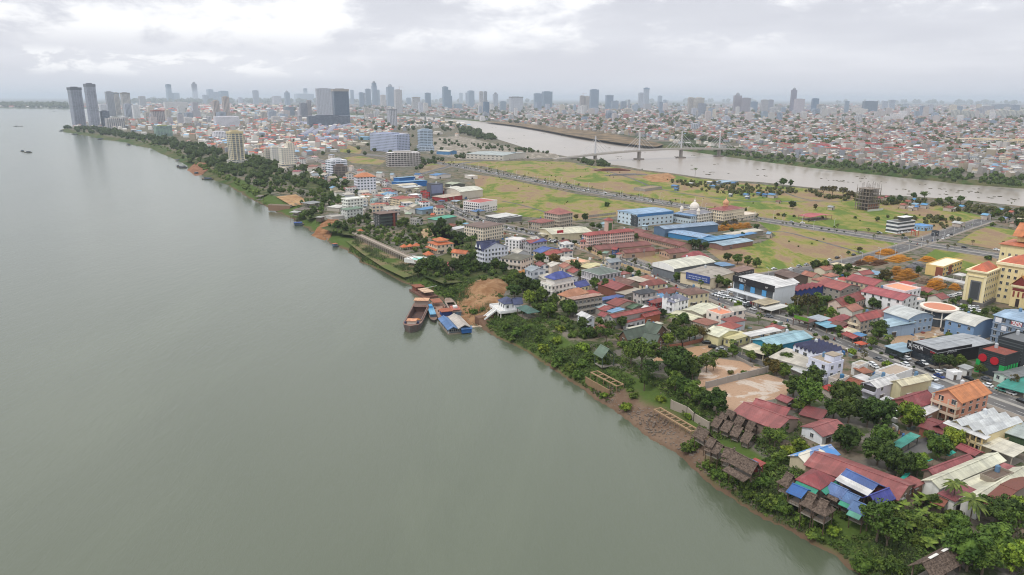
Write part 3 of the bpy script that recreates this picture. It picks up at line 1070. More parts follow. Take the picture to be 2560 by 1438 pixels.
# buildings near the camera (survey sheets 8-13)
RED,RED2,BROWN,CREAM,WHITE,TAN='a4595a','9a4348','7a5048','efe8d2','f2f2f0','d3c8b2'
t,L,W=b('warehouse','warehouse',12,(1560,795,1712,868,2352,592),4.6,'gY',1.3,'f0ead2','e4e4de','long narrow cream roofed warehouse with a white gable end near the coconut palms','the long cream warehouse',win=0)
t,L,W=b('restaurant','restaurant',12,(355,660,1292,985,1520,855),4.2,'gX',2.0,'a35a58','8a7565','very large brown red restaurant roof behind the blue riverside dining huts','the huge red restaurant roof',st=1,win=4,faces='y')
b('shed','shed',12,(250,545,395,640,670,520),4.0,'gY',1.6,'ffffff','c3b79c','open shed roofed with a patchwork of bright blue and cream sheets','the patchwork blue shed',rm=M_PATCH,win=0)
t,L,W=b('restaurant','restaurant',12,(285,795,515,880,685,790),5.0,'hip',2.4,'9a4046','5b4a40','maroon hipped dining hall with a teal skirt roof at the river edge','the teal skirted dining hall',open_=True,legs=True)
q=MB()
for y0_,y1_,x0,x1 in((-W/2-2.2,-W/2-0.3,-L/2,L/2),):
 q.slab([(x0,y0_,3.7),(x1,y0_,3.7),(x1,y1_,4.6),(x0,y1_,4.6)],0.12)
q.slab([(L/2+0.3,-W/2,4.6),(L/2+2.2,-W/2,3.7),(L/2+2.2,W/2,3.7),(L/2+0.3,W/2,4.6)],0.12)
q.build('skirt_roof',M_ROOF,t,hexc('23977c'))
b('dining_hut','hut',12,(205,910,325,962,430,895),3.6,'gX',1.3,'2f74c4','5b4a40','bright blue tin roofed stilt hut below the teal skirted hall','the bright blue stilt hut',open_=True,legs=True,rail=True,group='riverside dining huts')
t,L,W=b('dining_hut','hut',12,(595,900,722,965,815,900),3.8,'gX',1.5,'6283bb','5b4a40','faded blue roofed stilt hut with a thatched lower skirt',open_=True,legs=True,rail=True,group='riverside dining huts')
q=MB();q.slab([(-L/2,-W/2-1.8,2.6),(L/2,-W/2-1.8,2.6),(L/2,-W/2-0.2,3.5),(-L/2,-W/2-0.2,3.5)],0.2);q.build('skirt_roof',M_THATCH,t)
t,L,W=b('dining_hut','hut',12,(735,985,850,1035,955,975),3.6,'gX',1.4,'5f86bb','5b4a40','faded blue stilt hut with a green lower skirt, middle of the blue row',open_=True,legs=True,rail=True,group='riverside dining huts')
q=MB();q.slab([(-L/2,-W/2-2.0,2.5),(L/2,-W/2-2.0,2.5),(L/2,-W/2-0.2,3.4),(-L/2,-W/2-0.2,3.4)],0.15);q.build('skirt_roof',M_ROOF,t,hexc('2fa183'))
t,L,W=b('dining_hut','hut',12,(820,1080,950,1135,1045,1070),3.6,'gX',1.4,'5f86bb','5b4a40','blue stilt hut with pale green skirt, lowest of the blue row','the lowest blue stilt hut',open_=True,legs=True,rail=True,group='riverside dining huts')
q=MB();q.slab([(-L/2,-W/2-2.2,2.4),(L/2,-W/2-2.2,2.4),(L/2,-W/2-0.2,3.4),(-L/2,-W/2-0.2,3.4)],0.15);q.build('skirt_roof',M_ROOF,t,hexc('63b39c'))
t,L,W=b('dining_hall','restaurant',12,(692,798,990,935,1180,870),5.6,'gX',2.2,'4c6fb3','3c3a3a','long dining hall with a white front roof slope and a blue rear one','the white and blue dining hall',open_=True,legs=True)
q=MB();q.slab([(-L/2-0.7,-W/2-0.75,5.4),(L/2+0.7,-W/2-0.75,5.4),(L/2+0.7,-W*0.2,6.85),(-L/2-0.7,-W*0.2,6.85)],0.1);q.build('white_roof_slope',M_ROOF,t,hexc('eef0f2'))
b('dining_hall','restaurant',12,(972,965,1085,1032,1240,960),5.0,'gY',1.8,'3b47a6','5b4a40','indigo gable roofed hall at the end of the white and blue dining hall',open_=True,legs=True)
for i,(p,lab)in enumerate([((335,1030,440,1082,535,1022),'thatched stilt hut left of its twin below the blue dining huts'),((465,1092,570,1147,640,1085),'thatched stilt hut with a shaggy brown cap, right of its twin on the bank'),((105,815,205,870,315,838),'thatched stilt hut beside the teal skirted hall, away from the others')]):
 t,L,W=b('thatched_hut','hut',12,p,3.0,'hip',2.6,'8a7565','5b4a40',lab,None,rm=M_THATCH,open_=True,legs=True,rail=True,group='thatched riverside huts')
 q,_=roof_mesh('gX',L*0.5,W*0.55,4.6,1.5,0.5,th=0.3)
 q.build('cap_roof',M_THATCH,t)
b('house','house',12,(340,262,545,355,785,278),3.8,'gY',1.4,'a6605f','e2e6ee','white walled house with a broad red gable roof and brick side, beside the garden','the white house with a red gable',st=1,win=4.2,faces='x')
t,L,W=b('house','house',12,(1530,255,1745,335,1845,245),3.6,'gX',1.0,'934a4c','8a5a4a','low maroon shop roof with a small dormer and a blue sign board','the maroon shop with a dormer',st=1,win=0)
q,_=roof_mesh('gY',L*0.35,W*0.4,4.6,1.0,0.4);o=q.build('dormer',M_ROOF,t,hexc('8c3c42'));o.location=(L*0.18,-W*0.1,0)
o=box_part(t,'sign_board',-L*0.05,L*0.48,-W/2-0.75,-W/2-0.6,1.2,3.0,'2c3c7e')
t,L,W=b('shophouse','shop',12,(1850,205,2195,350,2505,215),7.4,'sY',1.5,'dfe4e6','d8c9a0','cream two storey shophouse under three white sawtooth roof ridges','the three ridged white roof',n=3,st=2,win=4.5,faces='x',o=1.0,ww=2.2,wh=2.2)
q=MB();q.slab([(-L/2-1.2,-W/2-3.2,6.9),(L/2+1.2,-W/2-3.2,6.9),(L/2+1.2,-W/2-0.2,7.4),(-L/2-1.2,-W/2-0.2,7.4)],0.15);q.build('front_eave',M_ROOF,t,hexc('e9eef0'))
for i in range(7):
 box_part(t,'column',-L/2+0.3+i*(L-0.6)/6-0.2,-L/2+0.3+i*(L-0.6)/6+0.2,-W/2-2.6,-W/2-2.2,0,6.9,'d3bb84')
balcony(t,'x',L,W,3.6,2.6,'c9b98f',1.0,0.9);balcony(t,'y',L,W,3.6,1.4,'b3a183',1.0,0.9)
t,L,W=b('apartment_house','house',10,(1668,1040,1930,1128,2218,1035),9.6,'gY',3.0,'e08e57','d59a82','three storey salmon apartment house under an orange tiled gable roof','the orange gabled apartment house',st=3,win=4.4,o=0.9,ww=1.8,wh=1.8)
for k in(1,2):
 balcony(t,'x',L,W,3.2*k,2.4,'cdb7a2',1.02,0.9)
for i in range(4):
 box_part(t,'column',-L/2+0.4+i*(L-0.8)/3-0.22,-L/2+0.4+i*(L-0.8)/3+0.22,-W/2-2.3,-W/2-1.9,0,9.3,'c7b8a4')
b('warehouse','warehouse',10,(1248,1112,1452,1195,1668,1110),5.2,'gY',2.4,'963f45','8a5a50','maroon gable roofed hall between the cream shed and the orange apartment house','the maroon gabled hall',win=0)
b('warehouse','warehouse',10,(1275,925,1335,970,1592,888),7.0,'gY',1.2,'ece3c4','cfc7a2','tall blind cream shed with a pale yellow roof beside the white balcony house','the tall blind cream shed',win=0)
t,L,W=b('house','house',10,(962,940,1088,990,1300,912),6.6,'gY',1.5,'f3f4f4','d9d8e4','white two storey house with an open upper porch under a white gable','the white balcony house',st=2,win=5,faces='y')
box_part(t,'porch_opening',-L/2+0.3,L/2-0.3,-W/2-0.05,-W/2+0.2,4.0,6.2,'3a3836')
balcony(t,'x',L,W,3.6,1.8,'dcdbe6',1.0)
b('shed','shed',10,(1052,1150,1262,1228,1392,1172),3.4,'shX',0.7,'e8ecef','9a9690','long low white tin lean to in front of the maroon gabled hall',win=0)
b('shed','shed',10,(1452,1205,1545,1278,1690,1140),4.0,'shX',0.5,'f4f6f8','9a7a68','dazzling white flat tin roof beside the orange apartment house',win=0)
b('shed','shed',10,(745,945,882,990,948,925),3.6,'gX',1.4,'87503f','7a685a','rusty brown tin roofed shed beside the white house with a roof terrace',rm=M_RUST,win=0)
b('shed','shed',10,(885,880,975,930,1025,905),3.2,'shX',0.4,'eef2f4','9a9690','small bright white tin roof behind the rusty shed',win=0)
t,L,W=b('apartment_house','house',10,(405,700,607,772,757,732),10.0,'flat',0,'9c8f7f','d7daea','pale lilac white three storey house with a weathered roof terrace and stair tower','the white house with a roof terrace',st=3,win=3.6,ww=1.5,wh=1.6,door=False)
for k in(1,2):
 balcony(t,'x',L,W,3.33*k,1.2,'dfe2ee',0.98)
q=MB();q.box(-L*0.02,L*0.42,-W*0.1,W*0.42,9.9,12.8);q.build('stair_tower',M_WALL,t,hexc('d7daea'))
q=MB();q.box(-L*0.04,L*0.44,-W*0.12,W*0.44,12.82,13.1);q.build('stair_tower_roof',M_WALL,t,hexc('9c8f7f'))
t,L,W=b('hall','hall',10,(240,580,500,672,752,628),8.2,'sY',1.7,'353d68','d5d9e6','white hall with six navy blue sawtooth roof ridges','the navy sawtooth hall',n=6,st=2,win=3.8,faces='xy',skip0=True,ww=2.0)
b('hall','hall',10,(105,665,400,795,425,690),5.0,'shX',0.8,'d4cec0','dcdad2','beige flat roofed annex in front of the navy sawtooth hall',st=1,win=0)
b('awning','awning',10,(5,715,130,775,170,740),3.2,'shX',0.5,'dfe3e8','9a9690','low white awning left of the beige annex',win=0,open_=True)
b('awning','awning',10,(235,790,345,850,390,825),3.2,'shX',0.4,'e6e9ec','9a9690','low white awning against the foot of the beige annex',win=0,open_=True)
b('warehouse','warehouse',9,(1758,515,1945,580,2365,492),5.8,'gY',1.6,'a5cfdd','2f7f99','pale blue warehouse with teal end wall beside the navy sawtooth hall','the pale blue warehouse',win=0)
b('awning','awning',9,(1692,590,1870,662,1955,605),3.6,'shX',0.6,'e5dcc3','c8bfa8','cream tin awning in front of the pale blue warehouse',win=0,open_=True)
t,L,W=b('villa','villa',9,(888,110,978,142,1108,102),10.0,'hip',2.6,'888ca0','e8e8ec','white turreted villa with pointed grey roofs and tall arched windows','the white turreted villa',st=3,win=2.8)
for dx,dy in((-0.3,-0.45),(0.35,-0.3)):
 q=MB();q.box(L*dx-1.6,L*dx+1.6,W*dy-1.6,W*dy+1.6,0,11.5);q.build('turret',M_WALL,t,hexc('ececf0'))
 q=MB();q.lathe([(2.5,11.4),(0.05,14.8)],4,(L*dx,W*dy));q.build('turret_roof',M_ROOF,t,hexc('7f849a'))
balcony(t,'x',L,W,3.4,1.4,'ececf0');balcony(t,'x',L,W,6.7,1.0,'ececf0',0.7)
b('house','house',6,(1668,1135,1772,1185,1945,1150),8.0,'hip',2.0,'7d594c','e2d6b2','cream two storey house with a brown hipped roof behind the turreted villa','the cream house with a brown roof',st=2,win=3.4)
b('warehouse','warehouse',9,(985,245,1160,320,1230,285),4.6,'gX',0.8,'efe7c8','b8b1a0','narrow cream roofed shed nearest the date palm',win=0)
b('warehouse','warehouse',9,(1072,215,1255,262,1432,188),5.0,'gY',1.1,'efe9d0','b8b1a0','broad cream roofed shed behind the peach roof house','the broad cream roofed shed',win=0)
t,L,W=b('house','house',9,(1320,228,1452,278,1560,245),6.6,'flat',0,'d08a6e','e6dcd2','white house with a flat peach coloured roof terrace','the peach roof terrace house',st=2,win=3.2)
b('house','house',9,(1420,372,1555,408,1650,372),5.2,'hip',2.0,'ac5349','c5d0dc','small pale blue house with a bright red hipped roof','the red roofed pale blue house',st=1,win=3.2)
b('house','house',9,(1330,430,1425,485,1560,415),5.0,'gX',1.8,'f2ead0','dbd3a5','cream yellow gabled house in front of the red roofed pale blue one',st=1,win=0)
b('house','house',9,(1480,480,1560,520,1710,465),4.0,'shX',0.4,'e0d8a4','d8cf9a','long low yellow walled building with a cream roof',st=1,win=4)
b('canopy','canopy',9,(1685,450,1745,482,2028,428),4.4,'shX',0.6,'f0efe8','c9c4b8','long white canopy roof on posts beside the main road',open_=True,win=0)
b('house','house',9,(1190,320,1312,368,1392,330),4.6,'hip',1.0,'8b6054','c3b8aa','low house with a streaked rusty roof in front of the peach terrace',rm=M_RUST,st=1,win=3)
G1,G2='56695a','6a5244'
b('pavilion','pavilion',9,(432,475,515,505,722,455),6.0,'gY',3.4,G1,G2,'long dark green roofed timber hall of the garden restaurant','the dark green roofed hall',st=2,win=3.4)
b('pavilion','pavilion',9,(655,525,792,555,862,512),6.0,'gX',3.2,G1,G2,'dark green cross gabled wing of the garden restaurant with brown gables',st=2,win=3.4)
b('pavilion','pavilion',9,(690,405,800,452,872,412),6.6,'gX',3.4,G1,G2,'rear dark green gable roof of the garden restaurant',st=2,win=3.4)
b('pavilion','pavilion',9,(205,640,265,685,370,660),5.4,'gX',3.2,'69816f','4c5b52','small grey green gabled pavilion on posts above the bank shrubs','the grey green pavilion',open_=True,legs=True)
b('restaurant','restaurant',9,(1578,1240,2005,1408,2212,1300),4.4,'gX',2.2,'a65f5e','8a7a6e','long faded red roofed restaurant hall behind the thatched stilt huts','the faded red restaurant hall',win=0)
b('restaurant','restaurant',9,(1758,1190,2068,1292,2150,1205),5.2,'gX',2.2,'a25254','8d8b7e','upper red gable roof overlapping the faded restaurant hall',win=0)
b('shed','shed',10,(110,1095,190,1140,255,1105),3.6,'gX',0.9,'9c5056','8a7a6e','small red roofed shed beside the round mango tree',win=0)
b('shed','shed',10,(320,1265,520,1310,600,1240),3.4,'shX',0.5,'904a4c','7a685c','dark red lean to roof with a white strip, behind the white gabled house',win=0)
HUTS=[((1150,318,1290,392,1395,372),'grey thatched stilt hut at the end of the timber frame walkway'),((1282,448,1345,478,1445,415),'thatched stilt hut, second along the water edge'),((1340,490,1412,532,1515,478),'thatched stilt hut, third along the water edge'),((1440,560,1540,590,1625,510),'thatched stilt hut beside the long thatched dining deck'),((1350,225,1422,258,1505,215),'thatched stilt hut with a red drum, nearest the concrete wall'),((1440,275,1522,310,1620,245),'thatched stilt hut in the middle of the cluster'),((1530,328,1622,358,1712,298),'thatched stilt hut with red chairs, central in the cluster'),((1600,200,1652,245,1702,205),'thatched stilt hut touching the faded red restaurant hall'),((1485,150,1555,190,1612,150),'dark thatched stilt hut at the back of the cluster'),((1640,385,1722,420,1812,352),'thatched stilt hut with a red railing nearest the acacia'),((1700,258,1760,292,1812,262),'thatched stilt hut wedged below the red restaurant roof'),((1420,175,1480,210,1540,180),'thatched stilt hut behind the one with a red drum')]
for p,lab in HUTS:
 t,L,W=b('thatched_hut','hut',11,p,3.0+R.uniform(-0.5,0.6),'gX',1.9,'8a7565','5b4a40',lab,None,rm=M_THATCH,open_=True,legs=True,rail=True,o=0.45,shrink=0.74,group='thatched riverside huts')
 q=MB()
 q.slab([(-L/2-0.3,-W/2-1.0,1.9),(L/2+0.3,-W/2-1.0,1.9),(L/2+0.3,-W/2-0.2,2.45),(-L/2-0.3,-W/2-0.2,2.45)],0.2)
 q.build('skirt_roof',M_THATCH,t)
t,L,W=b('thatched_hall','hut',11,(1535,600,1752,715,1842,682),3.6,'gX',2.6,'8a7565','5b4a40','long thatched dining deck on stilts with a blue sheet on its roof','the long thatched dining deck',rm=M_THATCH,open_=True,legs=True,rail=True)
q=MB();q.slab([(-L/2,-W/2-3.4,1.0),(L/2,-W/2-3.4,1.0),(L/2,-W/2-0.4,1.6),(-L/2,-W/2-0.4,1.6)],0.3);q.build('lower_thatch',M_THATCH,t)
q=MB();q.slab([(L*0.2,0.1,6.4),(L*0.48,0.1,6.4),(L*0.48,1.4,5.7),(L*0.2,1.4,5.7)],0.08);q.build('blue_sheet',M_ROOF,t,hexc('5b8fd0'))
b('shack','hut',11,(1735,625,1815,665,1870,640),3.4,'shX',0.5,'b54a42','8a4038','small bright red shack behind the long thatched dining deck',win=0,legs=True)
t,L,W=b('thatched_hall','hut',13,(1485,1312,1640,1425,2170,1090),4.4,'gY',2.1,'8a7565','6a5a4e','long thatched hall with white ridge strips at the bottom of the view','the long thatched hall',rm=M_THATCH,open_=True,o=1.0)
for u in(-0.42,-0.2,0.12):
 box_part(t,'ridge_strip',-0.35,0.35,W*u,W*(u+0.14),6.62,6.75,'d8d6d0',M_PLAIN)
b('house','house',13,(1715,625,1862,690,2068,598),4.4,'shX',0.4,'91434a','e2e0da','flat dark red roof between the two long cream warehouses',win=0)
b('house','house',13,(1930,520,2070,595,2255,505),4.2,'shX',0.3,'efe7cd','e2e0da','cream flat roof in front of the burnt out concrete shell',win=0)
b('warehouse','warehouse',13,(1925,680,2095,740,2640,430),4.8,'gY',1.2,'f0e8d0','e2e0da','second long cream roof beside the coconut palm crown','the second long cream roof',win=0)
b('warehouse','warehouse',13,(2135,725,2275,755,2700,520),5.0,'gX',1.2,'73473f','8a8075','dark brown rusted roof right of the second long cream roof',rm=M_RUST,win=0)
t,L,W=b('ruin','shell',13,(2130,440,2262,505,2432,425),5.6,'flat',0,'6a5f55','8f8578','roofless soot stained concrete shell among the cream roofs','the soot stained shell',win=0,rm=M_RUST)
b('shed','shed',12,(1898,470,2060,545,2135,515),3.6,'gX',0.7,'ab4f54','8a7a6e','short red tin roof behind the long cream warehouse',win=0)
b('shed','shed',12,(1585,690,1650,735,2012,575),4.2,'gY',1.0,'9f5155','8a7a6e','long red tin roof along the left side of the cream warehouse',win=0)
b('shed','shed',12,(1345,815,1455,870,1540,828),3.4,'shX',0.4,'9d5854','8a6a5a','small flat red roof with white drums on it',win=0)
b('shed','shed',12,(2280,680,2430,725,2500,695),3.6,'shX',0.4,'9f5457','8a7a6e','small red roof beside the soot stained shell',win=0)
b('house','house',12,(1640,1020,1740,1050,1790,1010),3.2,'shX',0.4,'8b5648','8a7a6e','little rust red roof behind the coconut palm',rm=M_RUST,win=0)
t,L,W=b('shophouse','shop',12,(2330,318,2560,378,2750,290),6.0,'gX',1.2,'c3cfcb','41563d','green walled shop with a pale grey roof at the street corner','the green walled shop',st=2,win=0)
b('canopy','canopy',12,(2118,432,2440,560,2560,490),4.2,'shX',0.7,'eee5d2','a89f92','wide cream awning over the pavement below the green walled shop',open_=True)
b('awning','awning',12,(1255,440,1320,468,1490,365),2.8,'shX',0.5,'38a595','6a6a60','teal tarpaulin awning stretched over the edge of the grey courtyard','the teal awning',open_=True)
for i,(p,lab)in enumerate([([(1310,580),(1390,548),(1450,580),(1560,570),(1650,600),(1520,650),(1400,700),(1380,640)],'crumpled teal shade net over the courtyard edge'),([(1310,780),(1400,700),(1420,740),(1360,795)],'small scrap of teal shade net in front of the dark mango'),([(1780,540),(1830,495),(1880,520),(1810,560)],'teal net corner showing behind the mango by the warehouse')]):
 c0=[unp(12,x,y,2.6)for x,y in p]
 mx_,my_=sum(q[0]for q in c0)/len(c0),sum(q[1]for q in c0)/len(c0)
 tt=thing('shade_net',lab,'net',(mx_,my_,0),0,'teal shade nets')
 q=MB()
 pl=[(x-mx_,y-my_,2.6+R.uniform(-0.5,0.5))for x,y in c0]
 for k in range(len(pl)):
  j=(k+1)%len(pl)
  q.slab([(0,0,2.2),pl[k],pl[j]],0.05)
 q.build('net',M_PLAIN,tt,hexc('2f9c8c'))
 for k in range(0,len(pl),2):
  q=MB();q.bar((pl[k][0],pl[k][1],0),(pl[k][0],pl[k][1],pl[k][2]-0.05),0.06);q.build('pole',M_PLAIN,tt,hexc('6b5a4c'))
# beyond the main road (sheet 10 and 7)
t,L,W=b('bus_station','station',10,(1205,232,1398,312,1602,262),8.6,'aX',2.6,'d0d6d6','93a8bf','left curved roof wing of the pale blue bus station','the pale blue bus station',st=2,win=3.4,faces='y',rm=M_ROOF)
b('bus_station','station',10,(1132,335,1192,390,1402,345),5.6,'shX',1.6,'b4d2e2','93a8bf','lower light blue vaulted wing at the left end of the bus station',st=1,win=0)
t,L,W=b('bus_station','station',10,(1782,305,2062,382,2270,325),8.4,'aX',2.4,'dcdcd4','7f9cbf','right curved roof wing of the bus station with blue shop bays',st=2,win=3.6,faces='x')
cx_,cy_=unp(10,1685,395)
t=thing('rotunda','round glass rotunda with a terracotta flat roof ring joining both bus station wings','rotunda',(cx_+4,cy_+7,0))
LAND.append((cx_+4,cy_+7,'the round glass rotunda'));TAKEN.append((cx_+4,cy_+7,18,18,0))
q=MB();q.lathe([(7.6,-1),(7.6,8.6)],24);q.build('glass_drum',M_GLASS,t)
q=MB();q.lathe([(9.2,8.6),(9.6,9.2),(9.4,10.0),(8.0,10.0),(7.8,9.6),(0.1,9.6)],28);q.build('roof_ring',M_WALL,t,hexc('e2d9cc'))
q=MB();q.lathe([(7.7,9.4),(7.7,9.8)],24);q.build('roof_deck',M_WALL,t,hexc('c3836a'))
for k in range(10):
 a_=2*math.pi*k/10
 q=MB();q.bar((8.4*math.cos(a_),8.4*math.sin(a_),0),(7.9*math.cos(a_),7.9*math.sin(a_),8.7),0.35,6);q.build('column',M_WALL,t,hexc('e8e2d8'))
q=MB();q.lathe([(7.9,4.3),(7.95,4.9)],24);q.build('belt',M_WALL,t,hexc('e2d9cc'))
t,L,W=b('showroom','showroom',10,(1447,540,1690,645,2190,530),6.8,'gY',0.8,'b4bac0','2d2d31','black car showroom with a long pale grey roof and white lettering','the black car showroom',st=1,win=0,door=False)
for o_ in(-1,):
 box_part(t,'fascia',-L/2-0.3,L/2+0.3,-W/2-0.5,-W/2-0.02,4.2,8.0,'26262a')
box_part(t,'side_fascia',L/2+0.02,L/2+0.4,-W/2-0.2,W*0.1,4.6,8.0,'26262a')
box_part(t,'glass_front',-L/2+1,L/2-1,-W/2-0.12,-W/2+0.1,0.1,4.0,'1b1f24',M_GLASS)
text_part(t,'JETOUR',2.2,(-L*0.2,-W/2-0.54,6.2),(math.pi/2,0,0),'e8e8ea')
text_part(t,'KNN',1.4,(L*0.40,-W/2-0.54,6.2),(math.pi/2,0,0),'b8383c')
text_part(t,'JETOUR',1.8,(L/2+0.44,-W*0.25,6.3),(math.pi/2,0,math.pi/2),'c8c8cc')
t,L,W=b('shop','shop',10,(1232,575,1345,640,1450,590),3.6,'shX',0.3,'9fc0d4','2f3a36','low glass sided pavilion with a blue tinted roof beside the black showroom',win=0)
t,L,W=b('bank_building','bank',10,(2118,612,2370,690,2505,638),10.5,'flat',0,'8d4a3e','303436','black and green building with two round red emblems and a rust red roof terrace','the black and green building',st=3,win=0,door=False)
for u in(-0.3,0.15):
 q=MB();q.bar((L*u,-W/2-0.05,7.4),(L*u,-W/2-0.5,7.4),1.8,12);q.build('emblem',M_PLAIN,t,hexc('b01c2a'))
for u0,u1,zt in((-0.52,-0.36,6.0),(0.36,0.55,6.2)):
 box_part(t,'green_pillar',L*u0,L*u1,-W/2-0.5,-W/2-0.02,0,zt,'1f9a4e',M_PLAIN)
for k in range(5):
 box_part(t,'green_panel',L/2+0.02,L/2+0.35,-W*0.4+k*W*0.18,-W*0.32+k*W*0.18,0.5,5.8,'1f9a4e',M_PLAIN)
box_part(t,'glass_front',-L*0.36,L*0.38,-W/2-0.15,-W/2+0.1,0.1,4.4,'1b1f24',M_GLASS)
for k in range(6):
 box_part(t,'cladding_line',-L/2-0.06,L/2+0.06,-W/2-0.08,-W/2-0.01,5.2+k*0.9,5.34+k*0.9,'4a4f52',M_PLAIN)
q,_=roof_mesh('hip',L*0.55,W*0.6,10.5,1.6,0.2);o=q.build('terrace_roof',M_ROOF,t,hexc('9a4c3c'));o.location=(L*0.12,0,0)
t,L,W=b('office','office',10,(2292,495,2556,560,2760,510),13.5,'flat',0,'6a6d70','3a3f42','dark slatted office block with a terrace railing behind the green pillars',st=4,win=0)
for k in range(9):
 box_part(t,'slat',-L/2-0.08,L/2+0.08,-W/2-0.12,-W/2-0.01,1.2+k*1.4,1.6+k*1.4,'565b5e',M_PLAIN)
t,L,W=b('office','office',10,(2288,262,2690,372,2860,300),14.5,'gX',1.2,'a9c8e4','7f8fa4','grey blue four storey office block with white banners and a pale blue roof','the grey blue office block',st=4,win=3.0,faces='x',ww=1.5,wh=2.0)
storey_bands(t,L,W,14.4,4,'98a5b6')
for u0,u1,z,txt,c_ in((-0.06,0.17,12.6,'KNN','b02030'),(-0.45,-0.30,12.4,None,None),(-0.28,-0.16,8.8,None,None),(-0.15,-0.03,5.2,None,None)):
 box_part(t,'banner',L*u0,L*u1,-W/2-0.32,-W/2-0.28,z-1.2,z+1.2,'e4e4e8',M_PLAIN)
 if txt:
  text_part(t,txt,2.4,(L*(u0+u1)/2,-W/2-0.37,z),(math.pi/2,0,0),c_)
b('shop','shop',10,(2355,835,2425,895,2660,800),4.0,'gY',0.6,'8f9698','c9dcd2','long low pale green shop with a grey roof beside the teal car park cover',st=1,win=3)
t,L,W=b('canopy','canopy',10,(2330,965,2560,1045,2700,900),3.0,'shX',0.3,'2f9f90','7a7a70','wide teal shade cover over a car park at the road side','the teal car park cover',open_=True)
b('house','house',10,(850,762,910,788,982,752),4.6,'flat',0,'a59a8c','dddcd8','small white box house in front of the palm by the road',st=1,win=0)
b('house','house',10,(905,800,960,850,1000,830),3.6,'shX',0.4,'a8674a','9b938a','tiny house with a rusty orange roof next to the small white box house',st=1,win=0)
b('yard_wall','wall',10,(1108,828,1240,890,1392,805),4.0,'flat',0,'a8998a','e6e6e6','white roofless yard enclosure with stained concrete floor beside the road',win=0)
b('house','house',10,(610,900,705,935,800,890),5.2,'flat',0,'9a8d80','cfcbc4','grey flat roofed house with a blue tank beside the terrace house',st=1,win=3,tank=True)
b('shop','shop',10,(560,985,640,1035,690,1010),3.2,'shX',0.3,'c8372f','b8b0a6','small shop front with a red banner under the mango trees',st=1,win=0)
b('container','container',10,(1558,985,1690,1025,1760,995),3.0,'flat',0,'c4ccd6','b9c2ce','pale blue site cabin parked beside the tall blind cream shed',win=0)
b('shop','shop',10,(1920,760,1990,810,2090,735),3.6,'shX',0.4,'a9aeb0','d0d0cc','small grey roofed kiosk left of the green pillars',win=0)
b('shop','shop',10,(1815,830,1850,860,1905,840),3.0,'flat',0,'d8d8d8','e2e2e2','little white guard booth at the showroom entrance',win=0)
t,L,W=b('apartment_house','house',10,(808,295,925,325,1135,280),8.6,'gY',2.2,'ad4f4c','b5a796','three storey beige house with red gable roof and columned balconies by the road','the red gabled balcony house',st=3,win=3)
for k in(1,2):
 balcony(t,'x',L,W,2.87*k,1.6,'d8c9ae')
b('awning','awning',10,(740,420,850,455,905,435),3.0,'shX',0.4,'e5dec8','9a9488','cream awning at the foot of the red gabled balcony house',open_=True)
b('stall','stall',10,(780,455,850,500,905,480),3.0,'gX',0.8,'a5433f','7a5a4c','red roofed roadside stall beside the big tree',win=0,open_=True)
b('stall','stall',10,(850,460,905,488,950,465),3.0,'shX',0.3,'5d9bd0','7a5a4c','blue roofed roadside stall under the big tree',win=0,open_=True)
b('stall','stall',10,(895,540,930,562,965,545),2.4,'hip',0.8,'e2603a','7a5a4c','stall under a bright orange parasol roof at the kerb',win=0,open_=True)
b('shop','shop',10,(600,315,692,340,822,285),4.0,'hip',1.4,'a5484c','b0a090','low dark red hipped roofs next to the blue stalls',st=1,win=0)
b('stall','stall',10,(500,345,590,395,695,375),3.2,'shX',0.4,'7fc0dc','7a6a5c','light blue tin stall roofs along the road',win=0,open_=True)
b('shop','shop',10,(430,290,520,330,590,300),4.0,'shX',0.3,'b6c2cc','7a7a78','grey tin roofed shop behind the green hoarding',win=0)
t,L,W=b('restaurant','restaurant',10,(275,300,405,345,440,320),4.2,'shX',0.3,'6e3f34','6a5246','garden restaurant gate with a brown awning and a green sign board','the green sign board',win=0,open_=True)
box_part(t,'sign_board',-L*0.45,L*0.5,-W/2-0.4,-W/2-0.2,4.6,6.4,'5a8a2a',M_PLAIN)
b('shed','shed',10,(660,350,740,385,800,350),3.6,'gX',0.9,'7c4238','7a685c','brown roofed shed among the stalls',win=0)
b('house','house',10,(745,390,780,405,830,385),3.2,'shX',0.3,'b04a52','7a685c','tiny pink red roof beside the balcony house',win=0)
t,L,W=b('showroom','showroom',0,(1849,691,1936,720,1972,706),12.0,'gY',1.2,'f1f2f2','d9dde2','white car showroom with a black fascia and blue poster panels','the white car showroom',st=2,win=0,door=False)
box_part(t,'fascia',-L/2-0.4,L/2+0.4,-W/2-0.7,-W/2-0.02,9.4,13.2,'2a2a2e')
text_part(t,'RELY',2.6,(-L*0.26,-W/2-0.75,11.4),(math.pi/2,0,0),'e8e8e8')
text_part(t,'HP',1.6,(L*0.34,-W/2-0.75,11.0),(math.pi/2,0,0),'d0d0d0')
box_part(t,'glass_front',-L/2+0.6,L/2-0.6,-W/2-0.15,-W/2+0.1,5.2,9.2,'1b1f24',M_GLASS)
for u in(-0.28,0.0,0.28):
 box_part(t,'poster',L*u-1.6,L*u+1.6,-W/2-0.35,-W/2-0.2,5.4,9.0,'4d8fc0',M_PLAIN)
box_part(t,'canopy',-L/2-1,L/2+1,-W/2-5,-W/2-0.2,4.4,4.8,'d2d6da')
for k in range(5):
 box_part(t,'column',-L/2+k*L/4-0.25,-L/2+k*L/4+0.25,-W/2-4.8,-W/2-4.3,0,4.4,'c8ccd0')
b('hall','hall',0,(1925,708,1950,716,1990,704),9.0,'gY',1.6,'f0f1f1','e2e4e8','white gabled hall attached to the rear of the white car showroom',win=0)
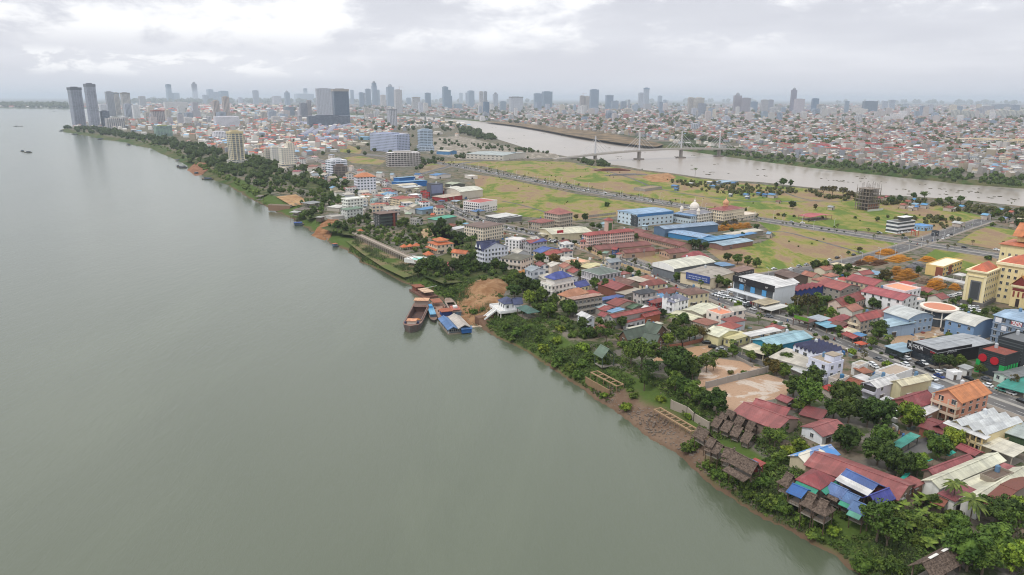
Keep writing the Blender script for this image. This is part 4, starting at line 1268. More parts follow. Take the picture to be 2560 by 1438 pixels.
b('shed','shed',7,(-10,1180,105,1208,258,1162),5.6,'gY',1.8,'cfc4a8','8a8782','open fronted shed with a tan gable roof next to the white hall',win=0)
b('shed','shed',9,(1772,132,1882,170,2020,142),4.6,'shX',0.5,'cbbd9f','a89f92','tan flat awning in front of the tan gable shed',win=0,open_=True)
b('shed','shed',9,(1880,190,1950,225,2075,175),3.4,'shX',0.4,'eceae4','a89f92','white awning strip under the trees by the road',win=0,open_=True)
b('warehouse','warehouse',7,(78,965,232,1020,392,1000),6.0,'gX',2.0,'6a5248','6a5d54','brown roofed timber yard shed near the cross road','the brown timber shed',win=0)
t,L,W=b('market_hall','hall',7,(240,1120,290,1150,512,1088),6.6,'sX',1.2,'8b3540','3a4a86','maroon sawtooth roofed hall with a blue front','the maroon sawtooth hall',n=6,win=0)
t,L,W=b('house','house',7,(515,1072,722,1138,880,1092),7.0,'gX',2.4,'ab5752','9b958c','grey rendered house with a plain red gable roof behind the olive tree','the grey house with a red gable',st=2,win=4)
t,L,W=b('school','school',7,(785,1025,1060,1092,1192,1055),8.4,'gX',2.2,'a94d50','c5b79e','two storey school block with red roof and an arcaded gallery','the arcaded school block',st=2,win=3)
balcony(t,'x',L,W,4.2,1.8,'b5a890')
t,L,W=b('school','school',7,(970,1140,1342,1240,1432,1185),9.0,'gX',2.0,'b0545a','eaeaec','long white three storey block with a red gable roof and small windows','the long white red roofed block',st=3,win=4.2)
b('house','house',7,(1340,1240,1385,1262,1545,1235),6.0,'flat',0,'d8b4a4','eaeaec','white flat roofed annex at the right end of the long white block',st=2,win=3)
t,L,W=b('house','house',7,(1170,1100,1372,1160,1482,1118),10.5,'flat',0,'dd9a7c','e6e4e6','white house with an orange tiled roof terrace behind the long white block','the orange terrace house',st=3,win=3,skip0=True)
t,L,W=b('house','house',7,(638,1252,742,1290,962,1190),5.4,'gY',2.8,'93443f','d8c2b4','red brown steep roofed house with a cream gable among the trees','the steep red brown house',st=1,win=3)
b('house','house',7,(1150,1345,1210,1370,1330,1320),4.2,'gX',1.2,'a5584e','b0a090','small red roofs tucked between the trees and the bus station',st=1,win=0)
t,L,W=b('office','office',7,(1572,890,1750,915,1965,848),6.8,'flat',0,'e6ddc8','e3c585','yellow two storey office with brown panels and a white flat roof','the yellow office',st=2,win=4.4,faces='y',ww=2.6)
box_part(t,'brown_panel',L*0.1,L/2+0.12,-W/2-0.25,-W/2-0.02,0.2,6.6,'8a5442')
box_part(t,'brown_panel',L/2+0.02,L/2+0.3,-W*0.22,-W*0.05,0.2,6.6,'7d4a3a')
b('canopy','canopy',7,(1870,975,1940,1000,1985,950),3.6,'shX',0.4,'f0eee6','c9c4b8','white sail like canopy beside the yellow office',open_=True)
b('canopy','canopy',7,(1670,1010,1960,1075,1975,1060),3.4,'shX',0.3,'dcdcda','c9c4b8','long white walkway canopy left of the ministry building',open_=True)
b('shed','shed',7,(655,875,925,945,950,930),4.2,'shX',0.4,'e8d8b2','b8aa90','long cream lean to roof at the edge of the scaffold yard',win=0)
b('shed','shed',7,(930,945,1085,985,1120,965),4.0,'shX',0.4,'8fb8d8','b8aa90','light blue end section of the scaffold yard roof',win=0)
# ministry building (right edge)
ORG,YEL='d9704c','e6d6a6'
t,L,W=b('ministry_building','building',7,(1992,935,2192,965,2335,915),21.0,'hip',4.0,ORG,YEL,'yellow ministry building with orange hipped roofs and maroon temple gables','the yellow ministry building',st=5,win=3.4,faces='y',ww=1.4,wh=1.6,door=False,o=-0.6)
mx,my,mth=t.location.x,t.location.y,t.rotation_euler.z
storey_bands(t,L,W,21.2,1,'e9dcb8',0.9,1.0);storey_bands(t,L,W,18.0,1,'e9dcb8',0.5,0.6)
box_part(t,'plinth',-L/2-1.2,L/2+1.2,-W/2-1.2,W/2+1.2,0,2.2,'6c6a68')
box_part(t,'stone_panel',-L*0.25,L*0.30,-W/2-0.3,-W/2-0.02,3.4,15.0,'6d6f72')
box_part(t,'dark_panel',-L*0.18,L*0.23,-W/2-0.45,-W/2-0.31,4.2,14.2,'45484b')
for u in(-0.46,0.46):
 box_part(t,'pilaster',L*u-0.7,L*u+0.7,-W/2-0.5,-W/2-0.02,2.2,18.0,'eadcb4')
def mpart(name,x0,x1,y0_,y1_,z0,z1,col,m=None):
 return box_part(t,name,x0,x1,y0_,y1_,z0,z1,col,m)
A2=L/2
mpart('main_block',A2+0.0-L*0.1,A2+58,W/2-2.0,W/2+22,-1,24.5,YEL)
mpart('main_cornice',A2-L*0.1-0.8,A2+58.8,W/2-2.8,W/2+22.8,23.2,24.8,'ece0be')
q,_=roof_mesh('hip',58+L*0.1,24,24.8,5.5,0.0);o=q.build('main_roof',M_ROOF,t,hexc(ORG));o.location=(A2+29-L*0.05,W/2+10,0)
me=window_mesh(1.4,1.6)
for s_ in range(5):
 for i in range(14):
  x=A2+2.2+i*3.4
  if not(9<x-A2<17 or 20<x-A2<40):
   put('window',me,t,loc=(x,W/2-2.0,4.0+s_*4.1))
for x0,wd,dp,hb,ht,in((A2+9.5,8.0,4.5,12.0,5.0),(A2+20,19.0,9.0,17.0,9.0)):
 y1_=W/2-2.0
 mpart('portico',x0,x0+wd,y1_-dp,y1_-0.01,-0.5,hb,'e4d2a0')
 mpart('portico_frieze',x0-0.5,x0+wd+0.5,y1_-dp-0.5,y1_-0.01,hb+0.02,hb+1.2,'e9dcb8')
 mpart('maroon_band',x0+0.4,x0+wd-0.4,y1_-dp-0.12,y1_-dp-0.01,hb-2.2,hb-0.6,'7a3230')
 mpart('doorway',x0+wd*0.38,x0+wd*0.62,y1_-dp-0.14,y1_-dp-0.02,0.2,hb*0.42,'3a3030')
 q=MB()
 for k,(e,hh)in enumerate(((0.0,ht),(0.0,ht))):
  pass
 q.prism([(x0-0.8,y1_-dp-0.2),(x0+wd+0.8,y1_-dp-0.2),(x0+wd+0.8,y1_-dp+0.2),(x0-0.8,y1_-dp+0.2)],hb+1.2,hb+1.5)
 xm=x0+wd/2
 yy=y1_-dp-0.15
 q.face([(x0,yy,hb+1.5),(x0+wd,yy,hb+1.5),(xm,yy,hb+1.5+ht)])
 q.face([(x0+wd,yy+0.4,hb+1.5),(x0,yy+0.4,hb+1.5),(xm,yy+0.4,hb+1.5+ht)])
 q.build('pediment',M_PLAIN,t,hexc('7c3530'))
 g_=MB()
 for s_ in(-1,1):
  e_=xm+s_*(wd/2+1.2)
  g_.slab([(e_,yy-0.35,hb+1.0),(xm,yy-0.35,hb+2.0+ht),(xm,y1_+3,hb+2.0+ht),(e_,y1_+3,hb+1.0)][::1 if s_<0 else-1],0.3)
 g_.bar((xm,yy-0.3,hb+1.8+ht),(xm,yy-0.6,hb+4.0+ht),0.25,5,r2=0.05)
 g_.build('gilded_gable_roof',M_ROOF,t,hexc('cf8a3c'))
 for k in range(3):
  mpart('maroon_lattice',x0+wd*(0.12+0.3*k),x0+wd*(0.24+0.3*k),y1_-dp-0.13,y1_-dp-0.02,hb*0.5,hb*0.78,'8a463a')
t2=thing('ministry_hall','taller rear hall of the ministry with stepped orange temple roofs and white trim','building',(*unp(7,2520,985,0),0),mth)
t2.location=(t.location.x+74,t.location.y+56,0)
TAKEN.append((t2.location.x,t2.location.y,40,30,mth))
box_part(t2,'wall',-20,20,-13,13,-1,24,YEL)
q,_=roof_mesh('hip',40,26,24,3.2,1.2);q.build('lower_roof',M_ROOF,t2,hexc('dd7d54'))
box_part(t2,'upper_wall',-12.5,12.5,-8.5,8.5,26.0,31.5,'e2cf9c')
q,g=roof_mesh('gX',27,20,31,7.0,1.4);q.build('upper_roof',M_ROOF,t2,hexc('e08a55'))
q,g=roof_mesh('gY',10,22,31,4.6,1.0)
for f in g:q.face(f)
o=q.build('cross_gable',M_ROOF,t2,hexc('dd7d54'));o.location=(-3,0,0)
q=MB();q.face([(-7.6,-11.2,31.2),(1.6,-11.2,31.2),(-3,-11.2,35.0)]);q.build('maroon_pediment',M_PLAIN,t2,hexc('6e3434'))
add_windows(t2,40,26,24,5,3.6,'xy',1.4,1.7,40)
# between the river and the main road (sheet 6)
t,L,W=b('apartment_house','house',6,(585,1212,625,1245,880,1192),9.4,'shY',0.8,'a88a7c','8f8a80','grey three storey walk up flats with a rust striped tin roof','the grey walk up flats',st=3,win=2.6,faces='y',rm=M_RUST,cap=60)
for k in(1,2):
 balcony(t,'y',L,W,3.1*k,1.6,'a8a298')
t,L,W=b('house','house',6,(468,1180,565,1210,760,1160),6.4,'hip',3.0,'bf8360','dfd0ae','cream house with an orange brown tiled hip roof next to the grey flats','the orange brown tiled house',st=2,win=3.4)
t,L,W=b('mansion','villa',6,(305,1062,396,1098,602,1048),10.4,'flat',0,'cfc8bc','e0dbd4','stone white mansion with balconies topped by a royal blue hipped pavilion','the royal blue topped mansion',st=3,win=2.8)
for k in(1,2):
 balcony(t,'x',L,W,3.5*k,1.3,'e6e2dc',0.8)
box_part(t,'upper_storey',-L*0.36,L*0.42,-W*0.34,W*0.40,10.3,14.0,'d8d4d0')
q,_=roof_mesh('hip',L*0.80,W*0.76,14.0,3.2,0.7);o=q.build('roof_pavilion',M_ROOF,t,hexc('3a4fa0'));o.location=(L*0.03,W*0.03,0)
storey_bands(t,L,W,10.4,3,'ece8e2')
b('house','house',6,(605,1085,652,1110,735,1075),5.2,'gY',2.4,'41519e','e4d8ae','small house with a royal blue gable and cream front beside the mansion',st=1,win=2.6)
b('shed','shed',6,(875,1222,905,1248,1090,1198),4.6,'shY',0.5,'3f63ae','7d8a9a','long low royal blue tin roof beside the grey flats',win=0)
t,L,W=b('mansion','villa',6,(728,935,872,990,1060,945),9.0,'hip',2.6,'6f7f76','bdb9bd','grey classical mansion with a sage green hip roof and pilasters','the sage roofed mansion',st=2,win=2.6,wh=2.2)
storey_bands(t,L,W,9.0,2,'d4d0d4',0.5,0.5)
for i in range(8):
 u=-L/2+0.4+i*(L-0.8)/7
 box_part(t,'pilaster',u-0.25,u+0.25,-W/2-0.35,-W/2-0.02,0,8.6,'cfcbcf')
b('warehouse','warehouse',6,(892,1068,1048,1135,1182,1098),6.2,'gX',2.2,'a0504f','7f5446','brick shed with a red and white striped tin gable','the brick shed',win=0)
b('house','house',6,(1020,1040,1162,1092,1252,1055),6.0,'gX',2.0,'7c5448','9b8d80','brown gable roof right behind the brick shed',win=0)
b('shed','shed',6,(1150,1025,1235,1068,1332,1038),5.2,'shX',0.5,'cdc2b0','9b8d80','pale tan tin roof behind the brick shed',win=0)
b('shed','shed',6,(1060,1155,1132,1182,1262,1135),4.8,'shX',0.6,'bdb4a4','8f8880','stepped grey tan tin awnings below the brick shed',win=0)
t,L,W=b('house','house',6,(1275,1075,1335,1098,1540,1065),7.0,'hip',2.4,'8e4a42','dccbac','cream house with a brown red hip roof facing the main road','the brown red hip roofed house',st=2,win=3.2)
t,L,W=b('apartment_house','house',6,(1222,1150,1292,1178,1440,1148),10.6,'hip',1.6,'353d48','b9b5b0','tall narrow house with a black slate roof and stacked balconies','the black roofed tall house',st=3,win=2.8)
for k in(1,2):
 balcony(t,'y',L,W,3.5*k,1.3,'d2cec8')
b('house','house',6,(1432,1152,1482,1182,1622,1142),7.0,'gY',1.8,'81473f','a9c2d6','house with a brown roof over a pale blue side wall',st=2,win=2.8)
b('warehouse','warehouse',6,(1305,1225,1392,1248,1535,1205),6.2,'gY',1.5,'6aa4d2','2d78bd','vivid blue walled shed with a lighter blue roof','the vivid blue shed',win=0)
b('house','house',6,(1382,1248,1425,1268,1522,1236),6.4,'hip',1.4,'a14e4a','8c3a3c','maroon walled cube house with a red roof beside the vivid blue shed',st=2,win=2.6)
ROW=[((960,1262,1052,1298,1225,1258),5.6,'gX',1.8,'9a4a42','b8a898','orange to maroon tiled roofs in the middle of the crowded row'),((950,1338,1002,1362,1108,1332),4.6,'shX',0.4,'84b4dc','c9c6c0','bright pale blue tin roof in the crowded row'),((1145,1298,1202,1322,1300,1288),4.2,'gX',1.0,'5a7a5e','8f8880','moss green tin roofs squeezed behind the crowded row'),((835,1300,872,1315,935,1292),4.2,'shX',0.4,'cfe0e4','9b968f','pale aqua tin roof left of the crowded row'),((888,1322,935,1345,1032,1308),4.6,'gX',0.9,'9c4c48','b0a090','long thin red roof left in the crowded row'),((880,1380,920,1400,968,1378),4.6,'gX',1.2,'a04a4c','dcd8d2','small white house with a dusty red roof, front of the crowded row')]
for p,h_,rf,rs,rc_,wc_,lab in ROW:
 b('house','house',6,p,h_,rf,rs,rc_,wc_,lab,None,st=1,win=0)
b('house','house',9,(318,268,372,292,800,205),7.0,'gY',0.9,'a14a46','a5a29d','long row house with a bare grey cement side wall and red roof','the long cement walled row house',st=2,win=2.6,faces='x')
b('house','house',9,(655,268,685,285,825,242),5.0,'gY',1.0,'a0443e','a8674c','short brick house with a clean red roof at the end of the row house',st=1,win=0)
b('house','house',9,(480,338,505,352,680,305),4.0,'shY',0.5,'9d4642','c9c8cc','low pale house with a red lean to roof in front of the row house',st=1,win=2.6,faces='y')
b('shed','shed',9,(515,398,565,418,860,358),3.8,'shY',0.4,'f0e8d4','c8c0b0','long cream awning between the row house and the green roofed hall',win=0)
b('house','house',9,(168,405,250,425,368,395),3.4,'gX',0.9,'a1504c','8a7a6e','red roofed hut almost hidden by the trees on the bank',st=1,win=0)
b('house','house',8,(1950,258,2022,302,2092,285),6.4,'gX',1.2,'e9ecf0','d4d8de','narrow white gabled house standing alone above the bank','the lone white gabled house',st=2,win=2.6)
t,L,W=b('house','house',6,(230,745,290,765,470,728),7.0,'gX',2.2,'4564b0','dfd0b6','house with a broad royal blue gable roof beside the main road','the blue gabled roadside house',st=2,win=2.8)
b('house','house',6,(308,768,372,790,490,752),6.0,'hip',1.8,'b04a40','e4dfd8','white house with a bright red hip roof in front of the blue gabled one',st=1,win=2.6)
t,L,W=b('apartment_house','house',6,(112,652,188,672,345,648),9.6,'gY',1.4,'a84c4c','b0afb2','three storey shop house with a red and indigo roof and dark balconies','the red and indigo shop house',st=3,win=2.6)
q=MB();q.slab([(L*0.05,-W/2-0.8,9.7),(L/2+0.7,-W/2-0.8,9.6),(L/2+0.7,W*0.5,9.75),(L*0.05,W*0.5,11.2)],0.15);q.build('indigo_roof',M_ROOF,t,hexc('3c4f9c'))
b('apartment_house','house',6,(-60,632,72,650,128,628),10.0,'flat',0,'cfcac4','e4e2e4','white four storey house with ornate parapet beside the red and indigo shop house',st=4,win=2.4)
t,L,W=b('house','house',6,(-110,812,92,838,206,795),8.4,'hip',2.2,'6e6c5c','d8cdc2','wide two storey house with an olive brown hip roof and open verandahs','the olive roofed wide house',st=2,win=3.0,ww=1.7)
balcony(t,'x',L,W,4.2,1.4,'d0c5ba')
b('house','house',6,(475,822,522,852,622,822),4.4,'gX',1.0,'e5e1d8','c8c0b0','white tin gabled shed between the trees and the main road',win=0)
b('house','house',6,(560,850,642,882,752,852),6.2,'flat',0,'d9a98c','d4bfa8','salmon flat roofed house stepped down to the main road',st=2,win=2.8)
b('shed','shed',6,(690,895,762,922,912,885),4.8,'gX',0.8,'efe1ac','c9bfa0','pale yellow tin roof behind the sage roofed mansion',win=0)
b('shed','shed',6,(495,908,540,935,578,905),4.2,'gX',0.8,'ede0b4','c9bfa0','small pale yellow roof left of the round dark tree',win=0)
t,L,W=b('warehouse','warehouse',6,(1405,868,1628,925,2028,858),8.0,'aY',2.2,'efe9d8','70757a','big hall under a gently curved cream roof with a white fascia','the curved cream roof hall',win=0)
q=MB()
for i in range(12):
 t0,t1=-1+2*i/12,-1+2*(i+1)/12
 z0,z1=8.0+2.2*(1-t0*t0),8.0+2.2*(1-t1*t1)
 q.face([(t0*L/2,-W/2-0.7,5.6),(t1*L/2,-W/2-0.7,5.6),(t1*L/2,-W/2-0.7,z1+0.1),(t0*L/2,-W/2-0.7,z0+0.1)])
q.build('white_fascia',M_WALL,t,hexc('e9e9e6'))
b('house','house',6,(1712,800,1792,830,1952,805),8.0,'hip',4.2,'a34a50','a09488','broad maroon pyramid roof behind the curved cream hall','the maroon pyramid roof',win=0)
t,L,W=b('showroom','showroom',6,(1712,952,1985,1022,2190,948),7.6,'gY',1.0,'b4aca0','d9cbae','beige hall with a long dark blue sign board across its front','the blue sign board hall',win=0)
box_part(t,'sign_board',-L*0.28,L*0.5,-W/2-1.2,-W/2-0.9,4.0,8.6,'3a4d8a',M_PLAIN)
for k in range(2):
 for j in range(14):
  box_part(t,'sign_lettering',-L*0.22+j*L*0.047,-L*0.22+j*L*0.047+L*(0.022+0.014*((j*7+k)%3)/2),-W/2-1.26,-W/2-1.21,6.5-k*1.4,7.2-k*1.4,'aab4d0',M_PLAIN)
b('shed','shed',6,(2000,870,2100,905,2225,895),5.0,'shY',0.4,'6f9cc6','8a8782','thin blue tin lean to beside the curved cream hall',win=0)
b('house','house',6,(2175,930,2260,960,2400,930),8.0,'shX',1.0,'8a6a5c','5c5a5c','dark house with an orange tiled porch roof beside the white car showroom',st=2,win=2.6)
b('kiosk','kiosk',6,(930,800,965,825,1005,795),4.0,'hip',0.8,'dcd6c8','8a8a80','small white hip roofed kiosk at the main road kerb',win=0,open_=True)
t,L,W=b('hotel','hotel',6,(958,558,985,572,1207,545),10.6,'hip',2.0,'a84c48','dcb4a8','pink and white arcaded hotel wing under a red tiled roof','the pink arcaded hotel',st=4,win=2.0,faces='xy',cap=90,ww=1.0)
storey_bands(t,L,W,10.6,4,'e8d8d2',0.3,0.4)
t,L,W=b('hotel','hotel',6,(735,578,762,595,952,565),10.2,'hip',2.0,'a84c48','dcb4a8','left wing of the pink arcaded hotel, stepping down towards the road',st=4,win=2.0,faces='xy',cap=90,ww=1.0)
storey_bands(t,L,W,10.2,4,'e8d8d2',0.3,0.4)
b('hotel','hotel',6,(690,635,715,655,765,640),6.6,'hip',1.6,'a84c48','dcb4a8','lowest end pavilion of the pink arcaded hotel',st=2,win=2.0)
q1=unp(6,948,560,5)
t=thing('stair_tower','green clad stair tower with a red cap between the hotel wings','tower',(q1[0]+2,q1[1]+6,0),0.5);TAKEN.append((q1[0],q1[1],6,6,0))
box_part(t,'shaft',-2.6,2.6,-2.6,2.6,-1,15,'c9a99c');box_part(t,'green_panel',-1.8,1.8,-2.75,-2.61,1,12.5,'4d6a40');q,_=roof_mesh('hip',5.6,5.6,15,2.2,0.6);q.build('roof',M_ROOF,t,hexc('a84c48'))
LOW=[((780,700,862,735,1382,682),'gY','long dark red roof in front of the pink arcaded hotel'),((1085,748,1132,768,1425,738),'gY','second dark red roof, in front of the long one by the hotel'),((1295,580,1682,698,1732,672),'gX','longest dark red gallery roof on the far side of the hotel yard'),((1205,548,1272,572,1370,548),'gX','short dark red roof behind the hotel end'),((1510,740,1572,772,1735,742),'gY','dark red roof at the near corner of the hotel yard')]
for p,rf,lab in LOW:
 b('gallery','hall',6,p,4.4,rf,1.8,'86473f','b89a86',lab,None,st=1,win=2.4,faces='x',frame=False,group='low dark red hotel galleries')
b('house','house',6,(905,748,942,772,1002,752),5.0,'shX',0.8,'7fa08c','8a8478','small house with a sage green tin roof at the hotel corner',st=1,win=0)
b('house','house',6,(1000,712,1042,732,1092,712),6.4,'gX',1.2,'a84a48','4f5f88','blue walled house with a red tin roof at the hotel corner',st=2,win=2.6)
b('house','house',6,(1050,770,1075,782,1120,765),4.4,'shX',0.4,'a84a40','d9d2c8','tiny cream house with a red roof below the blue walled one',st=1,win=0)
b('shed','shed',6,(265,545,402,592,420,575),4.0,'shX',0.5,'e9e2cc','9b968c','cream awning along the road side of the long cream hall',win=0,open_=True)
b('warehouse','warehouse',6,(350,522,402,582,760,545),6.0,'gY',1.8,'eee6cc','c7bd9f','long cream roofed hall with dark skylight slots beside the stone palace','the cream hall with skylights',win=0)
b('shed','shed',6,(690,590,730,605,770,580),4.6,'shX',0.6,'6fb0e0','7a8a96','sky blue tin roof between the cream hall and the hotel',win=0)
t=thing('billboard','red roadside billboard with a white emblem on a post','billboard',(*unp(6,480,640,0),0),rad(25))
q=MB();q.bar((0,0,0),(0,0,4.2),0.25,6);q.build('post',M_PLAIN,t,hexc('8a8a8a'))
box_part(t,'panel',-3.0,3.0,-0.3,0.3,4.0,8.6,'a82634',M_PLAIN)
q=MB();q.bar((-0.9,-0.36,6.6),(0,-0.36,5.6),0.22);q.bar((0.9,-0.36,6.6),(0,-0.36,5.6),0.22);q.build('emblem',M_PLAIN,t,hexc('f0f0f0'))
t,L,W=b('palace','mansion',6,(335,360,472,385,592,362),13.5,'hip',4.6,'a8645c','b5a898','grey stone palace villa with a dusty red hipped roof and tall bays','the grey stone palace',st=4,win=2.4,cap=70,ww=1.1,wh=1.9)
storey_bands(t,L,W,13.5,4,'c4b8a8',0.5,0.5)
t,L,W=b('palace','mansion',6,(205,445,292,470,372,440),8.0,'hip',2.2,'a25a54','b0a494','lower entrance wing of the grey stone palace',st=2,win=2.4,ww=1.1,wh=1.9)
t,L,W=b('school','school',6,(1045,345,1252,385,1622,352),12.0,'gY',0.9,'9dbfe0','cadbe6','large white and blue school hall with a glass corner and pale blue roof','the white and blue school',st=3,win=5.0,cap=60,ww=1.8)
box_part(t,'glass_corner',L/2-L*0.3,L/2+0.15,-W/2-0.15,-W/2+1.0,0.1,10.5,'29343c',M_GLASS)
box_part(t,'blue_band',L/2+0.02,L/2+0.35,-W/2,W/2,9.4,12.3,'4c82b8')
box_part(t,'blue_band',-L/2,L/2+0.35,-W/2-0.35,-W/2-0.02,11.2,12.3,'a9c4da')
t,L,W=b('school','school',6,(1625,372,1790,402,1838,390),8.6,'shX',0.5,'79a4d2','bccad2','lower wing of the white and blue school with a glazed top floor',st=2,win=3.0)
box_part(t,'ribbon_glazing',-L/2+0.4,L/2-0.4,-W/2-0.12,-W/2+0.1,5.8,7.8,'2a3a48',M_GLASS)
b('shed','shed',6,(880,460,940,480,1105,490),3.6,'shX',0.4,'9cc8d6','a9b6ba','light blue tin lean to in front of the school glass corner',win=0)
b('shed','shed',6,(1298,478,1335,502,1470,472),4.0,'shX',0.4,'b4d2e4','a9b6ba','pale aqua tin roof below the school windows',win=0)
t,L,W=b('palace','mansion',6,(1712,350,1862,385,1972,352),9.6,'hip',2.4,'8c8d98','e4dcd0','white palace villa with a ribbed onion dome and grey mansard roofs','the white domed palace',st=3,win=2.4,ww=1.0,wh=1.8,cap=60)
q=MB();q.lathe([(4.4,10),(4.4,13.2),(4.9,13.4),(4.7,15.2),(3.8,17.0),(2.2,18.4),(1.2,19.0),(1.0,20.6),(0.35,21.2),(0.1,24.0)],16,(-L*0.14,0));q.build('dome',M_WALL,t,hexc('dcd4ca'))
for dx in(-0.42,0.42):
 q=MB();q.lathe([(1.6,8),(1.6,12.4),(2.0,12.6),(1.2,14.4),(0.2,15.6)],10,(L*dx,-W*0.42));q.build('corner_dome',M_WALL,t,hexc('dcd4ca'))
storey_bands(t,L,W,9.6,3,'efe8dd',0.5,0.4)
t,L,W=b('palace','mansion',6,(2012,322,2112,350,2258,312),12.5,'hip',2.6,'9a4a48','d8cbb4','cream palace villa with a maroon mansard roof and a small gilded cupola','the maroon roofed palace',st=4,win=2.4,cap=60,ww=1.0,wh=1.8)
q=MB();q.lathe([(2.6,13),(2.6,17.4),(3.2,17.6),(2.8,19.4),(1.6,20.8),(0.6,21.6),(0.1,24.0)],12,(-L*0.05,0));q.build('cupola',M_WALL,t,hexc('c99a78'))
storey_bands(t,L,W,12.5,4,'e4d9c4',0.5,0.4)
b('annex','house',6,(2112,385,2240,412,2420,372),4.4,'flat',0,'cfc4b6','d2c6b2','low walled terrace wing beside the maroon roofed palace',st=1,win=2.6)
b('warehouse','warehouse',6,(1462,500,1525,530,2025,475),7.0,'gY',1.4,'92aac4','5c7590','long blue walled warehouse with a pale blue roof in front of the palaces','the long blue warehouse',win=0)
b('shed','shed',6,(1582,558,1890,618,1990,588),4.4,'gX',1.0,'8aaac8','3f7fb0','blue workshop roofs streaked with rust and red sheets','the rust streaked workshop',rm=M_RUST,win=0)
b('shed','shed',6,(1875,622,1960,648,2240,602),4.2,'gY',0.8,'5c9fd0','5a7a90','bright blue tin roofs beside the rust streaked workshop',win=0)
b('shed','shed',6,(2035,662,2105,695,2340,635),4.2,'gY',0.9,'a9c4d4','8a6a62','low workshop roof half pale blue and half red',win=0)
b('shed','shed',6,(2140,572,2200,592,2480,540),3.8,'shX',0.4,'dcd4c2','8a8478','long pale tin shed beside the scaffold rows',win=0)
b('shed','shed',6,(2230,590,2260,602,2420,570),3.8,'shX',0.4,'4f9ad8','8a8478','short bright blue shed roof beside the scaffold rows',win=0)
b('hut','hut',6,(1880,685,1905,695,1935,685),3.6,'hip',1.0,'a04a44','8a7a6e','tiny red hip roofed hut beside the dark trees by the field',win=0)
# sheet 5: towards the river bend
t,L,W=b('apartment_house','house',5,(1192,375,1232,392,1395,370),12.0,'flat',0,'6a5a52','4f5152','dark glass fronted modern house with a rust red fin wall and flat roof','the dark glass house',st=4,win=3.0,faces='x')
for k in(1,2,3):
 balcony(t,'y',L,W,3.0*k,1.6,'56605a')
box_part(t,'fin_wall',L/2+0.02,L/2+2.4,W*0.22,W*0.32,0,12.8,'8a4c40')
box_part(t,'roof_plate',-L/2-1.2,L/2+2.6,-W/2-1.2,W/2+1.2,12.9,13.3,'75625a')
t,L,W=b('apartment_house','house',5,(882,222,912,236,1050,218),14.0,'flat',0,'dfe0da','dcded6','white stepped five storey house above the riverside trees','the white stepped house',st=4,win=3.4)
storey_bands(t,L,W,14,4,'e8eae2',0.7,0.4)
b('apartment_house','house',5,(872,325,905,342,1050,322),9.4,'shX',0.8,'6f8f76','c5c8c4','white three storey house with a green roof in front of the white stepped house','the green topped white house',st=3,win=3.0)
t,L,W=b('apartment_house','house',5,(1368,212,1432,232,1560,212),10.4,'hip',2.2,'b04c42','dfcfae','yellow cream four storey block with a red hip roof','the yellow red roofed block',st=4,win=2.6)
storey_bands(t,L,W,10.4,4,'e8dcc0',0.4,0.3)
t,L,W=b('apartment_house','house',5,(2122,482,2265,520,2428,478),12.0,'shX',0.6,'7a6054','d9cdba','wide beige four storey block with rows of windows and a brown roof','the wide beige block',st=4,win=2.6,cap=80,ww=1.2)
storey_bands(t,L,W,12,4,'e2d8c8',0.25,0.25)
t,L,W=b('villa','villa',5,(2222,705,2282,730,2508,700),13.0,'gX',4.0,'3f4a74','dadde8','tall white villa with steep navy gables and verandahs among trees','the navy gabled white villa',st=4,win=2.6,ww=1.2,cap=60)
q,g=roof_mesh('gX',L*1.06,W*0.30,12.6,4.6,0.7)
for i,u in enumerate((-0.30,0.22)):
 q,g=roof_mesh('gY',L*0.32,W*0.75,13.0,4.4,0.6)
 for f in g:q.face(f)
 o=q.build('front_gable',M_ROOF,t,hexc('434e7a'));o.location=(L*u,-W*0.2,0)
 q=MB();a_=L*0.16
 q.face([(-a_,-W*0.39-0.75,13.1),(a_,-W*0.39-0.75,13.1),(0,-W*0.39-0.75,16.4)]);o=q.build('white_gable_face',M_WALL,t,hexc('e6e8ee'));o.location=(L*u,-W*0.19,0)
for k in(1,2,3):
 balcony(t,'x',L,W,3.25*k,1.4,'e2e4ea',0.9);balcony(t,'y',L,W,3.25*k,1.2,'e2e4ea',0.4)
t,L,W=b('resort_pavilion','pavilion',5,(1748,655,1805,690,1952,665),7.4,'hip',2.0,'d8743f','e2cdb4','two tier orange tiled resort pavilion in the gardens','the orange resort pavilion',st=2,win=2.8)
box_part(t,'upper_wall',-L*0.28,L*0.28,-W*0.28,W*0.28,8.6,10.0,'e2cdb4')
q,_=roof_mesh('hip',L*0.6,W*0.6,10.0,1.8,0.8);q.build('upper_roof',M_ROOF,t,hexc('dd7a44'))
q=MB();q.slab([(-L/2-1.8,-W/2-2.0,3.2),(L/2+1.8,-W/2-2.0,3.2),(L/2+1.8,-W/2-0.1,4.0),(-L/2-1.8,-W/2-0.1,4.0)],0.2);q.build('skirt_roof',M_ROOF,t,hexc('d8743f'))
b('resort_wing','pavilion',5,(1952,695,2092,775,2132,752),4.6,'gX',1.8,'d0703e','dcc8b0','long low orange roofed wing running down from the resort pavilion','the orange roofed resort wing',st=1,win=2.6)
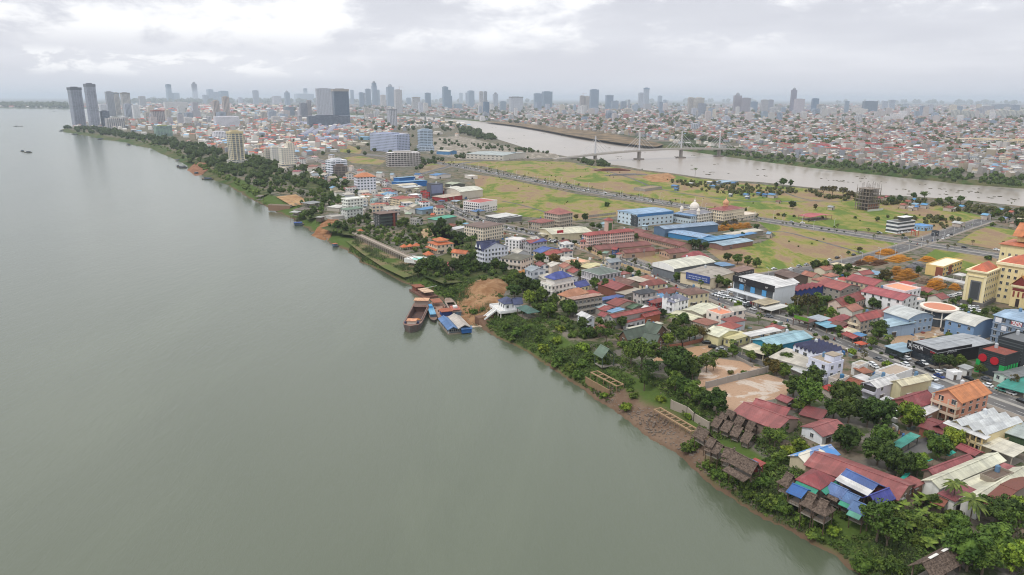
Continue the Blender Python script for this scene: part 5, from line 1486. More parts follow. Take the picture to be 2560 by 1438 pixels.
for x_,y_,r_,lab in((1480,735,3.6,'orange pyramid roofed pool hut, farthest left of three'),(1541,728,3.2,'orange pyramid roofed pool hut, middle of three'),(1604,722,3.6,'orange pyramid roofed pool hut with white trim, right of three'),(1722,812,4.6,'orange hip roofed pool house with a cut corner, nearest the pool'),(1045,572,2.6,'tiny orange roofed gazebo at the end of the promenade'),(1775,740,3.4,'low orange porch roof in front of the resort pavilion')):
 X,Y=unp(5,x_,y_,0)
 t=thing('pool_hut',lab,'hut',(X,Y,0),0.6,'orange roofed resort huts')
 for sx in(-1,1):
  for sy in(-1,1):
   q=MB();q.bar((sx*r_*0.6,sy*r_*0.6,0),(sx*r_*0.6,sy*r_*0.6,2.6),0.15);q.build('post',M_PLAIN,t,hexc('d8d0c4'))
 q,_=roof_mesh('hip',r_*1.3,r_*1.3,2.6,r_*0.55,0.5);q.build('roof',M_ROOF,t,hexc('d9743f'))
t,L,W=b('pool_terrace','terrace',5,(1478,772,1660,855,1745,745),1.2,'flat',0,'e9ebea','dcdcd8','white pool terrace with a turquoise basin beside the promenade','the white pool terrace',win=0,door=False)
q=MB();q.lathe([(0.1,1.28),(5.0,1.3)],20,(L*0.05,0));q.build('pool_water',M_PLAIN,t,hexc('8fd2c8'))
b('house','house',5,(1905,865,1952,892,2012,868),4.6,'gX',1.6,'a85350','9a8a80','lone red roofed house swallowed by trees below the navy gabled villa',st=1,win=0)
t,L,W=b('market_hall','hall',5,(1860,105,1985,140,2080,95),9.0,'aY',2.4,'efe8d8','c7bfb2','rear cream vaulted market hall','the cream vaulted halls',win=0,group='cream vaulted market halls')
b('market_hall','hall',5,(1955,132,2035,160,2200,128),9.0,'aY',3.0,'f0eadb','c7bfb2','front cream vaulted market hall with a wide open arch',win=0,group='cream vaulted market halls')
t,L,W=b('arcade','shop',5,(1672,152,1728,168,1895,145),7.0,'flat',0,'8a4a46','a83a3c','bright red walled arcade below the vaulted market halls','the red walled arcade',st=2,win=2.6)
t,L,W=b('screen_building','building',5,(1718,78,1745,88,1857,78),17.0,'flat',0,'6a6c72','5c5e68','dark box building with a glowing advert facade above the red arcade',win=0)
box_part(t,'advert_panel',L/2+0.05,L/2+0.3,-W*0.46,W*0.46,6.0,16.4,'7d84a0')
b('shed','shed',5,(1805,198,1872,218,2022,190),5.0,'shX',0.5,'d9c9b6','a04040','pale strip roof over red shop fronts by the main road',win=0)
b('shed','shed',5,(1945,225,2000,255,2080,235),4.6,'shX',0.4,'b9cfe0','8a8a88','white and blue striped canopy behind the white four storey house',win=0,open_=True)
t,L,W=b('apartment_house','house',5,(2122,250,2232,275,2352,240),11.0,'flat',0,'a8605c','e6e2e0','white four storey house with a red roof terrace beside the field','the white house by the field',st=4,win=2.6,cap=60)
for k in(1,2,3):
 balcony(t,'x',L,W,2.75*k,1.3,'e2dedc')
b('warehouse','warehouse',5,(1382,55,1412,70,1695,48),7.0,'shY',0.8,'5d9fd4','2f6cae','long deep blue walled warehouse','the deep blue warehouse',win=0)
b('warehouse','warehouse',5,(1408,15,1430,25,1565,8),7.0,'shY',0.8,'86b8de','2f6cae','second shorter deep blue warehouse behind the long one',win=0)
b('shed','shed',5,(1400,82,1440,98,1575,78),5.6,'gY',0.9,'e6dcc4','b0a898','cream gabled shed in front of the deep blue warehouse',win=0)
b('shed','shed',5,(1450,105,1490,120,1620,98),5.0,'gY',0.8,'dfe4e6','b0a898','whitish tin roof left of the red walled arcade',win=0)
b('shed','shed',5,(1555,115,1600,132,1712,105),5.4,'gY',0.9,'d4d8b8','b0a898','pale olive tin roof left of the red walled arcade',win=0)
b('house','house',5,(1262,40,1300,55,1405,38),7.4,'gY',1.6,'9a4a50','e2dfe0','white house with a maroon ridge roof before the blue warehouses',st=2,win=2.6)
b('shed','shed',5,(1922,70,1965,85,2060,72),5.0,'gX',1.2,'c5cfb2','5a5a52','pale green roof behind the cream vaulted halls',win=0)
MISC5=[((1152,130,1190,150,1255,132),8.4,'flat',0,'b05048','cfcfcb','house with a rust red roof deck below the orange roofed hotel'),((1140,215,1190,240,1300,215),7.4,'flat',0,'cfd6d2','a9c2c0','pale aqua walled shop house below the orange roofed hotel'),((1285,165,1335,200,1400,175),8.6,'shX',0.8,'dfe2e2','d8d8d8','tall white gable house next to the aqua shop house'),((1172,240,1260,285,1360,245),5.0,'gX',1.0,'8a4648','a08a80','dark red patched roofs in front of the aqua shop house'),((1060,285,1100,300,1185,275),4.6,'gX',0.8,'d4e2ea','c8c4be','white and sky blue sheets over a small market shed'),((740,305,830,318,880,295),4.4,'shX',0.3,'e8e6de','b9b3a8','thin white roof left of the white stepped house'),((1050,320,1080,335,1130,320),4.6,'shX',0.4,'d8d4cc','c0b8b0','plain grey white roof right of the green topped white house'),((1558,265,1620,285,1710,258),6.0,'shX',0.6,'8fa69a','cfc6b8','sage green flat roofed villa near the main road'),((1622,325,1660,340,1812,312),4.8,'shX',0.5,'4f9bd6','8a9aa4','sky blue long tin roof near the main road'),((1490,352,1540,380,1650,345),4.6,'gX',0.9,'bcd0b8','a0988a','pale mint green tin roof in the gardens'),((1745,368,1775,388,1870,368),4.8,'gX',1.4,'c8623c','b09a84','small bright orange tiled house beside the mint roof'),((1765,420,1800,440,1965,405),5.0,'shX',0.8,'3fae8e','8a8a80','emerald green tin roof beside the main road'),((1918,475,1975,500,2070,465),5.0,'gX',1.4,'9a5a48','9a8a7c','dull orange brown roof left of the wide beige block'),((1945,520,1990,535,2085,510),4.4,'shX',0.4,'ecedee','c0bcb4','bright white tin roof in front of the wide beige block'),((2068,465,2100,480,2170,460),5.4,'shX',0.4,'86c2dc','9aa8ae','aqua blue tin roof touching the wide beige block'),((1565,425,1600,440,1645,428),5.4,'flat',0,'8a8682','b9b6b2','small grey cube house in the gardens'),((1345,312,1385,325,1430,312),4.4,'shX',0.4,'e4e2d8','b0a898','small white roof before the yellow red roofed block'),((2165,345,2200,358,2265,345),4.4,'shX',0.4,'5f8fc8','b0a898','little blue roof at the foot of the white house by the field'),((2310,395,2410,420,2600,390),5.4,'shX',0.4,'e9e9e4','7a7a78','long white canopy of the furniture store by the field'),((2400,405,2450,425,2640,400),4.4,'shX',0.5,'dde0e0','7a7a78','second long white canopy right of the furniture store'),((1820,235,1860,250,1900,232),4.4,'hip',1.0,'3f5488','8a8a88','navy hip roofed petrol kiosk on the main road'),((1150,450,1180,462,1230,445),4.0,'shX',0.3,'dfdcd4','b0a898','pale flat roof left of the dark glass house')]
for p,h_,rf,rs,rc_,wc_,lab in MISC5:
 b('house' if h_>5.3 else 'shed','house' if h_>5.3 else 'shed',5,p,h_,rf,rs,rc_,wc_,lab,None,st=max(1,round(h_/3.4)),win=2.8 if h_>5.3 else 0)
b('stilt_restaurant','restaurant',5,(370,300,480,340,600,300),4.2,'hip',1.8,'75695e','5e554c','dark thatched restaurant on stilts beside the sandy terrace','the dark stilt restaurant',open_=True,legs=True,rail=True)
b('stilt_restaurant','restaurant',5,(490,262,540,280,628,262),4.2,'shX',0.4,'9a9ea0','5e554c','grey tin roofed deck next to the dark stilt restaurant',open_=True,legs=True)
b('stilt_restaurant','restaurant',5,(340,340,410,365,470,345),3.2,'shX',0.3,'c9cac8','5e554c','small pale tarpaulin deck below the dark stilt restaurant',open_=True,legs=True)
b('stilt_restaurant','restaurant',5,(0,185,45,205,90,190),4.0,'shX',0.4,'8f8378','5e554c','small stilt restaurant at the upstream end of the sandy terrace',open_=True,legs=True)
t,L,W=b('retaining_wall','wall',5,(130,205,340,300,362,285),0.4,'flat',0,'b0a292','9a8c7e','long brown retaining wall edging the sandy riverside terrace','the sandy riverside terrace',win=0,door=False)
box_part(t,'wall_face',-L/2,L/2,-W/2-0.3,-W/2-0.01,-6,0.3,'8a6f5c')
b('shed','shed',5,(600,395,650,415,690,395),3.4,'shX',0.3,'b9b9b4','5e554c','tumbledown pale tin shed on the eroded bank',win=0,legs=True)
b('yard_wall','wall',5,(715,395,760,415,870,400),2.6,'flat',0,'a9a49c','b4b2ae','low grey walled enclosure above the eroded bank',win=0,door=False)
pa,pb_=unp(5,985,578,0),unp(5,1655,880,0)
t=thing('promenade','long concrete promenade raised on a row of columns along the meadow','walkway',(*pa,0),math.atan2(pb_[1]-pa[1],pb_[0]-pa[0]));LAND.append(((pa[0]+pb_[0])/2,(pa[1]+pb_[1])/2,'the column promenade'))
LP=math.dist(pa,pb_)
box_part(t,'deck',0,LP,-2.2,2.2,0.3,0.8,'a79c90')
box_part(t,'parapet',0,LP,-2.2,-1.95,0.82,1.7,'9a8f84');box_part(t,'parapet',0,LP,1.95,2.2,0.82,1.7,'9a8f84')
for i in range(34):
 x=1+i*(LP-2)/33
 box_part(t,'column',x-0.4,x+0.4,-2.15,-1.4,-6,0.28,'a39a90')
box_part(t,'back_wall',0,LP,0.6,1.2,-6,0.28,'7a7068')
# far side of the fields (sheet 7, 3)
t=thing('unfinished_tower','unfinished concrete frame tower bristling with bare rebar columns above the fields','tower',(*unp(7,985,335,0),0),rad(28));t.scale=(0.84,0.84,0.95);LAND.append((t.location.x,t.location.y,'the unfinished concrete tower'));TAKEN.append((t.location.x,t.location.y,26,22,0))
for k in range(6):
 box_part(t,'floor_slab',-12+(k>3)*1.5,12-(k>3)*1.5,-10,10,4.2*(k+1)-0.45,4.2*(k+1),'8c8279')
for i in range(6):
 for j in range(5):
  x,y=-11.3+i*4.5,-9.4+j*4.7
  q=MB();q.box(x-0.35,x+0.35,y-0.35,y+0.35,0,25.4);q.build('concrete_column',M_WALL,t,hexc('857a70'))
  if(i+j)%2==0 or j==0:
   q=MB();q.bar((x,y,25.2),(x+R.uniform(-0.3,0.3),y,31+R.uniform(-1.5,2.5)),0.22);q.build('rebar_post',M_PLAIN,t,hexc('6f6660'))
box_part(t,'brick_infill',-10.5,9.5,-8.6,-8.2,0.2,7.4,'9c6a54');box_part(t,'brick_infill',10.6,11.0,-8.5,8.5,0.2,7.4,'93614c')
box_part(t,'core_wall',-4,5,-3,5,0.2,24.6,'7d746c');box_part(t,'site_hoarding',-17,14,-14.2,-14,0,2.4,'c9c8c0')
t,L,W=b('showroom','showroom',7,(1190,450,1292,480,1450,438),10.0,'flat',0,'6a6862','e4e6e8','white modern showroom with curved dark ribbon windows and a roof cube','the white ribbon window showroom',st=3,win=0,door=False,shrink=0.7)
for k in range(3):
 box_part(t,'ribbon_window',-L/2-0.08,L/2+0.08,-W/2-0.12,-W/2+0.05,1.2+3.6*k,3.0+3.6*k,'20262c',M_GLASS)
 box_part(t,'ribbon_window',L/2-0.05,L/2+0.12,-W/2-0.08,W/2,1.2+3.6*k,3.0+3.6*k,'20262c',M_GLASS)
box_part(t,'roof_cube',-L*0.1,L*0.4,-W*0.1,W*0.3,11,14,'55585a');box_part(t,'roof_canopy',-L*0.14,L*0.44,-W*0.16,W*0.36,14.02,14.5,'f0f0f0')
t,L,W=b('petrol_station','station',7,(1440,525,1478,548,1605,518),5.0,'flat',0,'dcdcd8','b03a3a','petrol station canopy with red trim at the crossroads','the petrol station',open_=True)
box_part(t,'trim',-L/2-0.2,L/2+0.2,-W/2-0.2,-W/2-0.02,4.6,5.6,'c64a44',M_PLAIN)
b('shop','shop',7,(1440,495,1560,510,1700,535),4.0,'flat',0,'5f8fc4','8fb0d0','blue parapeted shop behind the petrol station',st=1,win=3)
b('kiosk','kiosk',7,(1640,545,1680,560,1712,545),4.0,'flat',0,'5b6a78','4a4e54','dark kiosk right of the petrol station',win=0)
b('bar','bar',7,(352,388,430,412,592,385),4.2,'gX',1.2,'c2585c','8a6a5c','long bar with a bright red roof beside the field road','the bright red roofed bar',win=0,open_=True)
FARH=[(7,(1090,210,1140,222,1200,208),4.6,'a0504a','small red house half hidden behind the unfinished tower'),(7,(1170,200,1200,210,1230,198),4.6,'b06064','pinkish red house by the brown river, behind the unfinished tower'),(7,(1325,275,1370,290,1440,268),4.4,'a8584a','dull red house left of the sky blue roofs'),(7,(1375,245,1410,255,1460,242),4.4,'a85a48','brick red house under the umbrella tree'),(7,(1440,268,1485,285,1550,262),4.6,'9cc8e4','pale sky blue roof by the brown river'),(7,(1530,268,1580,290,1630,262),4.6,'5fb0e8','strong sky blue roof by the brown river'),(7,(1405,300,1440,315,1500,298),4.0,'d4d0cc','dusty white low roof before the sky blue roofs'),(7,(1470,295,1495,308,1530,292),4.0,'4f90d0','small blue shed before the sky blue roofs'),(7,(1450,225,1470,233,1500,222),4.2,'58a8e0','tiny blue roof behind the sky blue roofs'),(7,(1760,300,1830,318,1905,295),4.4,'a0564c','long red roof before the leafy riverside trees'),(7,(1912,292,1945,305,1985,288),4.4,'6ab4e4','blue roof at the end of the long red roof'),(7,(1820,315,1860,325,1900,310),3.6,'e4e2dc','white lean to before the long red roof'),(7,(2140,375,2190,392,2255,370),5.0,'7ab8e0','light blue roofed brick house near the dirt road end'),(7,(2325,408,2370,425,2440,402),4.4,'8f9fc8','bluish grey roof near the dirt road end'),(7,(2412,345,2440,360,2472,342),5.0,'c8664e','orange red house among trees near the dirt road end'),(7,(2490,425,2540,440,2640,405),4.6,'e2d4b8','cream roof at the right edge beyond the field'),(7,(2310,325,2340,335,2380,322),4.4,'8cc0e8','pale blue roof at the brown river bank, right'),(7,(2440,465,2500,478,2580,458),4.0,'a07a68','tan roofed shack right of the dirt road'),(7,(600,300,640,312,695,295),3.6,'b9c0c4','grey white site hut left of the unfinished tower'),(7,(80,245,110,255,165,242),2.6,'8a6a58','roofless brick foundations in the field'),(7,(1850,455,1920,475,1985,458),4.0,'cfd2d2','white walled store beside the sports ground'),(7,(-10,560,20,575,60,558),4.4,'8fb4d4','little blue and white shop at the field edge'),(7,(0,165,60,190,150,168),4.2,'5f9ed0','blue shed roof left of the riverside bamboo')]
for s_,p,h_,rc_,lab in FARH:
 b('house','house',s_,p,h_,'gX',1.2,rc_,'b9aca0',lab,None,st=1,win=0)
BLUE3=[((1590,1240,1640,1258,1755,1232),'4f8fcc','left blue tin shed of the riverside boatyard'),((1765,1215,1800,1232,1892,1212),'e2e0da','white shed in the riverside boatyard'),((1945,1205,1985,1220,2045,1198),'e0e2e4','white roofed back shed of the riverside boatyard'),((1975,1240,2040,1262,2180,1235),'62a4d8','largest blue roof of the riverside boatyard'),((2050,1212,2100,1225,2220,1208),'a9c8e0','pale blue long roof of the riverside boatyard'),((2190,1218,2220,1230,2262,1212),'4a86c0','small blue roof right in the riverside boatyard'),((2310,1330,2350,1345,2420,1325),'5a9ed4','blue tin roof in the shanty by the field'),((2440,1318,2470,1330,2510,1312),'4f94d0','second blue roof in the shanty by the field'),((2500,1330,2540,1345,2620,1322),'3f8ad0','vivid blue roof at the end of the shanty'),((2165,1332,2190,1342,2230,1328),'e6e6e4','white tin roof in the shanty by the field'),((2330,1355,2360,1366,2400,1352),'d9dcdc','low white roof in the shanty by the field'),((1620,1275,1650,1285,1700,1270),'4c86be','blue container in front of the riverside boatyard')]
for p,rc_,lab in BLUE3:
 b('shed','shed',3,p,3.2,'gX',0.8,rc_,'75828c',lab,None,st=1,win=0)
b('yard_wall','wall',3,(1212,1280,1330,1292,1500,1268),3.0,'flat',0,'8f7f66','9a948c','grey block walled plot in the dry field',win=0,door=False)
# boats
def hull(t,L,W,d,sheer,col,deckcol,name='hull',bow=0.25,inner=None):
 """a boat hull along +x (bow), waterline at z = 0; leaves an open hold when inner is given"""
 mb=MB()
 N=14
 top,bot=[],[]
 for i in range(N+1):
  x=-L/2+L*i/N
  u=(x-(L/2-L*bow))/(L*bow)
  w=W/2*(math.sqrt(max(0.0,1-max(u,0)**2.2))if u>0 else 1-0.12*max(0,(-x/(L/2))-0.7)/0.3)
  zt=d+sheer*(abs(2*x/L)**3)
  top.append((x,w,zt))
  bot.append((x*0.97,w*0.8,-0.8))
 for s in(-1,1):
  for i in range(N):
   q=[(top[i][0],s*top[i][1],top[i][2]),(top[i+1][0],s*top[i+1][1],top[i+1][2]),(bot[i+1][0],s*bot[i+1][1],bot[i+1][2]),(bot[i][0],s*bot[i][1],bot[i][2])]
   mb.face(q if s<0 else q[::-1])
 mb.face([(top[0][0],-top[0][1],top[0][2]),(top[0][0],top[0][1],top[0][2]),(bot[0][0],bot[0][1],-0.8),(bot[0][0],-bot[0][1],-0.8)])
 mb.build(name,M_RUST if inner else M_PLAIN,t,hexc(col))
 dk=MB()
 for i in range(N):
  xm=(top[i][0]+top[i+1][0])/2
  if inner and inner[0]<xm<inner[1]:
   wi=inner[2]
   for s in(-1,1):
    q=[(top[i][0],s*top[i][1],top[i][2]-0.05),(top[i+1][0],s*top[i+1][1],top[i+1][2]-0.05),(top[i+1][0],s*wi,top[i+1][2]-0.05),(top[i][0],s*wi,top[i][2]-0.05)]
    dk.face(q if s>0 else q[::-1])
  else:
   dk.face([(top[i][0],-top[i][1],top[i][2]-0.05),(top[i+1][0],-top[i+1][1],top[i+1][2]-0.05),(top[i+1][0],top[i+1][1],top[i+1][2]-0.05),(top[i][0],top[i][1],top[i][2]-0.05)])
 dk.build('deck',M_RUST,t,hexc(deckcol))
 return d
def boat(name,label,cat,s,stern,bow_,W,group=None):
 a,c=unp(s,*stern,WZ),unp(s,*bow_,WZ)
 Lb=math.dist(a,c)
 t=thing(name,label,cat,((a[0]+c[0])/2,(a[1]+c[1])/2,WZ),math.atan2(c[1]-a[1],c[0]-a[0]),group)
 return t,Lb
t,Lb=boat('sand_barge','long rusty sand barge with an open hold of orange sand','barge',8,(390,195),(262,455),10.5)
LAND.append((t.location.x,t.location.y,'the rusty sand barge'))
i0_,i1_=-Lb*0.30,Lb*0.26
hull(t,Lb,10.6,3.4,1.0,'625f5e','8d7268',bow=0.2,inner=(i0_,i1_,4.3))
mb=MB()
mb.face([(i0_,-4.3,3.3),(i1_,-4.3,3.3),(i1_,-3.6,0.4),(i0_,-3.6,0.4)]);mb.face([(i1_,4.3,3.3),(i0_,4.3,3.3),(i0_,3.6,0.4),(i1_,3.6,0.4)])
mb.face([(i0_,4.3,3.3),(i0_,-4.3,3.3),(i0_,-3.6,0.4),(i0_,3.6,0.4)]);mb.face([(i1_,-4.3,3.3),(i1_,4.3,3.3),(i1_,3.6,0.4),(i1_,-3.6,0.4)]);mb.face([(i0_,-3.6,0.4),(i1_,-3.6,0.4),(i1_,3.6,0.4),(i0_,3.6,0.4)])
mb.build('hold',M_RUST,t,hexc('4a3c3a'))
mb=MB();mb.lathe([(4.6,0.45),(3.4,1.1),(1.6,1.7),(0.1,1.9)],14,(Lb*0.12,0));o=mb.build('sand_load',M_SAND,t,hexc('c07a3c'));o.scale=(1.6,0.72,1);o.location=(-Lb*0.08,0,0)
mb=MB()
for s_ in(-1,1):
 mb.box(i0_-0.3,i1_+0.3,s_*4.45-0.15,s_*4.45+0.15,3.3,4.2)
mb.box(i0_-0.3,i0_-0.02,-4.3,4.3,3.3,4.2);mb.box(i1_+0.02,i1_+0.3,-4.3,4.3,3.3,4.2)
mb.build('coaming',M_RUST,t,hexc('8a7a74'))
box_part(t,'wheelhouse',-Lb*0.46,-Lb*0.36,-4.0,4.0,3.4,6.4,'9a8a80');box_part(t,'wheelhouse_roof',-Lb*0.475,-Lb*0.345,-4.6,4.6,6.42,6.7,'d2a584',M_RUST)
box_part(t,'bow_cabin',Lb*0.325,Lb*0.40,-2.3,2.3,3.4,5.6,'c9bfb4');box_part(t,'bow_cabin_roof',Lb*0.315,Lb*0.41,-2.8,2.8,5.62,5.85,'d49a78',M_RUST)
for s_ in(-1,1):
 q=MB();q.lathe([(0.7,3.5),(0.7,4.8),(0.2,5.0)],8,(Lb*0.37,s_*3.6));q.build('winch',M_PLAIN,t,hexc('33405e'))
t,Lb=boat('work_pontoon','flat rusty work pontoon with a blue shed between the barge and the shore','barge',8,(500,165),(640,325),10)
mb=MB();mb.box(-Lb/2,Lb/2,-5.2,5.2,-0.6,1.4);mb.build('hull',M_RUST,t,hexc('7d6a5e'))
mb=MB();mb.box(-Lb/2+0.2,Lb/2-0.2,-5.0,5.0,1.42,1.5);mb.build('deck',M_RUST,t,hexc('a08474'))
box_part(t,'cabin',Lb*0.22,Lb*0.38,-2.6,3.6,1.5,4.2,'2c4278');box_part(t,'cabin_roof',Lb*0.20,Lb*0.40,-3.2,4.2,4.22,4.5,'a05c44',M_RUST)
box_part(t,'rear_roof',-Lb*0.46,-Lb*0.20,-3.0,3.2,4.0,4.3,'96604a',M_RUST)
for x in(-0.44,-0.22):
 for y in(-2.6,2.8):
  q=MB();q.bar((Lb*x,y,1.5),(Lb*x,y,4.0),0.12);q.build('post',M_PLAIN,t,hexc('6a5a50'))
for k in range(8):
 x,y=R.uniform(-0.15,0.18)*Lb,R.uniform(-4,4)
 box_part(t,'deck_gear',x,x+R.uniform(0.6,1.8),y,y+R.uniform(0.5,1.4),1.5,1.5+R.uniform(0.4,1.2),R.choice(['6a5a58','8a6a5c','54505a','9a8a80']),M_RUST)
t,Lb=boat('dredger','jumbled rusty dredger rafts with a pale deck roof behind the barge','barge',8,(320,20),(470,105),9)
mb=MB();mb.box(-Lb/2,Lb/2,-5,5,-0.6,1.2);mb.build('hull',M_RUST,t,hexc('6f5248'))
box_part(t,'deck_roof',-Lb*0.05,Lb*0.42,-3.6,3.2,3.6,3.9,'d0b49a',M_RUST);box_part(t,'engine_house',-Lb*0.45,-Lb*0.2,-3.2,2.4,1.2,3.8,'7d4a3c',M_RUST);box_part(t,'engine_roof',-Lb*0.48,-Lb*0.16,-3.8,3.0,3.82,4.1,'8a5340',M_RUST)
for x in(-0.02,0.2,0.4):
 for y in(-3.2,2.8):
  q=MB();q.bar((Lb*x,y,1.2),(Lb*x,y,3.6),0.12);q.build('post',M_PLAIN,t,hexc('6a5a50'))
p0=unp(8,455,30,WZ+2)
t=thing('conveyor_frame','white steel lattice conveyor leaning on the shore above the dredger','frame',(*p0,WZ),rad(-50))
mb=MB()
for y in(-1.7,1.7):
 mb.bar((-6,y,2.5),(6,y,6.5),0.18)
for k in range(6):
 x=-6+k*2.4
 z=2.5+(x+6)/3
 mb.bar((x,-1.7,z),(x,1.7,z),0.14)
 if k<5:
  mb.bar((x,-1.7,z),(x+2.4,1.7,z+0.8),0.1)
mb.build('lattice',M_PLAIN,t,hexc('b8c0b4'))
mb=MB();mb.bar((-5,0,0),(-5,0,2.9),0.3);mb.bar((4,0,0),(4,0,5.8),0.3);mb.build('trestle',M_RUST,t,hexc('7a5a4c'))
def small_boat(label,s,st_,bw,W,col,roofcol,cat='boat',rlen=0.5,name='river_boat',h=1.2):
 t,Lb=boat(name,label,cat,s,st_,bw,W)
 hull(t,Lb,W,h,0.5,col,'7d6a5e',bow=0.3)
 box_part(t,'cabin',-Lb*0.3,-Lb*0.3+Lb*rlen,-W*0.34,W*0.34,h-0.1,h+1.7,'5a6f84')
 mb=MB();mb.box(-Lb*0.33,-Lb*0.28+Lb*rlen,-W*0.42,W*0.42,h+1.72,h+1.95);mb.build('cabin_roof',M_ROOF,t,hexc(roofcol))
 return t,Lb
t,Lb=small_boat('blue roofed tug moored between the barge and the pontoon',8,(450,200),(505,350),4.4,'4a4642','6fb4da',rlen=0.55)
box_part(t,'wheelhouse',-Lb*0.28,-Lb*0.14,-1.0,1.0,3.1,4.6,'4f93c4')
t,Lb=boat('cargo_boat','blue trimmed cargo boat with an open dark hold nearest the sand heap','boat',8,(730,285),(635,130),6.0)
hull(t,Lb,6.6,1.8,1.0,'5f7f94','9a8a7e',bow=0.35,inner=(-Lb*0.15,Lb*0.22,2.3))
mb=MB();mb.face([(-Lb*0.15,-2.3,0.5),(Lb*0.22,-2.3,0.5),(Lb*0.22,2.3,0.5),(-Lb*0.15,2.3,0.5)]);mb.build('hold',M_RUST,t,hexc('3a2c2c'))
box_part(t,'cabin',-Lb*0.42,-Lb*0.2,-2.2,2.2,1.7,3.4,'a58a80');box_part(t,'cabin_roof',-Lb*0.45,-Lb*0.18,-2.7,2.7,3.42,3.65,'b0685a',M_RUST);box_part(t,'wheelhouse',-Lb*0.36,-Lb*0.26,-1.2,1.2,3.66,4.8,'d0d0ce')
a,c,d=unp(8,545,355,WZ),unp(8,640,470,WZ),unp(8,868,445,WZ)
cc,L,W,th,_=rect_fit(a,c,d)
t=thing('floating_house','floating house with twin blue and dusty white gable roofs','houseboat',(cc.x,cc.y,WZ),th)
LAND.append((cc.x,cc.y,'the blue floating house'))
mb=MB();mb.box(-L/2,L/2,-W/2,W/2,-0.5,0.7);mb.build('raft',M_PLAIN,t,hexc('8a7f72'))
mb=MB();mb.box(-L/2+1,L/2-0.8,-W/2+0.9,W/2-0.5,0.7,3.3);mb.build('wall',M_WALL,t,hexc('5d6670'))
q,g=roof_mesh('gX',L,W*0.42,3.2,1.3,0.5)
o=q.build('blue_roof',M_ROOF,t,hexc('4f7fb8'));o.location=(0,-W*0.27,0)
q,g=roof_mesh('gX',L*1.02,W*0.52,3.4,1.7,0.5)
o=q.build('white_roof',M_ROOF,t,hexc('d9cfc4'));o.location=(0,W*0.22,0)
box_part(t,'blue_wing',L/2-0.6,L/2+1.6,W*0.08,W*0.5,0.5,3.0,'2f5f9c');mb=MB();mb.slab([(L/2-0.8,W*0.05,3.5),(L/2+1.9,W*0.05,2.9),(L/2+1.9,W*0.54,2.9),(L/2-0.8,W*0.54,3.5)],0.12);mb.build('wing_roof',M_ROOF,t,hexc('4478b4'))
for k in range(7):
 x=-L/2+0.3+k*(L-0.6)/6
 q=MB();q.bar((x,-W/2+0.3,0.7),(x,-W/2+0.3,3.3),0.1);q.build('post',M_PLAIN,t,hexc('c0c4c8'))
for k in range(6):
 put('window',window_mesh(1.5,1.3),t,loc=(L/2-0.78,-W*0.42+k*W*0.085,2.1),rotz=math.pi/2)
a,c=unp(8,872,395,WZ),unp(8,985,385,WZ)
t=thing('landing_stage','pale floating walkway from the blue floating house to the steps','jetty',(a[0],a[1],WZ),math.atan2(c[1]-a[1],c[0]-a[0]))
ll=math.dist(a,c)
for x0,x1,hw in((0,ll*0.28,1.4),(ll*0.30,ll*0.72,0.6),(ll*0.74,ll,1.2)):
 box_part(t,'plank_float',x0,x1,-hw,hw,-0.2,0.5,'b9ab98')
for lab,s_,st_,bw,W_,c_,rc_,rl in[('small houseboat with a royal blue awning moored off the eroded bank',5,(480,490),(385,495),6.5,'4a5a66','2c5cb4',0.85),('small orange roofed boat beached at the meadow tip',5,(815,705),(770,712),4.5,'4d5a62','c46a40',0.8),('grey workboat alone far out on the grey river',1,(315,925),(240,925),8,'75706a','8d8680',0.4),('little dark canoe ahead of the far workboat',1,(236,915),(208,912),4,'4d4a46','5d5852',0.4),('pale sand ship farthest out on the grey river',1,(140,665),(230,665),9,'8a8886','9a9896',0.15),('dredge boat with a mast at the brick steps',1,(1855,1080),(1790,1075),9,'5a544e','6f665e',0.6),('small dark boat left of the dredge boat',1,(1790,1068),(1765,1068),6,'6a5a54','7d6a60',0.6),('moored dark boat under the brick slope',1,(1980,1135),(1942,1138),7,'4f4d4c','6a6866',0.6),('long black boat moored on the leafy bank',1,(2130,1195),(2015,1190),6,'3c3a3c','4a484a',0.5),('dark boat off the headland point',1,(640,712),(588,712),12,'4f4f50','65615e',0.5),('boat moored on the far bank near the headland',1,(775,745),(715,745),12,'6d6a68','7d7a76',0.5),('white tour boat at the small jetty',1,(1800,1005),(1748,1008),8,'b9b4ac','c9c4bc',0.6),('dark ferry below the bank villas',1,(1040,792),(975,795),12,'4a4c52','5c5e64',0.6),('thin boat at the foot of the reeds far upstream',1,(1310,850),(1255,852),7,'8a8580','9a958e',0.4),('distant sand ship close to the far shore',1,(530,515),(572,513),14,'8d8c8a','9d9c9a',0.15),('distant pale ship near the tower reflections',1,(690,514),(715,513),12,'8d8c8a','9d9c9a',0.15),('houseboat moored off the sand spit',3,(535,738),(600,742),10,'5a5658','7a7678',0.7)]:
 small_boat(lab,s_,st_,bw,W_,c_,rc_,rlen=rl)
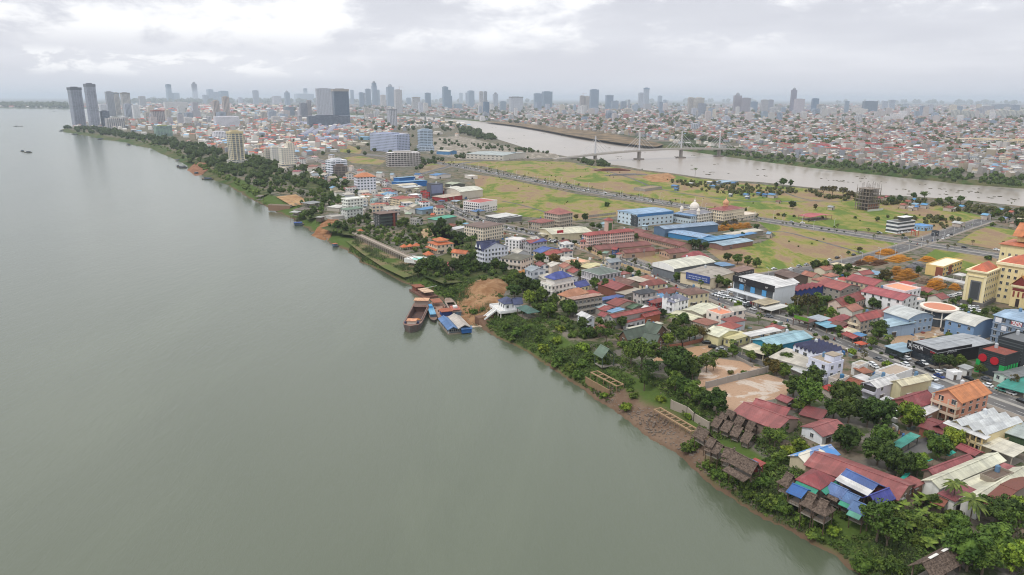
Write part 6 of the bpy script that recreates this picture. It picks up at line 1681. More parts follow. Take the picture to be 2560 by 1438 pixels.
# river villa with terrace
t,L,W=b('river_villa','villa',8,(1125,120,1205,158,1330,150),4.4,'hip',2.6,'42507c','e9eaee','white riverside villa with navy hipped roofs on a balustraded terrace','the navy roofed river villa',st=1,win=2.4,base=1.2)
box_part(t,'terrace',-L/2-5.5,L/2+2,-W/2-3.6,W/2+2,-0.9,-0.3,'d8d6d2')
for x0,x1,y0_,y1_ in((-L/2-5.5,L/2+2,-W/2-3.6,-W/2-3.3),(-L/2-5.5,-L/2-5.2,-W/2-3.3,W/2+2),(L/2+1.7,L/2+2,-W/2-3.3,W/2+2)):
 box_part(t,'balustrade',x0,x1,y0_,y1_,-0.28,0.8,'ecebea')
q,g=roof_mesh('gY',L*0.45,W*0.7,4.4,2.6,0.5)
for f in g:q.face(f)
o=q.build('side_gable',M_ROOF,t,hexc('46547f'));o.location=(L*0.45,W*0.55,0)
box_part(t,'side_wing',L*0.25,L*0.66,W*0.24,W*0.86,-0.3,4.3,'e4e5ea')
for k in range(5):
 x=-L/2-5+k*(L+6.5)/4
 q=MB();q.bar((x,-W/2-3,-7),(x,-W/2-3,-0.92),0.35,6);q.build('terrace_column',M_WALL,t,hexc('cfcac2'))
q=MB()
for k in range(10):
 q.box(-L*0.1-1.6,-L*0.1+1.6,-W/2-4.4-k*0.75,-W/2-3.62-k*0.75,-1.0-k*0.5,-0.5-k*0.5)
q.build('steps',M_WALL,t,hexc('dcdad6'))
for s_ in(-1,1):
 q=MB();q.slab([(-L*0.1+s_*1.9-0.2,-W/2-3.7,0.5),(-L*0.1+s_*1.9+0.2,-W/2-3.7,0.5),(-L*0.1+s_*1.9+0.2,-W/2-11.2,-4.4),(-L*0.1+s_*1.9-0.2,-W/2-11.2,-4.4)][::-1],1.0);q.build('stair_rail',M_WALL,t,hexc('ecebea'))
b('pavilion','pavilion',8,(1352,192,1440,250,1532,228),4.2,'hip',2.0,'3f6b62','6a5e54','dark teal hip roofed pavilion beside the navy roofed river villa','the dark teal pavilion',open_=True,legs=True,rail=True)
X,Y,Z=on_ground(8,1010,310)
t=thing('brick_platform','brown brick landing platform with steps below the river villa','platform',(X,Y,Z),rad(30))
box_part(t,'platform',-5.5,5.5,-2.6,2.6,-3,2.0,'6f5546');box_part(t,'rim',-5.7,5.7,-2.8,-2.62,1.4,2.3,'9a7a62')
q=MB()
for k in range(8):
 q.box(-5.5+k*0.1,5.5,-3.4-k*0.6,-2.82-k*0.6,-3.2,1.2-k*0.45)
q.build('steps',M_WALL,t,hexc('8a6f5c'))
for s_,A,B_,C_,lab,nb in[(9,(165,835),(410,978),(460,955),'shorter bare timber roof frame on posts above the bank',5),(11,(785,88),(1155,312),(1215,290),'longer bare timber roof frame on posts leading to the thatched huts',8)]:
 c,L,W,th,_=rect_fit(unp(s_,*A,-0.6),unp(s_,*B_,-0.6),unp(s_,*C_,-0.6))
 t=thing('timber_frame',lab,'frame',(c.x,c.y,-2.2),th)
 LAND.append((c.x,c.y,'the %s timber frame'%lab.split()[0]))
 for y in(-W/2,W/2):
  box_part(t,'beam',-L/2,L/2,y-0.22,y+0.22,1.2,1.65,'a3876a',M_PLAIN)
 for k in range(nb):
  x=-L/2+0.2+k*(L-0.4)/(nb-1)
  box_part(t,'crossbeam',x-0.16,x+0.16,-W/2+0.24,W/2-0.24,1.25,1.6,'a98d70',M_PLAIN)
  for y in(-W/2,W/2):
   q=MB();q.bar((x,y,-4.6),(x,y,1.2),0.17,5);q.build('post',M_PLAIN,t,hexc('8a7458'))
def wall(label,s,pts,h,th,col,name='boundary_wall',drop=1.5,zp=0.0):
 P=[unp(s,x,y,zp)for x,y in pts]
 cx=sum(p[0]for p in P)/len(P)
 cyy=sum(p[1]for p in P)/len(P)
 t=thing(name,label,'wall',(cx,cyy,0))
 for(ax,ay),(bx,by)in zip(P,P[1:]):
  d=math.dist((ax,ay),(bx,by))
  nx,ny=-(by-ay)/d*th/2,(bx-ax)/d*th/2
  q=MB()
  q.prism([(ax+nx-cx,ay+ny-cyy),(ax-nx-cx,ay-ny-cyy),(bx-nx-cx,by-ny-cyy),(bx+nx-cx,by+ny-cyy)],-drop,h)
  q.build('wall_panel',M_WALL,t,hexc(col))
  n=int(d/6)
  for k in range(n+1):
   u=k/max(n,1)
   q=MB();x,y=ax+(bx-ax)*u-cx,ay+(by-ay)*u-cyy
   q.box(x-0.25,x+0.25,y-0.25,y+0.25,-drop,h+0.2);q.build('wall_post',M_WALL,t,hexc(col,0.9))
 return t
wall('grey concrete wall dividing the two bare lots',9,[(1295,1005),(1910,845)],3.0,0.3,'a09a94')
wall('old concrete retaining wall behind the longer timber frame',9,[(950,1165),(1110,1235),(1180,1300),(1330,1390)],2.0,0.4,'9a9084',drop=5)
wall('brown fence wall around the garden restaurant lot',9,[(600,670),(700,640),(850,610),(1060,585),(1260,535)],1.8,0.25,'8a5a48')
wall('low grey wall along the lane beside the lots',9,[(1600,700),(1760,790)],1.4,0.3,'8f8a84')
wall('timber sleeper retaining wall at the foot of the bank',9,[(98,905),(330,1035)],-2.2,0.5,'8a7258','retaining_wall',5.6,-3.0)
wall('white boundary wall of the ministry car park',7,[(1700,1020),(1955,1095)],2.0,0.3,'d8d6d0')
wall('cream wall along the hotel side of the main road',6,[(620,690),(730,735),(830,790),(1000,870),(1380,985)],2.0,0.3,'c9b08c')
wall('grey block wall behind the stone palace',6,[(770,415),(1035,385)],2.4,0.3,'9a948c')
wall('red brown block wall around the cleared plot by the hotel',6,[(1110,790),(1460,755),(1720,785)],2.2,0.3,'8a6454')
wall('pale wall below the maroon roofed palace',6,[(1960,430),(2240,430),(2440,405)],2.6,0.3,'b5aaa2')
# bridge of four pylons
ba,bb_=un(1385,398.5,0),un(1930,379,0)
th=math.atan2(bb_[1]-ba[1],bb_[0]-ba[0])
BL=math.dist(ba,bb_)
t=thing('river_bridge','long concrete bridge with four slim pylons arching over the brown river','bridge',(*ba,0),th)
LAND.append(((ba[0]+bb_[0])/2,(ba[1]+bb_[1])/2,'the pylon bridge'))
def deck_z(x):
 u=x/BL
 return 0.6+13.5*max(0,1-abs((u-0.5)/0.5)**1.9)
NSEG=40
mb,k1,k2=MB(),MB(),MB()
for i in range(NSEG):
 x0,x1=BL*i/NSEG,BL*(i+1)/NSEG
 z0,z1=deck_z(x0),deck_z(x1)
 mb.slab([(x0,-6.5,z0),(x1,-6.5,z1),(x1,6.5,z1),(x0,6.5,z0)],2.6)
 for y,kk in((-6.5,k1),(6.3,k2)):
  kk.slab([(x0,y,z0+1.1),(x1,y,z1+1.1),(x1,y+0.25,z1+1.1),(x0,y+0.25,z0+1.1)],1.08)
mb.build('deck',M_WALL,t,hexc('aaa49c'))
k1.build('parapet',M_WALL,t,hexc('bdb8b2'));k2.build('parapet',M_WALL,t,hexc('bdb8b2'))
for px in(1487,1597,1702,1797):
 lo,hi=0.0,BL
 for _ in range(50):
  m_=(lo+hi)/2
  X,Y=ba[0]+math.cos(th)*m_,ba[1]+math.sin(th)*m_
  u,v,w_=X,Y*math.cos(PITCH)+(CAM_H-deck_z(m_))*math.sin(PITCH),0
  if 1280+CAM_F*u/v<px:lo=m_
  else:hi=m_
 x=lo
 zd=deck_z(x)
 q=MB();q.box(x-2.2,x+2.2,-3.4,3.4,WZ-1,zd-2.5);q.build('pier',M_WALL,t,hexc('968f88'))
 q=MB();q.box(x-9,x+9,-7,7,WZ-1,WZ+2.6);q.build('pile_cap',M_WALL,t,hexc('857e78'))
 zt=zd+37
 q=MB();q.bar((x,0,zd-0.1),(x,0,zt),2.4,4,r2=1.5);q.build('pylon',M_WALL,t,hexc('bcbcc0'))
 for s_ in(-1,1):
  for k in range(1,5):
   xe=x+s_*k*10.5
   if 0<xe<BL:
    q=MB();q.bar((xe,0,deck_z(xe)),(x,0,zd+12+k*5.2),0.3,4);q.build('stay_cable',M_PLAIN,t,hexc('c9c9cc'))
a2,b2=un(1052,296.5,0),un(1222,294,0)
t=thing('far_bridge','low distant bridge crossing the brown river beyond the bend','bridge',(*a2,0),math.atan2(b2[1]-a2[1],b2[0]-a2[0]))
l2=math.dist(a2,b2)
box_part(t,'deck',0,l2,-7,7,9,13,'9a9c9e')
for k in range(8):
 box_part(t,'pier',l2*(k+0.5)/8-3,l2*(k+0.5)/8+3,-5,5,WZ-1,9,'8d8f90')
# skyline towers: sheet, left, right, top, base, wall colour, facade style, label
T=tower
T(1,735,858,275,672,'a2a5b0','bands','grey balconied twin tower at the headland, left and lower one',k=0.8,rot=20,top='cap',roofc='6a6f78',lm='the headland twin towers',zb=0)
T(1,900,1002,240,676,'a2a5b0','bands','grey balconied twin tower at the headland, right and taller one',k=0.8,rot=20,top='cap',roofc='7f828c',zb=0)
T(1,1080,1158,318,560,'a9a8ae','bands','grey banded tower with a pale side, right of the headland twins',k=0.6,rot=20)
T(1,1156,1214,328,555,'cfc4b8','stripes','cream striped tower joined to the grey banded one',k=0.7,rot=20,top='cap')
T(1,1232,1318,328,560,'cfc6bc','stripes','cream striped tower with a dark flat cap standing free',k=0.7,rot=20,top='cap',roofc='8d8a88')
T(1,1010,1080,445,600,'d8d8dc','grid','white block peeping out left of the grey banded tower',k=0.7,rot=15)
T(1,1020,1105,512,672,'5d6674','stripes','slate blue mid rise behind the striped hotel block',k=0.8,rot=20)
T(1,1068,1245,585,690,'c9c2bc','stripes','wide low block of vertical dark and cream stripes near the headland',k=0.5,rot=15,lm='the striped headland block')
T(1,1250,1330,440,580,'b9bcc6','stripes','pale blue grey flats right of the cream striped tower',k=0.7)
T(1,1330,1402,450,582,'e2e0de','grid','white stepped flats in front of the cream striped tower',k=0.7)
T(1,1395,1460,362,470,'c4beb8','stripes','small lone brown white tower on the far plain',k=0.8)
T(1,1475,1545,468,575,'d9c9b8','grid','cream yellow mid rise behind the pinkish block',k=0.7)
T(1,1525,1652,505,645,'bdb0ac','stripes','pinkish mid rise block with darker stripes and a red roof line',k=0.6,top='cap',roofc='a06a64')
T(1,1550,1720,660,765,'86a48e','bands','mint green glass block above the riverside trees',k=0.6,rot=15,lm='the mint green block',roofc='b5b47a')
T(1,1672,1745,245,430,'5f7f96','glass','blue glass bank tower with a slanted top on the skyline',k=0.7,rot=25,steps=[(0.55,0,1.0),(1.0,0.0,0.66)])
T(1,1740,1798,330,420,'5f7f96','glass','low curved shoulder of the slanted blue bank tower',k=0.7)
T(1,1648,1872,422,502,'d8d2cc','grid','long white slab hotel in front of the slanted blue tower',k=0.35,rot=12)
T(1,1928,1980,240,410,'9a9ca8','stripes','slender pale lilac tower with a tapered crown',k=0.9,top='dome')
T(1,1905,2005,425,585,'b9b6ba','grid','greyish pyramid stepped flats below the slender lilac tower',k=0.8,steps=[(0.5,0,1),(1.0,0.2,0.8)])
T(1,2075,2190,295,430,'7f94aa','glass','stepped blue glass pair on the skyline',k=0.7,steps=[(0.82,0.0,1.0),(1.0,0.0,0.5)])
T(1,2028,2080,350,430,'8a94a2','glass','small grey block left of the stepped blue pair',k=0.8)
T(1,2195,2288,310,440,'6f8ea4','glass','teal blue glass block right of the stepped blue pair',k=0.8,rot=25)
T(1,2135,2205,408,600,'d0bfb0','stripes','left tall cream twin of the white lattice complex',k=0.7)
T(1,2235,2305,368,600,'d0bfb0','stripes','right taller cream twin of the white lattice complex',k=0.7)
T(1,2145,2392,568,668,'dcdade','grid','white lattice podium block under the cream twins',k=0.5,rot=10,lm='the white lattice block')
T(1,2530,2590,305,440,'8f98a6','glass','thin grey slab tower alone on the skyline',k=0.7)
T(1,2382,2425,375,440,'b9bcc4','grid','tiny white tower beside the teal blue glass block',k=0.8)
T(1,2128,2262,718,810,'e6e4e6','grid','white block with a chequered pattern of dark windows',k=0.5,lm='the chequered white block')
T(1,2292,2448,718,1032,'d6c8a6','stripes','tall yellow cream and brick red striped apartment tower',k=0.75,rot=22,top='cap',roofc='d2c29c',pod=(1.3,6,'d8d0c0'),lm='the yellow striped tower')
T(2,85,152,895,1025,'cfc4b2','grid','beige rear wing of the cream hotel',k=0.8)
T(2,150,245,868,1030,'e2dccf','grid','cream hotel middle wing with small dark windows',k=0.7)
T(2,240,400,835,1085,'e4dac6','grid','cream hotel main block with a stepped top',k=0.7,rot=20,steps=[(0.82,0,1),(1.0,0.45,1.0)],pod=(1.2,8,'d9cdb6'),lm='the cream stepped hotel')
T(2,705,918,1005,1185,'dfe0e2','bands','white balconied block with a raw dark netted side',k=0.8,rot=30,lm='the dark netted block')
t,w,d,h=T(2,775,918,1060,1190,'7d6f66','conc','raw concrete block wrapped in dark netting',k=0.6,rot=15)
T(2,985,1200,1170,1335,'dcdde2','grid','white hotel with an orange tiled hip roof and blue glass corner',k=0.7,rot=16,top='hip',roofc='d58656',lm='the orange roofed hotel')
t,w,d,h=T(2,1138,1540,745,925,'a6adc2','grid','lavender white slab block with a long dark windowed side',k=2.6,rot=38,lm='the lavender slab block')
T(2,1618,1768,700,912,'a9bac8','bands','blue grey balconied apartment block beside the lavender slab',k=0.7,rot=20,pod=(1.15,12,'b9c6d0'),lm='the blue grey apartment block')
T(2,1298,1645,930,1068,'c9c3bd','conc','unfinished white concrete block of open floors',k=0.5,rot=12,lm='the open floored block')
T(2,612,778,285,580,'c6c8ce','bands','pale banded half of the giant casino slab',k=0.5,rot=10,lm='the giant slab tower')
T(2,775,940,292,650,'4f6076','glass','dark glass half of the giant casino slab',k=0.6,rot=14,top='cap',roofc='a5a19e')
T(2,515,942,560,668,'58616e','bands','dark unfinished podium below the giant casino slab',k=0.4,rot=8)
T(2,440,520,432,580,'8f8f98','stripes','dark striped tower left of the giant slab',k=0.8)
T(2,510,560,405,575,'c4bab6','stripes','pale pinkish tower left of the giant slab',k=0.8)
T(2,290,345,325,450,'70879e','glass','blue tower with a domed top far left of the giant slab',k=0.8,top='dome')
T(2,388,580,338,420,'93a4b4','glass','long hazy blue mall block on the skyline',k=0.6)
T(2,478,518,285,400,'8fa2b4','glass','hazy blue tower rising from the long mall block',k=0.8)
T(2,165,255,362,440,'b9b4b8','grid','hazy pink grey blocks left of the domed blue tower',k=0.8)
T(2,280,385,470,555,'8f9aa8','stripes','blue grey mid rise row left of the giant slab',k=0.6)
T(2,945,982,302,440,'8296aa','glass','hazy thin tower right behind the giant slab',k=0.8)
T(2,1032,1080,325,470,'71879e','glass','blue tower left of the tallest pinnacle',k=0.8)
T(2,1080,1120,330,470,'b4c0cc','stripes','white striped tower left of the tallest pinnacle',k=0.8)
T(2,1095,1152,290,470,'76899c','glass','slate blue tower beside the tallest pinnacle',k=0.8)
T(2,1160,1215,230,460,'6f869e','glass','tallest pinnacle tower of the downtown skyline',k=0.8,steps=[(0.88,0,1),(1.0,0.1,0.9)],top='dome',lm='the tallest pinnacle')
T(2,1215,1240,300,460,'8296a8','glass','narrow tower touching the tallest pinnacle',k=0.9)
T(2,1245,1300,350,480,'c9c0b8','grid','cream tower between the pinnacle and the round topped tower',k=0.8)
T(2,1305,1385,270,470,'8498ac','glass','broad round topped glass tower',k=0.8,top='dome')
T(2,1385,1465,298,545,'c3bfbe','grid','tall white tower under construction with a crane',k=0.7,top='crane')
T(2,1312,1412,492,662,'d4d2d4','stripes','white condominium with dark vertical window strips, nearer than the skyline',k=0.9,top='cap',lm='the white strip condominium')
T(2,1500,1548,378,450,'7b90a4','glass','short blue block right of the crane tower',k=0.8)
T(2,1560,1642,372,500,'d0cac2','stripes','cream tower with a flat dark cap',k=0.7,top='cap',roofc='9a9690')
T(2,1622,1672,425,530,'c4c6cc','grid','left pale block below the capped cream tower',k=0.8)
T(2,1672,1722,430,520,'d2ccc4','grid','right pale block below the capped cream tower',k=0.8)
T(2,1688,1748,330,480,'5f7c96','glass','blue glass tower right of the capped cream tower',k=0.8)
T(2,1862,1960,268,490,'5d7a92','glass','sail shaped blue glass tower with a curved edge',k=0.7,steps=[(0.6,0,1),(0.86,0,0.86),(1.0,0,0.55)],lm='the sail shaped tower')
T(2,1975,2058,440,490,'7f94a6','glass','low dark block at the foot of the sail tower',k=0.7)
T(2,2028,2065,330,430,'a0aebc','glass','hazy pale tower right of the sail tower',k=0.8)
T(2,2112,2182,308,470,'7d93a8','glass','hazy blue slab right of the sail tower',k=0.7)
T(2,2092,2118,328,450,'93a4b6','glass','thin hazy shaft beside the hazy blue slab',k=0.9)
T(2,2228,2272,315,530,'cdc9c6','stripes','left shaft of the white twin shaft tower',k=0.8)
T(2,2275,2308,315,530,'a9adb4','stripes','right shaft of the white twin shaft tower',k=0.8)
T(2,2265,2330,420,545,'4f6c88','glass','dark blue glass box in front of the twin shaft tower',k=0.8)
T(2,2365,2418,340,490,'a5acb6','grid','hazy stepped tower with a crown right of the twin shafts',k=0.8,top='dome')
T(2,2432,2500,415,520,'8b9cac','glass','hazy broad block before the river bend',k=0.7)
T(3,-30,108,368,530,'bcbfc4','grid','broad pale block with a flat roof at the river bend',k=0.6,top='cap',lm='the broad pale riverside block')
T(3,215,300,335,485,'7a91a8','glass','left stepped half of the blue twin block',k=0.6)
T(3,295,402,316,488,'5f7a92','glass','right dark half of the blue twin block',k=0.6,rot=25)
T(3,672,722,358,515,'b5a89e','stripes','left brown half of the twin tower with a crane',k=0.7,top='crane')
T(3,722,770,362,515,'c4b8ac','stripes','right cream half of the twin tower with a crane',k=0.7)
T(3,770,862,296,510,'7b8fa6','glass','tall plain blue slab above the bridge',k=0.6,lm='the plain blue slab')
T(3,928,1008,352,500,'7388a0','glass','grey blue tower with a flat cap right of the plain blue slab',k=0.7,top='cap',roofc='8a9aaa')
T(3,1255,1310,328,490,'c6ccd4','stripes','white left shoulder of the tiered white tower',k=0.7)
T(3,1305,1362,280,495,'bfc8d2','stripes','tiered white tower with a dark glass head',k=0.8,top='cap',roofc='6f8aa4',lm='the tiered white tower')
T(3,1155,1178,398,490,'8f959e','glass','thin dark shaft left of the tiered white tower',k=0.9)
T(3,1196,1275,455,495,'7f8c9a','glass','low dark block at the foot of the tiered white tower',k=0.7)
T(3,1310,1390,440,500,'a9a6a6','grid','grey mid rise right of the tiered white tower',k=0.7)
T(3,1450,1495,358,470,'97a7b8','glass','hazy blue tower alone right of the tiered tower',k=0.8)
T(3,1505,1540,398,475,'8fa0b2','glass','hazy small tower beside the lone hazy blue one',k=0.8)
T(3,1745,1808,375,550,'cfc7ba','stripes','left striped tower of the beige triple block',k=0.7)
T(3,1806,1910,378,552,'d2c8b6','stripes','middle tower of the beige triple block',k=0.6)
T(3,1850,1932,435,555,'9a9ea8','stripes','dark front tower of the beige triple block',k=0.7)
T(3,2200,2282,355,530,'aa9fa2','stripes','left half of the purple grey twin with a domed head',k=0.7,top='dome')
T(3,2280,2372,380,532,'a89da2','stripes','right half of the purple grey twin',k=0.6)
T(3,2370,2445,418,520,'6f849c','glass','blue block right of the purple grey twin',k=0.7)
T(3,2475,2550,398,530,'c4c0be','stripes','white striped tower right of the purple grey twin',k=0.7)
T(3,1785,1862,640,708,'c9cace','stripes','short striped block in the low town beyond the bridge',k=0.8)
T(3,1108,1165,545,600,'b0685e','grid','brick red block in the low town beyond the spit',k=0.8)
T(3,925,980,500,560,'d8b9b0','grid','pink white block in the low town beyond the spit',k=0.8)
T(3,2328,2362,575,615,'c0506c','bands','magenta pink block in the low town',k=0.8)
T(4,212,270,300,515,'8a7d90','stripes','purple needle tower with a spherical crown',k=0.9,top='dome',lm='the purple needle tower')
T(4,250,352,390,545,'b9b0b4','grid','pale broad block right of the purple needle',k=0.7)
T(4,425,495,385,522,'4f6d8c','glass','deep blue glass tower right of the purple needle',k=0.8)
T(4,478,565,445,555,'c0bab4','stripes','pair of cream and brown blocks before the deep blue tower',k=0.7)
T(4,-10,48,398,505,'9a97a2','stripes','dark striped tower left of the purple needle',k=0.8)
T(4,80,140,448,515,'bab2a8','stripes','tan block between the striped tower and the purple needle',k=0.7)
T(4,575,680,485,548,'bdb4ae','grid','row of tan blocks right of the deep blue tower',k=0.6)
T(4,755,798,412,540,'8797a8','glass','hazy grey blue tower in the middle of the plain',k=0.8)
T(4,938,1080,412,522,'5a6a7c','glass','wide dark slate block dominating the right skyline',k=0.5,lm='the wide slate block')
T(4,850,970,488,555,'d2c9bf','grid','cream apartment row before the wide slate block',k=0.6)
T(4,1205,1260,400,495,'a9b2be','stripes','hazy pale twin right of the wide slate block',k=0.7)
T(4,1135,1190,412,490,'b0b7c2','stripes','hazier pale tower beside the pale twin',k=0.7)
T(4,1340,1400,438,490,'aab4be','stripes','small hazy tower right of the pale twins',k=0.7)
T(4,1550,1598,465,545,'8b93a0','glass','hazy slate tower far on the right plain',k=0.7)
T(4,1468,1545,588,665,'5f7078','grid','dark gridded concrete frame in the low town',k=0.7,lm='the dark gridded frame')
T(4,1218,1355,540,605,'dcd6d2','grid','white low block row in the right plain',k=0.5)
for i,x in enumerate((1825,1920,2010,2060,2165,2240,2290,2385,2450,2500)):
 T(4,x,x+78,500+(i%3)*6+(40 if x in(2060,2165)else 0),588,'d0cdbe','stripes','identical cream green estate tower in the row on the right plain',name='estate_tower',k=0.7,group='cream estate towers on the right plain')
T(4,2145,2240,462,545,'b7b2b6','stripes','lilac grey slab behind the estate towers',k=0.6)
T(4,2242,2445,445,500,'7d8592','glass','long dark hazy slab behind the estate towers',k=0.5)
rt=random.Random(31)
for i in range(62):
 x=rt.uniform(270,1000);yb=rt.uniform(283,316)if x<620 else rt.uniform(288,306)
 w_=rt.uniform(9,24);h_=rt.uniform(8,26)
 if any(abs(x-c)<d for c,d in((215,60),(590,40),(830,75),(985,20))):continue
 T(0,x,x+w_,yb-h_,yb,rt.choice(['d8d4d0','c9c4be','bdb9bc','d2c6b4','aab4c0','c8bdb8']),rt.choice(['grid','grid','stripes','bands']),'mid rise block in the dense far end of the peninsula',name='mid_rise_block',cat='building',k=0.8,rot=rt.choice((18,30)),group='mid rise blocks at the far end of the peninsula')
for i in range(120):
 x=rt.uniform(1180,2540);yb=rt.uniform(272,302)+(x-1180)*0.008
 w_=rt.uniform(7,20);h_=rt.uniform(8,28)
 T(0,x,x+w_,yb-h_,yb,rt.choice(['d8d4d0','c9c4be','b4b6be','d2c6b4','98a6b4','c8bdb8','8795a6']),rt.choice(['grid','grid','stripes','glass']),'hazy mid rise block among the low roofs of the city plain',name='mid_rise_block',cat='building',k=0.8,rot=rt.choice((18,30)),group='hazy mid rise blocks of the city plain')
T(4,1920,2440,795,850,'d2c2a4','bands','very long low cream block with dark window rows on the far bank',k=0.15,rot=-6,lm='the very long cream block',name='college_block')
T(4,2420,2620,800,880,'d8c39a','bands','yellow cream end block of the long far bank building',k=0.4,rot=-6,name='college_block')
for i,(x0,x1,yt,yb,rc_)in enumerate([(430,620,855,915,'b0555a'),(570,700,880,940,'b46a60'),(690,830,890,942,'b06058'),(860,1040,838,905,'b0504e'),(1035,1175,845,900,'a84c50'),(1160,1285,880,930,'b5594e'),(1270,1440,855,900,'b4544e'),(1440,1530,878,935,'b0504a')]):
 T(4,x0,x1,yt,yb,'d6cbbf','bands',['far left','left dark fronted','grey banded','longest','middle','yellow fronted','right long','far right'][i]+' red roofed school block on the far river bank',name='school_block',k=0.35,rot=6,top='hip',roofc=rc_,group='red roofed school blocks on the far bank')
T(3,2080,2556,842,955,'c9ccca','bands','x',name='skip')if False else None
b('exhibition_hall','hall',2,(2085,880,2470,955,2790,935),10.0,'gX',2.0,'b9c4c4','c4bfb6','long grey roofed exhibition hall beside the bridge approach','the long exhibition hall',st=2,win=9,ww=4.0,faces='x',frame=False)
b('exhibition_hall','hall',3,(-10,905,20,925,168,900),11.0,'flat',0,'a9b0b4','56707e','blue glass fronted end of the exhibition hall',win=0)
b('warehouse','warehouse',2,(1802,880,1930,915,2005,905),7.0,'gX',1.6,'e2dfce','4f7ea8','cream roofed warehouse with blue walls beside the exhibition hall',win=0)
b('warehouse','warehouse',2,(880,740,1000,765,1030,735),8.0,'gX',1.5,'8fc2e2','7fa4bc','left light blue roofed warehouse behind the lavender slab',win=0)
b('warehouse','warehouse',2,(1028,755,1110,772,1165,735),8.0,'gX',1.5,'86bfe4','7fa4bc','right light blue roofed warehouse behind the lavender slab',win=0)
b('warehouse','warehouse',2,(870,800,960,820,1020,790),6.0,'gY',1.4,'e4ddc8','c8c0b0','left cream gabled shed before the blue roofed warehouses',win=0)
b('warehouse','warehouse',2,(1000,812,1080,830,1135,795),6.0,'gY',1.4,'ebe4d0','c8c0b0','right cream gabled shed before the blue roofed warehouses',win=0)
b('warehouse','warehouse',2,(740,885,800,898,880,880),5.0,'gX',0.9,'dce2e6','b9b9b4','white long roofed shed in the grassy plot left of the lavender slab',win=0)
for i,(pts,lab)in enumerate([([(445,780),(520,745),(590,690),(640,660)],'outer curved lavender shophouse terrace'),([(560,765),(620,720),(700,685)],'inner left curved lavender shophouse terrace'),([(700,755),(750,720),(790,665)],'inner right curved lavender shophouse terrace'),([(615,800),(700,820),(820,800)],'front lavender shophouse terrace'),([(810,700),(880,672),(950,660)],'short lavender shophouse terrace behind the slab'),([(350,640),(480,640),(620,650)],'straight lavender terrace below the giant slab')]):
 P=smooth([unp(2,x,y+8,0)for x,y in pts],3)
 cx,cyy=P[len(P)//2]
 t=thing('shophouse_terrace',lab,'terrace',(cx,cyy,0),0,'lavender shophouse terraces')
 A_,B2=offset_line(P,-8),offset_line(P,8)
 w_,r_,u_=MB(),MB(),MB()
 for(a,b_,c,d)in zip(A_,A_[1:],B2[1:],B2):
  pr=[(p[0]-cx,p[1]-cyy)for p in(d,c,b_,a)]
  w_.prism(pr,-1,12.5,cap=False)
  r_.slab([(pr[0][0],pr[0][1],12.6),(pr[1][0],pr[1][1],12.6),((pr[1][0]+pr[2][0])/2,(pr[1][1]+pr[2][1])/2,15),((pr[0][0]+pr[3][0])/2,(pr[0][1]+pr[3][1])/2,15)],0.3)
  r_.slab([((pr[0][0]+pr[3][0])/2,(pr[0][1]+pr[3][1])/2,15),((pr[1][0]+pr[2][0])/2,(pr[1][1]+pr[2][1])/2,15),(pr[2][0],pr[2][1],12.6),(pr[3][0],pr[3][1],12.6)],0.3)
 w_.build('facade',M_FAC['grid'],t,hexc('c4c4d8'));r_.build('roof',M_ROOF,t,hexc('a2a6bc'))
MID2=[((20,690,80,708,145,680),12,'flat','cfb8a0','tan flat block left of the lavender terraces'),((555,955,600,970,690,945),10,'gX','d4a6a4','pink house with a long roof before the grassy plot'),((720,935,760,950,825,930),12,'hip','b4bccf','lilac villa block beside the grassy plot'),((395,870,430,885,480,880),11,'flat','6f93bd','blue walled block right of the cream stepped hotel'),((450,875,490,895,610,868),8,'gX','c08a6c','orange tan warehouse right of the cream stepped hotel'),((400,850,440,862,590,840),8,'gX','8797a4','grey blue roof behind the orange tan warehouse'),((1010,1085,1060,1105,1190,1080),8,'gX','c46a50','orange red roof hall behind the orange roofed hotel'),((1200,1110,1250,1130,1360,1100),7,'gX','bcd0d0','pale aqua warehouse roof behind the blue sheds'),((1340,1130,1370,1145,1485,1125),6,'gX','b0cce0','sky blue warehouse roof behind the blue sheds'),((1580,1125,1630,1145,1755,1120),6,'gX','3f7cb8','deep blue roofed shed beside the brown plot'),((1755,1145,1800,1155,1925,1140),5,'gX','4f8cc4','blue roofed long shed beside the brown plot'),((1020,675,1080,692,1220,672),8,'gX','cf8a68','orange tiled long house behind the lavender terraces'),((1120,690,1180,705,1330,690),7,'gX','b9c0c4','grey long roof right of the orange tiled long house'),((1420,712,1480,725,1600,705),7,'gX','7f6f6c','dark brown long shed right of the white strip condominium'),((1770,690,1830,720,1910,760),8,'gX','dcd6ca','white roofed shophouse row right of the blue grey apartments'),((1925,650,1960,668,2010,645),8,'gX','d8989c','pink roofed house beside the brown river trees'),((1985,720,2010,735,2075,710),9,'hip','d4a078','orange cream villa among the river trees'),((520,1040,600,1065,705,1035),7,'gX','a06454','broad brown red roof left of the dark netted block'),((365,1095,430,1115,505,1092),6,'gX','a85c66','raspberry roof below the cream stepped hotel'),((205,1060,280,1085,395,1055),5,'flat','d0c3ac','cream low annex of the stepped hotel'),((400,1020,430,1032,500,1012),10,'hip','8f4a44','maroon roofed cream house right of the stepped hotel'),((860,1165,890,1180,935,1162),8,'hip','d0704c','orange roofed pavilion house left of the orange roofed hotel'),((725,1195,770,1210,830,1185),6,'gX','8f6a78','mauve roofed house among the dark trees'),((600,1170,650,1185,715,1168),6,'hip','d87a54','orange topped white house above the dark trees'),((1625,1165,1660,1175,1710,1160),7,'gX','9a5058','maroon roofed row behind the blue sheds'),((930,1050,960,1062,1080,1045),8,'gX','c8b0a0','dusty pink long roof behind the orange red hall'),((2100,1150,2140,1165,2205,1160),4,'flat','c9c6c0','small white site cabins in the field')]
